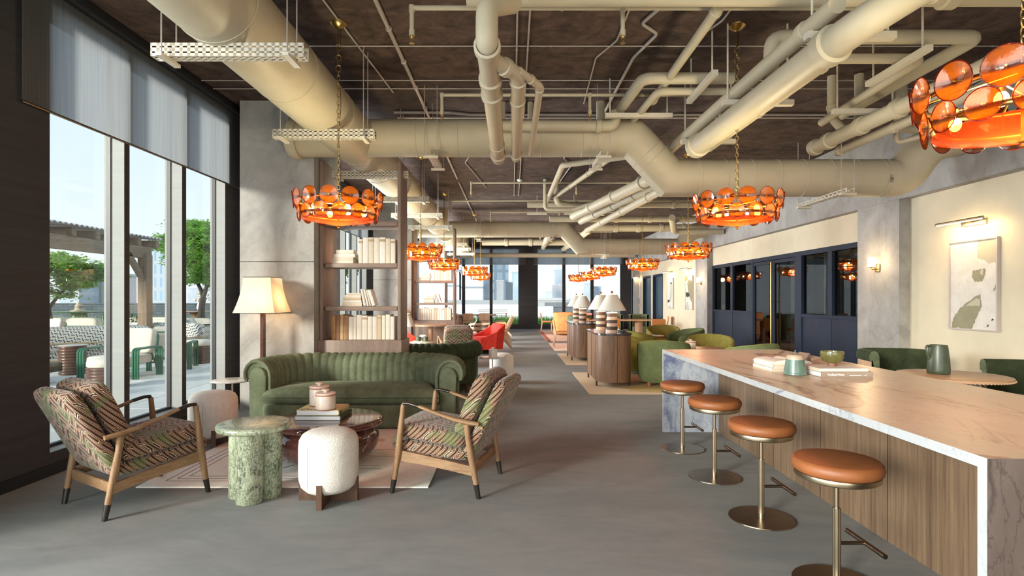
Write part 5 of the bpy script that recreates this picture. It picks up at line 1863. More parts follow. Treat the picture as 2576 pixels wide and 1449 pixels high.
def stool(label, y):
    t = thing('bar_stool', label, 'bar stool', (1.655, y, 0), 0, 'tan leather bar stools')
    m = MB(); m.lathe([(0.04, 0.0), (0.203, 0.0), (0.207, 0.004), (0.205, 0.009), (0.05, 0.012)], 56); m.build('base_plate', 'bronze', t, 40)
    m = MB(); m.lathe([(0.021, 0.010), (0.021, 0.04)], 20); 
    rp = [((0.0185 + 0.0012 * math.cos(10 * 2 * PI * i / 60)) * math.cos(2 * PI * i / 60), (0.0185 + 0.0012 * math.cos(10 * 2 * PI * i / 60)) * math.sin(2 * PI * i / 60)) for i in range(60)]
    m.prism(rp, 0.04, 0.395); m.build('lower_post', 'champagne', t, 40)
    m = MB(); m.cyl((0, 0, 0.39), (0, 0, 0.55), 0.0125, None, 18); m.build('upper_post', 'champagne', t)
    m = MB(); m.lathe([(0.03, 0.545), (0.182, 0.548), (0.196, 0.556), (0.198, 0.572), (0.196, 0.58)], 56); m.build('seat_ring', 'champagne', t, 40)
    m = MB(); m.lathe([(0.10, 0.578), (0.190, 0.580), (0.206, 0.592), (0.2105, 0.612), (0.207, 0.632), (0.196, 0.644), (0.186, 0.6468), (0.150, 0.652), (0.05, 0.657), (0.002, 0.658)], 64); m.build('seat', 'tan_leather', t, 60)
    m = MB()
    for i in range(96):
        a = 2 * PI * i / 96
        m.tube([(0.193 * math.cos(a), 0.193 * math.sin(a), 0.6462), (0.193 * math.cos(a + .035), 0.193 * math.sin(a + .035), 0.6462)], 0.0011, 4)
    m.build('stitching', M.setdefault('thread', plain('dark thread', (0.20, 0.05, 0.015), 0.7)), t)
    m = MB(); m.cyl((0.015, 0, 0.215), (0.145, 0, 0.215), 0.0095, None, 14); m.build('footrest_arm', 'bronze', t)
    m = MB(); m.cyl((0.145, -0.155, 0.215), (0.145, 0.155, 0.215), 0.0125, None, 18); m.build('footrest_bar', 'bronze', t)
    return t


s0 = stool('tan leather bar stool nearest the camera, its base cut by the picture bottom', 2.84)
dup(s0, 'tan leather bar stool, second from the camera', (1.655, 3.70, 0))
dup(s0, 'tan leather bar stool, third from the camera', (1.655, 4.56, 0))
dup(s0, 'tan leather bar stool at the far end, in front of the marble end slab', (1.655, 5.42, 0))


# ---- things on the bar
M['taupe_cover'] = plain('taupe cover', (0.30, 0.235, 0.185), 0.5)
M['white_cover'] = plain('white cover', (0.72, 0.66, 0.58), 0.45)
flat_book('white closed book at the bottom of the left pile on the bar', 2.155, 4.43, BH, 0.33, 0.026, 0.33, 'white_cover', -PI / 2)
flat_book('white closed book under the open book on the bar', 2.158, 4.435, BH + 0.0265, 0.325, 0.026, 0.32, 'white_cover', -PI / 2)


def open_book(label, x, y, z, rot, w=0.17, L=0.30, hump=0.028, cat='book'):
    t = thing('open_book', label, cat, (x, y, z), rot)
    for s in (-1, 1):
        rows_t, rows_b = [], []
        for i in range(15):
            u = i / 14
            xx = s * w * u
            zt = 0.006 + hump * math.sin(min(1, u * 2.2) * PI / 2) * (1 - u) ** 0.5 + 0.004
            rows_t.append([(xx, -L / 2, zt), (xx, L / 2, zt)])
            rows_b.append([(xx, -L / 2, 0.003), (xx, L / 2, 0.003)])
        m = MB(); m.grid(rows_t); m.grid(rows_b)
        for e in (0, 1):
            m.grid([[r[e] for r in rows_t], [r[e] for r in rows_b]])
        m.grid([rows_t[-1], rows_b[-1]])
        m.build('page_half', 'paper', t)
    m = MB(); m.box(-w - .005, w + .005, -L / 2 - .004, L / 2 + .004, 0, 0.003); m.build('cover', 'white_cover', t)
    m = MB()
    for k in range(7):
        m.box(0.03, 0.03 + 0.1 * (0.6 + 0.05 * (k % 3)), L / 2 - 0.06 - k * 0.03, L / 2 - 0.055 - k * 0.03, 0.036 - 0.001 * k, 0.0365)
    return t


open_book('open book with arched white pages lying on the left pile on the bar', 2.15, 4.44, BH + 0.053, 0.08, 0.155, 0.30, 0.030)
vb = flat_book('taupe book with white lettering on its spine, lowest in the right pile on the bar', 2.365, 4.08, BH, 0.365, 0.040, 0.29, 'taupe_cover', 0.0, None, 0.005, pages='white_pages')
words('VolkerHinz', vb, (-0.140, -0.1505, 0.012), (PI / 2, 0, 0), 0.026, 'white_paint', 'spine_lettering', 1.0)
ln = MB(); ln.box(0.015, 0.10, -0.1512, -0.1495, 0.014, 0.019); ln.box(0.115, 0.135, -0.1512, -0.1495, 0.015, 0.0175); ln.box(0.133, 0.135, -0.1512, -0.1495, 0.0175, 0.025); ln.build('spine_print', 'white_paint', vb)
flat_book('white closed book under the bowl on the bar', 2.350, 4.085, BH + 0.0403, 0.345, 0.022, 0.275, 'white_cover', 0.0)
ob = open_book('small open book with fanned dark-edged pages behind the green jar', 2.235, 4.27, BH + 0.0003, 0.15, 0.10, 0.16, 0.045)
ob.location = (2.255, 4.42, BH + 0.0)
ob.scale = (0.9, 0.9, 1.6)
m = MB()
for k in range(9):
    a = 0.25 + k * 0.13
    m.box(0.0, 0.10, -0.07, 0.07, 0, 0.0012, mx=Matrix.Translation((0.0, 0, 0.02)) @ Matrix.Rotation(-a * 0.5, 4, 'Y'))
m.build('fanned_pages', M.setdefault('page_dark', plain('printed page', (0.22, 0.15, 0.11), 0.8)), ob)
t = thing('olive_bowl', 'olive glazed footed bowl standing on the white book on the bar', 'bowl', (2.355, 4.10, BH + 0.0626), 0)
m = MB(); m.lathe([(0.030, 0.0), (0.031, 0.022), (0.036, 0.026)], 28); m.build('foot', M.setdefault('bowl_foot', plain('brown foot', (0.20, 0.085, 0.05), 0.6)), t)
m = MB(); m.lathe([(0.034, 0.024), (0.062, 0.036), (0.076, 0.062), (0.080, 0.090), (0.077, 0.108), (0.074, 0.109), (0.072, 0.104), (0.074, 0.088), (0.069, 0.062), (0.052, 0.040), (0.004, 0.032)], 40, cap0=False); m.build('bowl', 'olive_ceramic', t, 60)
t = thing('bell_jar_vase', 'bell-shaped blue-green ceramic jar with a sand rim beside the books on the bar', 'jar', (2.072, 4.08, BH), 0.3)
m = MB()
prof = [(0.070, 0.0), (0.078, 0.005), (0.0775, 0.014)]
for i in range(14):
    f = i / 13
    prof.append((0.0765 - 0.016 * f + 0.0008 * (i % 2), 0.016 + 0.098 * f))
m.lathe(prof, 36); m.build('body', 'green_ceramic', t, 60)
m = MB(); m.lathe([(0.0600, 0.113), (0.0575, 0.132), (0.053, 0.144), (0.045, 0.149), (0.004, 0.150)], 36, cap0=False); m.build('rim', 'sand_ceramic', t, 60)
m = MB(); m.tube([(0, 0, 0.148), (0, 0, 0.170), (0.003, 0, 0.182)], 0.0035, 8); m.build('stem', 'green_ceramic', t)


# ================================================================== RIGHT SIDE: CONSOLES, LAMPS, TUB CHAIRS
def console(label, y):
    """rounded cabinet, flat left face towards the aisle"""
    t = thing('console_cabinet', label, 'cabinet', (1.68, y, 0), 0, 'rounded walnut consoles')
    hw, hl = 0.30, 0.80
    def outline(s=0.0):
        w, l = hw - s, hl - s
        return rrect(-w, w, -l, l, min(0.26, w - .01), 10)
    m = MB(); m.prism(outline(0.012), 0.10, 0.865); m.build('body', 'walnut', t, 30)
    g = MB()
    for (x, yy) in ((-0.2895, -0.50), (-0.2895, 0.0), (-0.2895, 0.5), (0.02, -0.789), (0.2895, -0.4), (0.2895, 0.4)):
        if abs(x) > 0.2:
            g.box(x - 0.003, x + 0.003, yy - 0.0025, yy + 0.0025, 0.105, 0.86)
        else:
            g.box(x - 0.0025, x + 0.0025, yy - 0.003, yy + 0.003, 0.105, 0.86)
    g.build('door_gaps', 'black', t)
    m = MB(); m.prism(outline(-0.004), 0.868, 0.893, None, 0.006); m.build('stone_top', 'dark_stone', t, 30)
    for x in (-0.275, 0.275):
        for yy in (-0.50, 0.50):
            l = MB(); l.cyl((x, yy, 0.0), (x, yy, 0.86), 0.017, None, 14); l.build('leg', 'walnut_dark', t)
    # small dark chain sculpture on the top
    return t


c0 = console('nearer rounded walnut console with a dark stone top and two striped lamps', 9.80)
dup(c0, 'farther rounded walnut console with a dark stone top and two striped lamps', (1.68, 13.65, 0))


def striped_lamp(label, x, y):
    t = thing('table_lamp', label, 'table lamp', (x, y, 0.8935), 0, 'striped table lamps')
    m = MB(); m.lathe([(0.086, 0.0), (0.089, 0.004), (0.089, 0.340), (0.080, 0.346), (0.02, 0.348)], 32); m.build('body', 'lamp_stripe', t, 40)
    m = MB(); m.cyl((0, 0, 0.345), (0, 0, 0.66), 0.008, None, 8); m.build('stem', 'brass', t)
    m = MB(); m.lathe([(0.235, 0.375), (0.225, 0.393), (0.088, 0.635)], 40, cap0=False, cap1=False); m.build('shade', 'shade_white', t, 40)
    m = MB(); m.sphere((0, 0, 0.675), 0.022, 14, 8); m.build('finial', 'walnut_dark', t)
    return t


l0 = striped_lamp('striped drum lamp with white shade at the front of the nearer console', 1.66, 9.28)
dup(l0, 'striped drum lamp with white shade at the back of the nearer console', (1.62, 10.20, 0.8935))
dup(l0, 'striped drum lamp with white shade at the front of the farther console', (1.66, 13.15, 0.8935))
dup(l0, 'striped drum lamp with white shade at the back of the farther console', (1.62, 14.10, 0.8935))
for x_, y_ in ((1.66, 9.28), (1.62, 10.20), (1.66, 13.15), (1.62, 14.10)):
    add_light('table_lamp_light', 'POINT', (x_, y_, 0.8935 + 0.46), 9, (1.0, 0.82, 0.58), shadow_soft_size=0.04)
for y, lab in ((9.60, 'dark link chain ornament lying on the nearer console'), (13.5, 'dark link chain ornament lying on the farther console')):
    m = MB()
    for k in range(5):
        cx, cy = 0.045 * k, 0.012 * (-1) ** k
        pts = [(cx + 0.032 * math.cos(q), cy + 0.018 * math.sin(q) * (1 if k % 2 else .4), 0.016 + (0.010 * math.sin(q) if k % 2 == 0 else 0)) for q in [2 * PI * i / 14 for i in range(14)]]
        m.tube(pts, 0.0055, 6, closed=True)
    tag(m.build('chain_ornament', 'black', None, 60, loc=(1.76, y, 0.893)), lab, 'ornament')


def shell_pts(phi, R, hb, hf, bot):
    """profile of a tub chair shell at angle phi (0 = back)"""
    k = (abs(phi) / math.radians(140))
    h = hb + (hf - hb) * (k ** 1.6)
    return h


def tub_chair(label, x, y, face, mo, mi, group=None, R=0.42, hb=0.78, hf=0.60, sq=2.3):
    t = thing('tub_chair', label, 'tub chair', (x, y, 0), face, group)   # local: faces +y
    N = 40
    amax = math.radians(138)
    rows = []
    for i in range(N + 1):
        a = -amax + 2 * amax * i / N
        k = abs(a) / amax
        h = hb + (hf - hb) * k ** 1.7 - (0.07 if k > .985 else 0.0)
        dx, dy = math.sin(a), -math.cos(a)
        # squircle plan
        q = (abs(dx) ** sq + abs(dy) ** sq) ** (-1 / sq)
        dx, dy = dx * q, dy * q
        prof = [(R * .74, .075), (R * .86, .085), (R * .95, .17), (R * .99, .30), (R * 1.0, .42), (R * 1.0, h - .05), (R * .985, h - .012), (R * .95, h), (R * .88, h - .004), (R * .85, h - .03), (R * .82, .44), (R * .80, .34)]
        rows.append([(dx * r, dy * r, z) for r, z in prof])
    m = MB(); m.grid(rows)
    for row in (rows[0], rows[-1]):
        m.poly(row)
    m.build('shell', [mo], t, 50)
    pm = MB()
    pm.tube([(r[7][0], r[7][1], r[7][2] + .003) for r in rows], 0.0055, 6)
    pm.build('piping', mi, t)
    m = MB(); m.lathe([(R * .76, .075), (R * .80, .11), (R * .83, .33), (R * .80, .345)], 36); m.build('seat_base', mo, t, 50)
    m = MB(); m.lathe([(R * .70, .34), (R * .83, .36), (R * .85, .40), (R * .80, .435), (R * .5, .45), (.01, .455)], 36); m.build('seat_cushion', mi, t, 60)
    for sx in (-1, 1):
        for sy in (-1, 1):
            l = MB(); l.cyl((sx * R * .5, sy * R * .5, 0), (sx * R * .5, sy * R * .5, .08), .026, .034, 14); l.build('foot', 'red_wood', t)
    return t


G1 = 'green tub chairs by the nearer console'
tub_chair('moss green tub chair with its back to the camera beside the nearer console', 2.56, 9.42, math.radians(-18), 'moss_velvet', 'olive_velvet', G1, 0.44)
tub_chair('olive tub chair tucked between the nearer console and the moss green tub chair', 2.42, 10.95, math.radians(-95), 'olive_velvet', 'olive_velvet', G1)
tub_chair('olive tub chair facing the camera across the table with the pale lidded jar', 3.72, 10.45, math.radians(165), 'olive_velvet', 'olive_velvet', G1)
tub_chair('moss green tub chair showing only its sloping back above the far end of the bar', 3.72, 8.75, math.radians(20), 'moss_velvet', 'olive_velvet', G1)
tub_chair('olive tub chair just behind the nearer console lamps', 2.72, 12.2, math.radians(-60), 'olive_velvet', 'olive_velvet', G1)
tub_chair('olive tub chair behind the table with the open book, facing the camera', 3.85, 14.2, math.radians(170), 'olive_velvet', 'olive_velvet', G1)
tub_chair('moss green tub chair seen from the side in front of the second concrete column', 4.0, 12.9, math.radians(100), 'moss_velvet', 'moss_velvet', G1)


def round_table(label, x, y, r, h, mat='red_wood', base='walnut_dark', name='round_table'):
    t = thing(name, label, 'table', (x, y, 0), 0)
    m = MB(); m.lathe([(r - .02, h - .03), (r, h - .02), (r, h - .005), (r - .01, h)], 48); m.build('tabletop', mat, t)
    m = MB(); m.lathe([(.05, .03), (.045, h - .03)], 20); m.build('pedestal', base, t)
    m = MB(); m.lathe([(.25, 0), (.25, .015), (.06, .035)], 32); m.build('foot_plate', base, t)
    return t


round_table('low round reddish table with a pale lidded jar between the tub chairs', 3.32, 9.78, 0.40, 0.60)
lid_jar('pale lidded jar on the low round table behind the far end of the bar', 3.06, 9.55, 0.60, 0.088, 0.125, 'cream_ceramic', 'terracotta')
round_table('low round reddish table with an open book between the farther tub chairs', 3.2, 13.15, 0.38, 0.60)
open_book('white open book with a dark picture on the farther low round table', 3.12, 13.1, 0.601, 0.2, 0.22, 0.32, 0.02)

# rugs along the aisle
def rug(label, x0, x1, y0, y1, mat, extra=None, z=0.010):
    t = thing('rug', label, 'rug', ((x0 + x1) / 2, (y0 + y1) / 2, 0), 0)
    w, l = (x1 - x0) / 2, (y1 - y0) / 2
    m = MB(); m.box(-w, w, -l, l, 0, z, 0.003); m.build('pile', mat, t)
    if extra:
        extra(t, w, l, z)
    return t


def ex1(t, w, l, z):
    m = MB(); m.lathe([(.42, z - .0005), (.42, z + .0012)], 40, (-w + 1.15, -l + .52, 0), sx=1.2, sy=.8); m.build('mustard_shape', 'rug_yellow', t)
    m = MB(); m.tube([(-w + 1.15 + .55 * math.cos(q), -l + .52 + .36 * math.sin(q), z + .001) for q in [-2.6 + 3.6 * i / 20 for i in range(21)]], .010, 4, True, .15); m.build('curved_line', 'rug_ink', t)
def ex4(t, w, l, z):
    m = MB()
    m.box(-w + .0, -w + .16, -l, l, z - .0005, z + .0012); m.box(-w, w, -l, -l + .25, z - .0005, z + .0012); m.box(-w, w, l - 2.8, l - 2.55, z - .0005, z + .0012)
    m.build('border', 'rug_red', t)


rug('tan rug with a mustard shape under the nearer console and tub chairs', 1.18, 4.6, 8.50, 11.0, 'rug_tan', ex1)
rug('plain tan rug under the farther console', 1.19, 4.6, 12.26, 14.8, 'rug_tan')
rug('plain peach rug beyond the farther console', 1.19, 4.6, 15.7, 18.25, 'rug_peach')
rug('peach rug with a terracotta border near the end windows', 1.18, 4.6, 19.0, 26.3, 'rug_peach', ex4)


# ---- club chairs and round table on the wall side of the bar
def club_chair(label, x, y, face, group=None):
    t = thing('club_chair', label, 'chair', (x, y, 0), face, group)    # faces +y
    path = [(-p[0], -p[1]) for p in u_path(0.32, -0.22, 0.26, 0.14, 6)]
    prof = [(0.0, 0.36), (0.0, 0.60), (0.004, 0.75), (0.02, 0.792), (0.055, 0.812), (0.095, 0.800), (0.115, 0.76), (0.112, 0.70), (0.098, 0.68), (0.080, 0.70)]
    m = sweep(path, prof); m.build('padded_back', 'dark_velvet', t, 60)
    for s in (-1, 1):
        e = MB(); yy = 0.22
        e.prism([(s * (0.32 + o), z) for o, z in prof], -0.012, 0.0, Matrix.Translation((0, yy, 0)) @ Matrix(((1, 0, 0, 0), (0, 0, 1, 0), (0, 1, 0, 0), (0, 0, 0, 1))))
        e.build('arm_end', 'green_velvet', t, 60)
    prof2 = [(0.012, 0.0), (0.06, 0.0), (0.085, 0.006), (0.092, 0.40), (0.092, 0.70), (0.07, 0.71)]
    m = sweep(path, prof2); m.build('wooden_shell', 'light_wood', t, 50)
    c = MB(); cushion(c, -.315, .315, -.24, .28, .30, .46, mx=None); c.build('seat_cushion', 'dark_velvet', t, 60)
    b_ = MB(); b_.box(-.31, .31, -.24, .2, .05, .32, .01); b_.build('seat_base', 'light_wood', t)
    return t


G2 = 'green velvet club chairs at the round table beyond the bar'
club_chair('bottle green velvet club chair behind the round oak table, back to the concrete column', 4.90, 7.05, math.radians(170), G2)
club_chair('bottle green velvet club chair at the right edge, nearest the bar', 4.74, 4.56, math.radians(70), G2)
club_chair('bottle green club chair partly hidden behind another one at the right edge', 5.25, 5.62, math.radians(80), G2)
t = thing('oak_round_table', 'round honey-coloured table with a beaded rim holding the green pitcher', 'table', (4.15, 5.25, 0), 0)
m = MB(); m.lathe([(.43, .715), (.445, .72), (.445, .742), (.44, .745)], 56); m.build('tabletop', 'table_wood', t)
m = MB()
for k in range(90):
    a = 2 * PI * k / 90
    m.sphere((.447 * math.cos(a), .447 * math.sin(a), .722), .0085, 6, 4)
m.build('beaded_rim', 'light_wood', t)
m = MB(); m.lathe([(.20, 0), (.20, .70), (.24, .715)], 36); m.build('drum_base', 'concrete', t)
t = thing('pitcher', 'tall dark green ceramic pitcher with an ear handle on the round oak table', 'pitcher', (4.08, 5.33, 0.745), 0)
m = MB(); m.lathe([(.086, 0), (.093, .006), (.094, .04), (.089, .14), (.077, .25), (.072, .275), (.068, .275), (.069, .25), (.08, .14), (.08, .02)], 36, cap1=False); m.build('body', 'pitcher_glaze', t, 60)
m = MB(); m.tube([(-.072, 0, .262), (-.104, 0, .268), (-.112, 0, .255), (-.108, 0, .19), (-.088, 0, .135)], [.008, .010, .011, .011, .008], 8, True, 1.6, (0, 1, 0)); m.build('handle', 'pitcher_glaze', t, 60)

# ---- far right seating
def simple_chair(label, x, y, face, seatmat, frame, group=None, back='pad', name='dining_chair'):
    t = thing(name, label, 'chair', (x, y, 0), face, group)
    m = MB(); cushion(m, -.24, .24, -.22, .25, .41, .48); m.build('seat', seatmat, t, 60)
    mx = Matrix.Translation((0, -.23, .52)) @ Matrix.Rotation(math.radians(10), 4, 'X')
    m = MB(); cushion_vert(m, -.225, .225, -.02, .025, 0, .32, mx); m.build('backrest', seatmat, t, 60)
    for s in (-1, 1):
        l = MB(); l.tube([(s * .21, .21, 0), (s * .20, .20, .42)], [.014, .020], 10); l.build('front_leg', frame, t)
        l = MB(); l.tube([(s * .21, -.27, 0), (s * .20, -.215, .42), (s * .20, -.25, .62), (s * .19, -.285, .78)], [.014, .020, .017, .012], 10); l.build('rear_leg', frame, t)
    return t


G3 = 'orange leather dining chairs at the far end'
oc = simple_chair('orange chair with pale legs just behind the farther console', 1.52, 16.9, math.radians(-90), 'orange', 'light_wood', G3)
for x, y, f, lab in ((1.55, 25.0, -90, 'orange chair with pale legs alone at the end of the aisle'), (3.2, 18.3, 20, 'orange chair at the long table behind the nearer console lamps'),
                     (4.55, 17.6, 0, 'orange chair at the right end of the long wooden table'), (5.38, 20.2, 75, 'orange chair standing in front of the blue doors'),
                     (2.7, 24.3, 170, 'orange chair by the end window, left one'), (3.3, 24.6, 180, 'orange chair by the end window, right one'), (2.3, 18.4, 0, 'orange chair showing between the two pairs of striped lamps')):
    dup(oc, lab, (x, y, 0), math.radians(f))
t = thing('long_table', 'long oval wooden table behind the striped lamps', 'table', (3.6, 19.4, 0), 0)
m = MB(); m.prism(rrect(-1.2, 1.35, -.5, .5, .35, 8), .71, .745, None, .006); m.build('tabletop', 'table_wood', t)
for x in (-.7, .8):
    m = MB(); m.lathe([(.22, 0), (.20, .02), (.12, .2), (.14, .71)], 24, (x, 0, 0)); m.build('pedestal', 'light_wood', t)
t = thing('grey_table', 'pale rectangular table before the end windows on the right', 'table', (3.0, 25.3, 0), 0)
m = MB(); m.box(-.9, .9, -.4, .4, .71, .74, .005); m.build('tabletop', 'concrete', t)
for x in (-.6, .6):
    m = MB(); m.box(x - .05, x + .05, -.25, .25, 0, .71); m.build('trestle', 'concrete', t)


def box_armchair(label, x, y, face, mat, pillow=None, h=0.86, w=0.36, name='upholstered_armchair', seat=None):
    t = thing(name, label, 'armchair', (x, y, 0), face, None)
    path = [(-p[0], -p[1]) for p in u_path(w - .09, -.30, .30, .15, 6)]
    rows_prof = [(0, .08), (0, h - .05), (.02, h - .005), (.05, h), (.085, h - .02), (.09, h - .06), (.09, .08)]
    m = sweep(path, rows_prof); m.build('wrap_back', mat, t, 60)
    m = MB(); m.box(-w + .08, w - .08, -.30, .34, .05, .40, .03, 3); m.build('seat_block', seat or mat, t)
    if pillow:
        mx = Matrix.Translation((0, -.16, .42)) @ Matrix.Rotation(math.radians(14), 4, 'X')
        m = MB(); cushion_vert(m, -.20, .20, -.05, .06, 0, .38, mx, .02); m.build('pillow', pillow, t, 60)
    return t


box_armchair('high orange and pink armchair with a pale pillow near the end windows', 2.05, 22.4, math.radians(-100), 'salmon', 'paper', 0.92, seat='pink')
box_armchair('dark green high-backed armchair behind the farther console', 2.32, 19.4, math.radians(-30), 'green_velvet', None, 0.90)
box_armchair('dark green armchair at the far side of the long table', 3.9, 21.7, PI, 'green_velvet', None, 0.86)
box_armchair('second dark green armchair at the far side of the long table', 4.9, 21.7, PI, 'green_velvet', None, 0.86)
box_armchair('pink rounded armchair far behind the striped lamps', 2.95, 22.9, PI, 'pink', None, 0.88)

# ================================================================== LEFT SIDE, BEHIND THE FIRST GROUP
def facet_chair(label, x, y, face):
    t = thing('faceted_armchair', label, 'armchair', (x, y, 0), face, 'red faceted armchairs')
    o = [(-.42, .38), (.42, .38), (.42, -.10), (.30, -.40), (-.30, -.40), (-.42, -.10)]
    m = MB()
    # outer slab walls rising to the back
    hgt = {0: .42, 1: .42, 2: .60, 3: .80, 4: .80, 5: .60}
    outer_b = [(x_ * .86, y_ * .86, .13) for x_, y_ in o]
    outer_t = [(x_ * 1.0, y_, hgt[i]) for i, (x_, y_) in enumerate(o)]
    inner_t = [(x_ * .86, y_ * .84 if y_ < 0 else y_ * .98, hgt[i] - .01) for i, (x_, y_) in enumerate(o)]
    inner_b = [(x_ * .80, y_ * .78 if y_ < 0 else y_ * .98, .34) for x_, y_ in o]
    B, T, I, J = ([m.bm.verts.new(p) for p in q] for q in (outer_b, outer_t, inner_t, inner_b))
    for i in range(1, 6):
        k = (i + 1) % 6
        for A_, C_ in ((B, T), (T, I), (I, J)):
            m._face([A_[i], A_[k], C_[k], C_[i]])
    m._face([B[1], T[1], I[1], J[1]]); m._face([B[0], T[0], I[0], J[0]])
    m._face(B); m._face([B[0], B[1], J[1], J[0]])
    m.build('shell', 'red', t, 20)
    c = MB(); cushion(c, -.34, .34, -.30, .38, .32, .45); c.build('seat_cushion', 'red', t, 60)
    mx = Matrix.Translation((0, -.26, .44)) @ Matrix.Rotation(math.radians(12), 4, 'X')
    c = MB(); cushion_vert(c, -.30, .30, -.05, .06, 0, .36, mx, .015); c.build('back_cushion', 'red', t, 60)
    c = MB(); c.lathe([(.26, 0), (.26, .02), (.10, .14)], 24); c.build('swivel_base', 'black', t)
    return t


f0 = facet_chair('bright red faceted armchair facing left behind the dark green sofa', -.68, 14.9, math.radians(118))
dup(f0, 'bright red faceted armchair half hidden by the upright of the nearer bookshelf', (-2.40, 13.3, 0), math.radians(-60))
t = thing('round_side_table', 'round pale green table with two dark cups behind the dark green sofa', 'side table', (-1.98, 12.2, 0), 0)
m = MB(); m.lathe([(.24, .49), (.26, .50), (.26, .52), (.24, .525)], 40); m.build('tabletop', M.setdefault('pale_green', plain('pale green lacquer', (.50, .52, .36), .35)), t)
m = MB(); m.lathe([(.16, 0), (.15, .02), (.05, .06), (.05, .49)], 28); m.build('pedestal', 'pale_green', t)
tr = thing('tray', 'round pale tray under the two dark green cups', 'tray', (-1.98, 12.2, .526), 0)
m = MB(); m.lathe([(.17, 0), (.19, .006), (.19, .018), (.17, .018), (.165, .008)], 36); m.build('dish', 'cream_ceramic', tr)
for x, y, lab in ((-2.05, 12.14, 'left dark green cup on the round pale green table'), (-1.90, 12.16, 'right dark green cup on the round pale green table')):
    c = thing('cup', lab, 'cup', (x, y, .537), 0)
    m = MB(); m.lathe([(.040, 0), (.052, .008), (.056, .10), (.052, .10), (.048, .02)], 24, cap1=False); m.build('body', 'pitcher_glaze', c)
c = thing('cream_pot', 'small cream pot behind the two dark green cups', 'pot', (-1.96, 12.30, .536), 0)
m = MB(); m.lathe([(.06, 0), (.09, .03), (.10, .08), (.085, .12), (.07, .13)], 24); m.build('body', 'cream_ceramic', c)
t = thing('tall_round_table', 'tall round beige table on a single column before the farther bookshelf', 'table', (-2.02, 13.75, 0), 0)
m = MB(); m.lathe([(.50, .795), (.515, .80), (.515, .83), (.50, .835)], 44); m.build('tabletop', 'light_wood', t)
m = MB(); m.lathe([(.26, 0), (.25, .02), (.065, .05), (.06, .795)], 28); m.build('column', 'light_wood', t)
t = thing('pleated_lamp', 'glowing pleated white lamp beside the nearer bookshelf upright', 'table lamp', (-2.42, 12.55, .0), 0)
m = MB(); m.cyl((0, 0, 0), (0, 0, .85), .02); m.build('pole', 'brass', t)
m = MB()
rs = []
for f, z in ((1, .84), (.52, 1.13)):
    rs.append([((.22 * f + .006 * (i % 2)) * math.cos(2 * PI * i / 72), (.22 * f + .006 * (i % 2)) * math.sin(2 * PI * i / 72), z) for i in range(72)])
m.rings(rs, True, False, False); m.build('shade', 'shade_white', t, 80)
m = MB(); m.sphere((0, 0, .98), .03, 12, 8); m.build('bulb', 'lamp_bulb', t)
add_light('pleated_lamp_light', 'POINT', (-2.42, 12.55, .90), 12, (1.0, .66, .34), shadow_soft_size=.05)
t = thing('pleated_lamp', 'small glowing lamp on the left edge of the farther bookshelf', 'table lamp', (-2.75, 14.15, .0), 0)
m = MB(); m.cyl((0, 0, 0), (0, 0, .95), .02); m.build('pole', 'brass', t)
m = MB(); m.lathe([(.17, .95), (.11, 1.2)], 30, cap0=False, cap1=False); m.build('shade', 'shade_white', t)
m = MB(); m.sphere((0, 0, 1.05), .03, 12, 8); m.build('bulb', 'lamp_bulb', t)


def lime_chair(label, x, y):
    t = thing('slat_chair', label, 'chair', (x, y, 0), math.radians(90), 'lime-cushioned wooden chairs in a row')   # faces -x
    for s in (-1, 1):
        l = MB(); mxs = Matrix(((0, 0, s, s * .27), (1, 0, 0, 0), (0, 1, 0, 0), (0, 0, 0, 1)))
        l.prism([(.30, 0), (.34, 0), (.10, .40), (.0, .40)], -.02, .02, mxs); l.build('front_leg', 'light_wood', t)
        l = MB(); l.prism([(-.36, 0), (-.31, 0), (.06, .40), (-.04, .40)], -.02, .02, mxs); l.build('rear_leg', 'light_wood', t)
        l = MB(); l.prism([(-.10, .36), (-.17, .38), (-.40, .86), (-.35, .87)], -.02, .02, mxs); l.build('back_post', 'light_wood', t)
        l = MB(); l.prism([(-.16, .37), (-.16, .41), (.26, .43), (.26, .39)], -.02, .02, mxs); l.build('seat_rail', 'light_wood', t)
    m = MB(); cushion(m, -.25, .25, -.17, .32, .40, .52, crown=.01); m.build('seat_cushion', 'lime', t, 60)
    b_ = MB(); b_.box(-.26, .26, -.012, .012, .0, .34, 0, mx=Matrix.Translation((0, -.23, .50)) @ Matrix.Rotation(math.radians(24), 4, 'X')); b_.build('back_panel', 'light_wood', t)
    return t


g0 = lime_chair('lime-cushioned wooden chair nearest the camera in its row of four', -.36, 16.6)
for y, x, lab in ((18.1, -.36, 'lime-cushioned wooden chair, second in its row of four'), (19.9, -.38, 'lime-cushioned wooden chair, third in its row of four'), (22.0, -.38, 'lime-cushioned wooden chair, farthest in its row of four')):
    dup(g0, lab, (x, y, 0))
t = thing('stripe_sofa', 'dark blue striped sofa seen through the farther bookshelf', 'sofa', (-2.15, 17.1, 0), math.radians(-90))
t.scale = (1, 1, 1.2)
path = [(-p[0], -p[1]) for p in u_path(.85, -.35, .30, .25, 8)]
m = sweep(path, [(0, .12), (0, .55), (.02, .74), (.08, .80), (.15, .78), (.19, .68), (.19, .12)], True, .12, .012, [1, 1, 1, 1, 1, 1, 0]); m.build('backrest', 'blue_stripe', t, 60)
m = MB(); cushion(m, -.84, .84, -.28, .42, .22, .46); m.build('seat_cushion', 'navy_fabric', t, 60)
m = MB(); m.box(-.84, .84, -.28, .38, .04, .25, .02); m.build('base', 'navy_fabric', t)
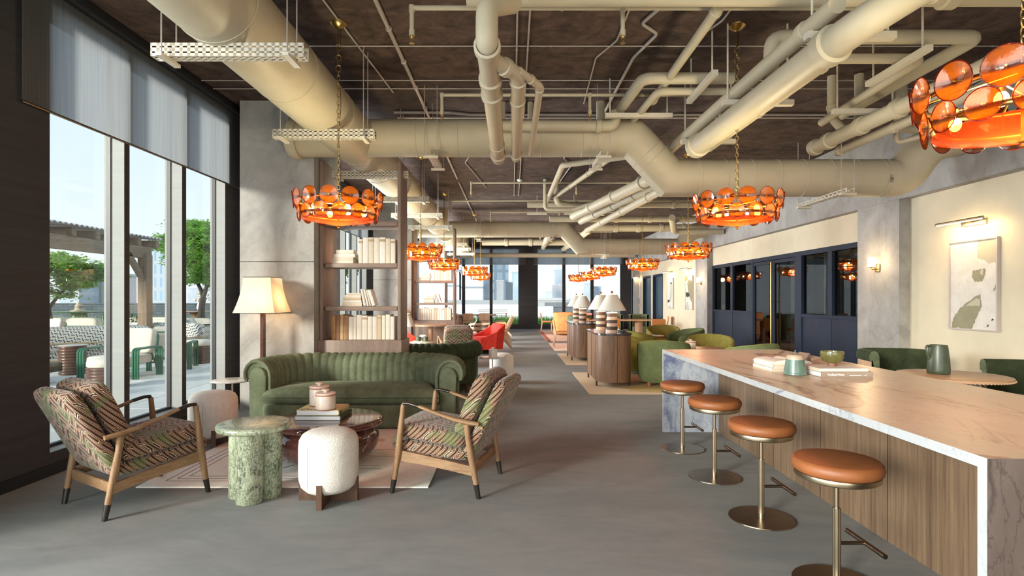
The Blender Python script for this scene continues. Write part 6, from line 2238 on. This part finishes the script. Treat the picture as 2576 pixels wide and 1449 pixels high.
for x, y, r, lab in ((-1.75, 16.75, .3, 'tan cushion leaning on the dark blue sofa, nearer one'), (-1.75, 17.3, .5, 'tan cushion leaning on the dark blue sofa, farther one')):
    m = MB(); cushion_vert(m, -.22, .22, -.06, .06, 0, .42, Matrix.Rotation(math.radians(-25), 4, 'X'), .02)
    tag(m.build('cushion', 'tan_fabric', None, 60, loc=(x, y, .57), rotz=PI / 2 + r), lab, 'cushion')
t = thing('communal_table', 'long pale wooden table by the end window on the left', 'table', (-1.75, 25.2, 0), 0)
m = MB(); m.box(-1.25, 1.0, -.45, .45, .71, .76, .008); m.build('tabletop', 'light_wood', t)
for x in (-.7, .45):
    m = MB(); m.lathe([(.20, 0), (.19, .7)], 24, (x, 0, 0)); m.build('drum_leg', 'light_wood', t)
wc = simple_chair('pale wooden chair at the near side of the long table on the left, leftmost', -2.55, 24.3, 0, 'light_wood', 'light_wood', 'pale wooden chairs at the left end table')
for x, y, f, lab in ((-1.9, 24.2, 0, 'pale wooden chair at the near side of the long table on the left, second'), (-1.2, 24.3, 0, 'pale wooden chair at the near side of the long table on the left, third'),
                     (-.55, 24.9, 90, 'pale wooden chair at the right end of the long table on the left')):
    dup(wc, lab, (x, y, 0), math.radians(f))
t = thing('bench_table', 'low slatted pale wooden table behind the red armchair', 'table', (-1.15, 19.5, 0), 0)
for k, z in enumerate((.28, .42, .56)):
    m = MB(); m.prism(rrect(-.45 + .05 * k, .45 - .05 * k, -.5, .5, .1, 4), z, z + .03); m.build('shelf', 'light_wood', t)
for sx in (-1, 1):
    for sy in (-1, 1):
        l = MB(); l.cyl((sx * .34, sy * .42, 0), (sx * .33, sy * .42, .57), .018); l.build('leg', 'light_wood', t)
t = thing('glass_carafe', 'grey glass carafe standing behind the zigzag and red armchairs', 'carafe', (-.98, 15.9, 0.575), 0)
m = MB(); m.lathe([(.10, 0), (.12, .02), (.12, .20), (.045, .27), (.040, .40), (.052, .43)], 28, cap1=False); m.build('body', M.setdefault('grey_glass', glass_pane('grey glass', (.55, .50, .46), .08)), t, 60)
t = round_table('small round dark table carrying the glass carafe', -.98, 15.95, .25, .573, 'walnut')

# ================================================================== THE TERRACE
struct(MB().box(-60, XL - 0.16, -12, 62, -0.14, -0.02).build('terrace_ground', 'gravel'))
M['slab'] = mottled('pale paving', [(.3, (.50, .51, .49)), (.7, (.62, .63, .61))], 3, .8, .1, 60)
m = MB()
for i in range(28):
    for k in range(2):
        x1 = XL - .24 - k * 1.22
        y0 = -6 + i * 1.22
        m.box(x1 - 1.2, x1, y0, y0 + 1.2, -.03, .0)
struct(m.build('terrace_path', 'slab'))
mt, br = grid_windows('blue grey brick', (.045, .055, .065), (.075, .10, .115), .42, .11, .012)
br.offset = 0.5
M['blue_brick'] = mt
struct(MB().box(-60, XL - .3, 25.0, 25.3, -.02, 1.22).box(-60, XL - .3, 24.96, 25.34, 1.22, 1.27).build('wall_terrace', 'blue_brick'))


def tree(label, x, y, h, spread, seed, leafn, trunk_r=.13, mat='leaf', crown0=.30, lean=(0, 0), leafsize=.085, fork=2):
    t = thing('terrace_tree', label, 'tree', (x, y, -.02), 0)
    rnd = random.Random(seed)
    m = MB()
    tips = []
    def grow(p, d, L, r, lvl):
        n = 4
        pts, rr = [p], [r]
        q, dd = p.copy(), d.copy()
        for i in range(n):
            dd = (dd + Vector((rnd.uniform(-1, 1), rnd.uniform(-1, 1), rnd.uniform(-.3, .4))) * .17).normalized()
            q = q + dd * L / n
            pts.append(q.copy()); rr.append(r * (1 - .42 * (i + 1) / n))
            if lvl >= 2 or (lvl == 1 and i > 1):
                tips.append(q.copy())
            if lvl in (1, 2) and i in (1, 2):
                a = rnd.uniform(0, 2 * PI)
                grow(q.copy(), (dd * .3 + Vector((math.cos(a), math.sin(a), .12)) * spread).normalized(), L * .55, rr[-1] * .5, 4)
        m.tube(pts, rr, 7 if lvl < 2 else 5)
        if lvl >= 4:
            tips.append(q); return
        k = fork if lvl == 0 else rnd.choice((2, 3, 3))
        for j in range(k):
            a = 2 * PI * (j + rnd.random() * .5) / k + seed
            side = Vector((math.cos(a), math.sin(a), 0))
            nd = (dd * .75 + side * (.55 + .15 * lvl) * spread + Vector((0, 0, .16))).normalized()
            grow(q.copy(), nd, L * rnd.uniform(.62, .82), rr[-1] * .78, lvl + 1)
    grow(Vector((0, 0, 0)), Vector((lean[0], lean[1], 1)).normalized(), h * crown0, trunk_r, 0)
    m.build('trunk', 'bark', t, 60)
    f = MB()
    clumps = [rnd.choice(tips) + Vector((rnd.gauss(0, .12), rnd.gauss(0, .12), rnd.gauss(0, .08))) for _ in range(leafn // 26)]
    for i in range(leafn):
        c = rnd.choice(clumps) + Vector((rnd.gauss(0, .13), rnd.gauss(0, .13), rnd.gauss(0, .045)))
        s = leafsize * rnd.uniform(.6, 1.3)
        R = Matrix.Rotation(rnd.uniform(0, 2 * PI), 3, 'Z') @ Matrix.Rotation(rnd.uniform(-.7, .7), 3, 'X')
        a = [R @ Vector(v) * s for v in ((0, -.5, 0), (.42, 0, .06), (0, .75, -.05), (-.42, 0, .06))]
        f.poly([c + v for v in a])
    f.build('foliage', mat, t, 1)
    return t


tree('tall forked green tree on the terrace seen through the second and third panes', -9.95, 17.7, 7.0, 1.05, 5, 22000, .15, 'leaf', .22, (-.10, 0), .10, 3)
tree('green tree beyond the pergola at the left window edge', -14.6, 17.6, 4.1, 1.1, 9, 14000, .13, 'leaf', .30, (0, 0), .10)
tree('leafy tree seen through the nearer bookshelf', -7.8, 22.6, 5.6, .9, 14, 15000, .14, 'leaf', .25, (0, 0), .11)

# pergola
t = thing('pergola', 'timber pergola with a corrugated roof on the terrace', 'pergola', (-9.33, 0, 0), 0)
m = MB()
rows = []
for i in range(0, 256):
    yy = 8.9 + i * .0235
    zz = .022 * math.sin(2 * PI * yy / .145)
    rows.append([(.0, yy, 3.05 + zz), (-3.6, yy, 3.26 + zz)])
m.grid(rows)
rows2 = [[(a[0], a[1], a[2] - .008), (b_[0], b_[1], b_[2] - .008)] for a, b_ in rows]
m.grid(rows2)
m.grid([[r[0] for r in rows], [r[0] for r in rows2]])
m.build('corrugated_roof', 'roof_sheet', t, 60)
for k in range(9):
    yy = 9.05 + k * .70
    m = MB(); m.box(-3.5, -.05, yy, yy + .13, 2.80, 3.0, .008); m.build('rafter', 'pergola_wood', t)
m = MB(); m.box(-.20, -.06, 8.9, 14.50, 2.50, 2.80, .01); m.build('beam', 'pergola_wood', t)
m = MB(); m.box(-3.4, -3.26, 8.9, 14.5, 2.50, 2.82, .01); m.build('beam', 'pergola_wood', t)
for x in (-.24, -3.44):
    for yy in (9.1, 14.2):
        m = MB(); m.box(x, x + .24, yy, yy + .24, -.02, 2.6, .012); m.build('post', 'post_wood', t)
m = MB(); m.box(-.16, -.06, -.07, .07, 0, .86, .008, mx=Matrix.Translation((0.0, 14.22, 1.95)) @ Matrix.Rotation(math.radians(42), 4, 'X')); m.build('knee_brace', 'pergola_wood', t)


def ribbed(label, x, y, r, h, n=10, top=None, name='ribbed_side_table', cat='side table', group=None):
    t = thing(name, label, cat, (x, y, -.02), 0, group)
    prof = [(r * .9, 0)]
    for i in range(n):
        z0, dz = h * i / n, h / n
        prof += [(r * .95, z0 + dz * .04), (r, z0 + dz * .25), (r * 1.005, z0 + dz * .5), (r, z0 + dz * .75), (r * .95, z0 + dz * .96)]
    m = MB(); m.lathe(prof, 36); m.build('ribbed_drum', 'ribbed_wood', t, 60)
    if top == 'pad':
        m = MB(); m.lathe([(r * .9, h), (r * .98, h + .02), (r * .97, h + .09), (r * .85, h + .13), (r * .4, h + .145), (.01, h + .148)], 36); m.build('cushion', 'cream_cushion', t, 60)
    else:
        m = MB(); m.lathe([(r * .96, h), (r * 1.0, h + .008), (r * .97, h + .018)], 36); m.build('tabletop', 'white_marble', t)
    return t


ribbed('brown ribbed drum table on the terrace in front of the dash-patterned sofa', -8.65, 10.95, .225, .56, 10)
ribbed('ribbed pouf with a cream pad behind the first window fin', -6.72, 9.25, .30, .36, 7, 'pad', 'ribbed_pouf', 'pouf')
ribbed('ribbed pouf with a cream pad behind the left armchair back', -7.20, 7.55, .32, .34, 6, 'pad', 'ribbed_pouf', 'pouf')
ribbed('short ribbed drum at the left edge of the first pane', -9.9, 11.2, .26, .52, 8)
ribbed('ribbed pouf at the right edge of the third pane', -7.25, 12.9, .28, .40, 7, 'pad', 'ribbed_pouf', 'pouf')


def patio_table(label, x, y, w, l, h):
    t = thing('patio_table', label, 'table', (x, y, -.02), 0)
    m = MB(); m.box(-w, w, -l, l, h - .16, h, .01); m.build('tabletop', 'patio_dark', t)
    for sx in (-1, 1):
        m = MB(); m.box(sx * w * .7 - .12, sx * w * .7 + .12, -l * .6, l * .6, 0, h - .15); m.build('block_leg', 'patio_dark', t)
    return t


patio_table('low dark brown block table at the left edge of the terrace view', -8.75, 9.45, .75, .45, .36)
patio_table('dark brown bench-like table right of the green armchairs', -7.35, 13.7, .95, .40, .50)


def green_chair(label, x, y, face, lattice=False):
    t = thing('terrace_armchair', label, 'armchair', (x, y, -.02), face, 'green tube-framed terrace armchairs')   # faces +y
    for s in (-1, 1):
        m = MB()
        for k in range(3):
            xx = s * (.33 + .035 * k)
            m.tube(fillet([(xx, .34, 0), (xx, .34, .56), (xx, -.36, .56), (xx, -.36, 0)], .09, 5), .017, 8)
        m.cyl((s * .33, -.34, .25), (s * .40, -.34, .25), .012)
        m.build('side_frame', 'green_metal', t)
    m = MB(); m.tube([(-.33, .32, .24), (.33, .32, .24)], .016, 8); m.tube([(-.33, -.34, .24), (.33, -.34, .24)], .016, 8)
    m.tube(fillet([(-.31, -.34, .24), (-.31, -.46, .80), (.31, -.46, .80), (.31, -.34, .24)], .08, 4), .016, 8)
    for k in range(4):
        x0 = -.30 + k * .15
        m.tube([(x0, -.345, .26), (x0 + .15, -.45, .78)], .004, 5); m.tube([(x0 + .15, -.345, .26), (x0, -.45, .78)], .004, 5)
    m.build('back_frame', 'green_metal', t)
    m = MB(); cushion(m, -.31, .31, -.33, .38, .25, .42, crown=.01); m.build('seat_cushion', 'cream_cushion', t, 60)
    m = MB(); cushion_vert(m, -.30, .30, -.08, .08, 0, .50, Matrix.Translation((0, -.30, .42)) @ Matrix.Rotation(math.radians(11), 4, 'X'), .02); m.build('back_cushion', 'cream_cushion', t, 60)
    return t


g0 = green_chair('wide green tube-framed cream armchair crossed by the first window fin', -7.42, 10.55, PI)
dup(g0, 'green tube-framed cream armchair showing its latticed back across the second fin', (-7.25, 11.9, -.02), math.radians(20))
dup(g0, 'green tube-framed cream armchair at the far left behind the dash-patterned sofa', (-13.2, 15.6, -.02), math.radians(160))
g0.scale = (1.38, 1, 1)
t = thing('lounge_chair', 'striped green and cream lounge chair in the third pane', 'lounge chair', (-8.75, 15.6, .32), math.radians(-70))
m = MB(); cushion(m, -.32, .32, -.30, .40, .20, .32); m.build('seat_cushion', 'green_stripe', t, 60)
m = MB(); cushion_vert(m, -.32, .32, -.06, .06, 0, .68, Matrix.Translation((0, -.28, .26)) @ Matrix.Rotation(math.radians(28), 4, 'X'), .02); m.build('back_cushion', 'green_stripe', t, 60)
for s in (-1, 1):
    m = MB(); m.tube([(s * .36, .35, -.34), (s * .36, .34, .42), (s * .36, -.40, .38), (s * .36, -.45, -.34)], .02, 8); m.build('side_frame', 'navy', t)
m = MB(); cushion_vert(m, -.20, .20, -.05, .06, 0, .30, Matrix.Translation((0, -.12, .32)) @ Matrix.Rotation(math.radians(24), 4, 'X'), .02); m.build('pillow', 'green_stripe', t, 60)


def dash_sofa(label, x, y, face, L=2.2, frame=True):
    t = thing('patterned_sofa', label, 'sofa', (x, y, -.02), face, 'navy dash-patterned terrace sofas')   # faces +y
    w = L / 2
    m = MB(); cushion(m, -w, w, -.40, .42, .16, .46, crown=.02); m.build('seat_cushion', 'dashes', t, 60)
    m = MB(); cushion_vert(m, -w, w, -.17, .17, 0, .52, Matrix.Translation((0, -.36, .34)) @ Matrix.Rotation(math.radians(8), 4, 'X'), .02); m.build('back_cushion', 'dashes', t, 60)
    f = MB()
    for z in (.13, .50):
        f.tube([(-w - .02, .40, z), (-w - .02, -.58, z), (w + .02, -.58, z), (w + .02, .40, z)], .017, 8)
    for xx in (-w - .02, -w * .33, w * .33, w + .02):
        f.cyl((xx, -.58, 0), (xx, -.58, .52), .017)
    for xx in (-w - .02, w + .02):
        f.cyl((xx, .40, 0), (xx, .40, .52), .017)
    f.build('cane_frame', 'cane', t)
    return t


dash_sofa('navy dash-patterned sofa with its cane back to the window, nearest', -9.75, 12.95, math.radians(38))
dash_sofa('navy dash-patterned sofa at the far left of the terrace view', -12.9, 13.9, math.radians(-30), 3.0)
dash_sofa('navy dash-patterned sofa in front of the pergola post', -9.35, 14.3, math.radians(175), 2.4)
for x, y, w, lab in ((-14.0, 17.8, .8, 'cream sofa back behind the terrace grasses'), (-11.9, 18.4, 1.0, 'cream sofa back in front of the green dining table'), (-10.2, 17.5, .8, 'cream sofa back behind the pergola post'), (-10.1, 16.2, .45, 'cream armchair back left of the striped lounge chair')):
    t = thing('cream_sofa', lab, 'sofa', (x, y, -.02), 0)
    m = MB(); cushion_vert(m, -w, w, -.14, .14, .30, .88, Matrix.Identity(4), .02); m.build('back_cushion', 'cream_cushion', t, 60)
    m = MB(); cushion(m, -w, w, .0, .8, .18, .45); m.build('seat_cushion', 'cream_cushion', t, 60)
    m = MB(); m.tube(fillet([(-w - .03, -.2, .0), (-w - .03, -.2, .62), (w + .03, -.2, .62), (w + .03, -.2, 0)], .08, 4), .015, 8); m.tube([(-w, .75, 0), (-w, .75, .2), (w, .75, .2), (w, .75, 0)], .015, 8); m.build('frame', 'green_metal', t)
t = thing('green_dining_table', 'bright green lacquered table with a flared pedestal before the brick wall', 'table', (-17.6, 22.6, -.02), 0)
m = MB(); m.lathe([(.98, .93), (1.02, .95), (1.0, .98)], 44); m.build('tabletop', 'lawn_green', t)
m = MB(); m.lathe([(.42, 0), (.26, .93)], 20); m.build('pedestal', 'lawn_green', t)
t = thing('shell_vase', 'pale sculptural vase on the green terrace table', 'vase', (-17.6, 22.6, .96), 0)
m = MB(); m.lathe([(.30, 0), (.30, .03), (.18, .05), (.13, .14), (.15, .2), (.09, .30), (.08, .36)], 20); m.build('body', 'sand_ceramic', t)
def arm_dining(label, x, y, face):
    t = thing('terrace_dining_chair', label, 'chair', (x, y, -.02), face, 'green-backed terrace dining chairs')
    m = MB(); m.lathe([(.22, .44), (.25, .46), (.25, .5), (.2, .51)], 24); m.build('seat', 'green_metal', t)
    path = [(-p[0], -p[1]) for p in u_path(.26, -.05, .26, .22, 6)]
    m = sweep(path, [(0, .66), (0, .88), (.02, .9), (.04, .88), (.04, .66), (.02, .64), (0, .66)]); m.build('back_band', 'green_metal', t, 60)
    for s in (-1, 1):
        l = MB(); l.tube([(s * .24, .22, 0), (s * .20, .18, .46)], .018, 8); l.build('front_leg', 'cane', t)
        l = MB(); l.tube([(s * .26, -.26, 0), (s * .20, -.18, .46), (s * .26, -.2, .70)], .018, 8); l.build('rear_leg', 'cane', t)
    return t
a0 = arm_dining('green-backed wooden chair left of the bright green terrace table', -18.9, 22.2, math.radians(200))
dup(a0, 'green-backed wooden chair right of the bright green terrace table', (-16.2, 22.3, -.02), math.radians(150))
t = thing('wood_dining_table', 'reddish wooden table by the tree in the third pane', 'table', (-12.4, 21.8, -.02), 0)
m = MB(); m.lathe([(.75, .96), (.78, .98), (.76, 1.0)], 36); m.build('tabletop', 'red_wood', t)
m = MB(); m.lathe([(.30, 0), (.12, .5), (.2, .96)], 20); m.build('pedestal', 'red_wood', t)
t = thing('flower_vase', 'white flowers in a pale vase on the reddish terrace table', 'vase', (-12.2, 21.8, .98), 0)
m = MB(); m.lathe([(.08, 0), (.16, .12), (.12, .3), (.08, .36)], 18); m.build('vase', 'white_paint', t)
rnd = random.Random(4)
m = MB()
for k in range(46):
    m.sphere((rnd.gauss(0, .20), rnd.gauss(0, .15), .55 + rnd.gauss(0, .11)), rnd.uniform(.025, .05), 6, 4)
m.build('flowers', 'cream_cushion', t, 80)


def grass_patch(label, x0, x1, y0, y1, n, h, seed, mat='grass'):
    rnd = random.Random(seed)
    m = MB()
    for i in range(n):
        x, y = rnd.uniform(x0, x1), rnd.uniform(y0, y1)
        a, l, hh = rnd.uniform(0, 2 * PI), rnd.uniform(.05, .3), h * rnd.uniform(.6, 1.1)
        dx, dy = math.cos(a), math.sin(a)
        w = .010
        p = [(x, y, -.02), (x + dx * l * .35, y + dy * l * .35, hh * .6), (x + dx * l, y + dy * l, hh)]
        v = [(p[0][0] - dy * w, p[0][1] + dx * w, p[0][2]), (p[0][0] + dy * w, p[0][1] - dx * w, p[0][2]), (p[1][0] + dy * w * .8, p[1][1] - dx * w * .8, p[1][2]), (p[1][0] - dy * w * .8, p[1][1] + dx * w * .8, p[1][2])]
        m.poly(v)
        m.poly([v[3], v[2], p[2]])
    return tag(m.build('ornamental_grass', mat, None, 1), label, 'grass', None, 'stuff')


grass_patch('pale ornamental grasses between the sofas and the brick wall', -19, -8.2, 19.6, 21.3, 6500, .85, 3)
grass_patch('low green planting along the foot of the brick wall', -20, -6, 23.6, 24.5, 3500, .65, 8, 'leaf_dark')
grass_patch('green planter grass outside the end windows', -4.2, 6.2, 28.0, 29.4, 6000, .62, 12, 'leaf')
struct(MB().box(-12, 30, 27.5, 31, -.16, -.02).build('terrace_planter_bed', 'gravel'))
t = thing('shrub', 'small airy shrub left of the pergola post', 'shrub', (-11.2, 16.3, -.02), 0)
rnd = random.Random(2)
m = MB(); f = MB()
for k in range(14):
    a = rnd.uniform(0, 2 * PI); tip = Vector((math.cos(a) * .4, math.sin(a) * .4, rnd.uniform(.8, 1.4)))
    m.tube([(0, 0, 0), tip * .5 + Vector((0, 0, .1)), tip], [.012, .008, .003], 5)
    for q in range(26):
        c = tip * rnd.uniform(.4, 1) + Vector((rnd.gauss(0, .07), rnd.gauss(0, .07), rnd.gauss(0, .07)))
        s = .04
        f.poly([c + Vector((rnd.uniform(-s, s), rnd.uniform(-s, s), rnd.uniform(-s, s))) for _ in range(4)])
m.build('stems', 'bark', t); f.build('foliage', 'leaf_dark', t, 1)

# ================================================================== THE CITY
def building(label, px0, px1, pytop, D, wall, glass, sx, sz, mort, depth=None, zb=-30, name='city_building', roof=None):
    x0, x1 = (px0 - HX) / FPX * D, (px1 - HX) / FPX * D
    zt = EYE + (HY - pytop) / FPX * D
    t = thing(name, label, 'building', ((x0 + x1) / 2, D, 0), 0)
    w = (x1 - x0) / 2
    dp = depth or max(6, w)
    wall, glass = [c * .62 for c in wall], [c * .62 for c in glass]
    mt, br = grid_windows('facade ' + label[:24], wall, glass, sx, sz, mort)
    MB().box(-w, w, 0, dp, zb, zt).build('tower_block', mt, t)
    rf = MB(); rf.box(-w - .2, w + .2, -.2, dp + .2, zt, zt + .6)
    if roof:
        rf.box(-w * .4, w * .3, dp * .2, dp * .6, zt, zt + roof)
    rf.build('roof', plain('roof ' + label[:20], [min(.9, c * 1.05) for c in wall], .8), t)
    return t


W_, B_ = (.74, .77, .80), (.50, .60, .68)
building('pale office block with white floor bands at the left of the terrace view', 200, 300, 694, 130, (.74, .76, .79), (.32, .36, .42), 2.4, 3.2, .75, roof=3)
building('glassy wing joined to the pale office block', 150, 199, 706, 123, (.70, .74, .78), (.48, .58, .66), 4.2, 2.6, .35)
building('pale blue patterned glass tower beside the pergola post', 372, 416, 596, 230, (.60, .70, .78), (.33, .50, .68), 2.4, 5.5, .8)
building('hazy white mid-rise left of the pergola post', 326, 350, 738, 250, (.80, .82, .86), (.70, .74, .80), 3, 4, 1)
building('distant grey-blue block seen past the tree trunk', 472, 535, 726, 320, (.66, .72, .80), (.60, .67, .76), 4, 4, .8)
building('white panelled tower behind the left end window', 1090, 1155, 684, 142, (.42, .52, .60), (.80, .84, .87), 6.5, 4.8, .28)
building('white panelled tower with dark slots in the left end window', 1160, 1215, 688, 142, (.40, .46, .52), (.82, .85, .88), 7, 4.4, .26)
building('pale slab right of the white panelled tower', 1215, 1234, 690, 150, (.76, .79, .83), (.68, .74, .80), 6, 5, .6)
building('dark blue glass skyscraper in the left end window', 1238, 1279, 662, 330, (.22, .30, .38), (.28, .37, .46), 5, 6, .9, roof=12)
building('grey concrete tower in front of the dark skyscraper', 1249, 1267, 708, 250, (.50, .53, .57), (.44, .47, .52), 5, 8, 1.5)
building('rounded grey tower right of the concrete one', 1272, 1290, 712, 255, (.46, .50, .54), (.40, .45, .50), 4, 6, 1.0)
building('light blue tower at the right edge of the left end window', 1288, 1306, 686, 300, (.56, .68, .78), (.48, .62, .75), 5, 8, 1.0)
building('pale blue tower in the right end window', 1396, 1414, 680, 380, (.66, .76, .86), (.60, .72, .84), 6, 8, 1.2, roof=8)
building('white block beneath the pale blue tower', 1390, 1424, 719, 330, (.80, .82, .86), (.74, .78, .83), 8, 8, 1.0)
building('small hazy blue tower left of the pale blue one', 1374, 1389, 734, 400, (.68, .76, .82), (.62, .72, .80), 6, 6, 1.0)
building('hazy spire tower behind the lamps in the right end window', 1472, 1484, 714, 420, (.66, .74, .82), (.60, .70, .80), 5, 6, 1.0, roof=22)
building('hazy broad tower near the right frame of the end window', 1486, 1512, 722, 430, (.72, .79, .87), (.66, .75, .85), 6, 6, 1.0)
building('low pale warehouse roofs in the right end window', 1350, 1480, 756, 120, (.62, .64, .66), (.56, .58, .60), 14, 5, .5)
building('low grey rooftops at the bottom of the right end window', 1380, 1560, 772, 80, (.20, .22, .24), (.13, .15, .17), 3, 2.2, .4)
building('low dark rooftops at the bottom of the left end window', 1120, 1300, 766, 75, (.42, .45, .47), (.24, .27, .29), 5, 3, .5)
M['roof_white'] = plain('white roof cladding', (.58, .60, .62), .7)
t = thing('roof_plant_house', 'white rooftop plant house with louvred vents outside the left end window', 'building', (-2.1, 45, 0), 0)
MB().box(-4.2, 2.6, 0, 4, -3, 1.0).build('housing', 'roof_white', t)
for x in (-.15, 1.1):
    m = MB()
    for k in range(7):
        m.box(x - .55, x + .55, -.05, .02, -.35 + k * .15, -.27 + k * .15)
    m.build('vent', 'concrete', t)
t = thing('roof_plant_house', 'white rooftop box at the left of the right end window', 'building', (2.6, 45, 0), 0)
MB().box(-.9, .7, 0, 3, -3, .85).build('housing', 'roof_white', t)
struct(MB().box(-700, 700, 62, 900, -30.2, -30).build('ground_city', plain('city ground', (.40, .42, .43), .9)))
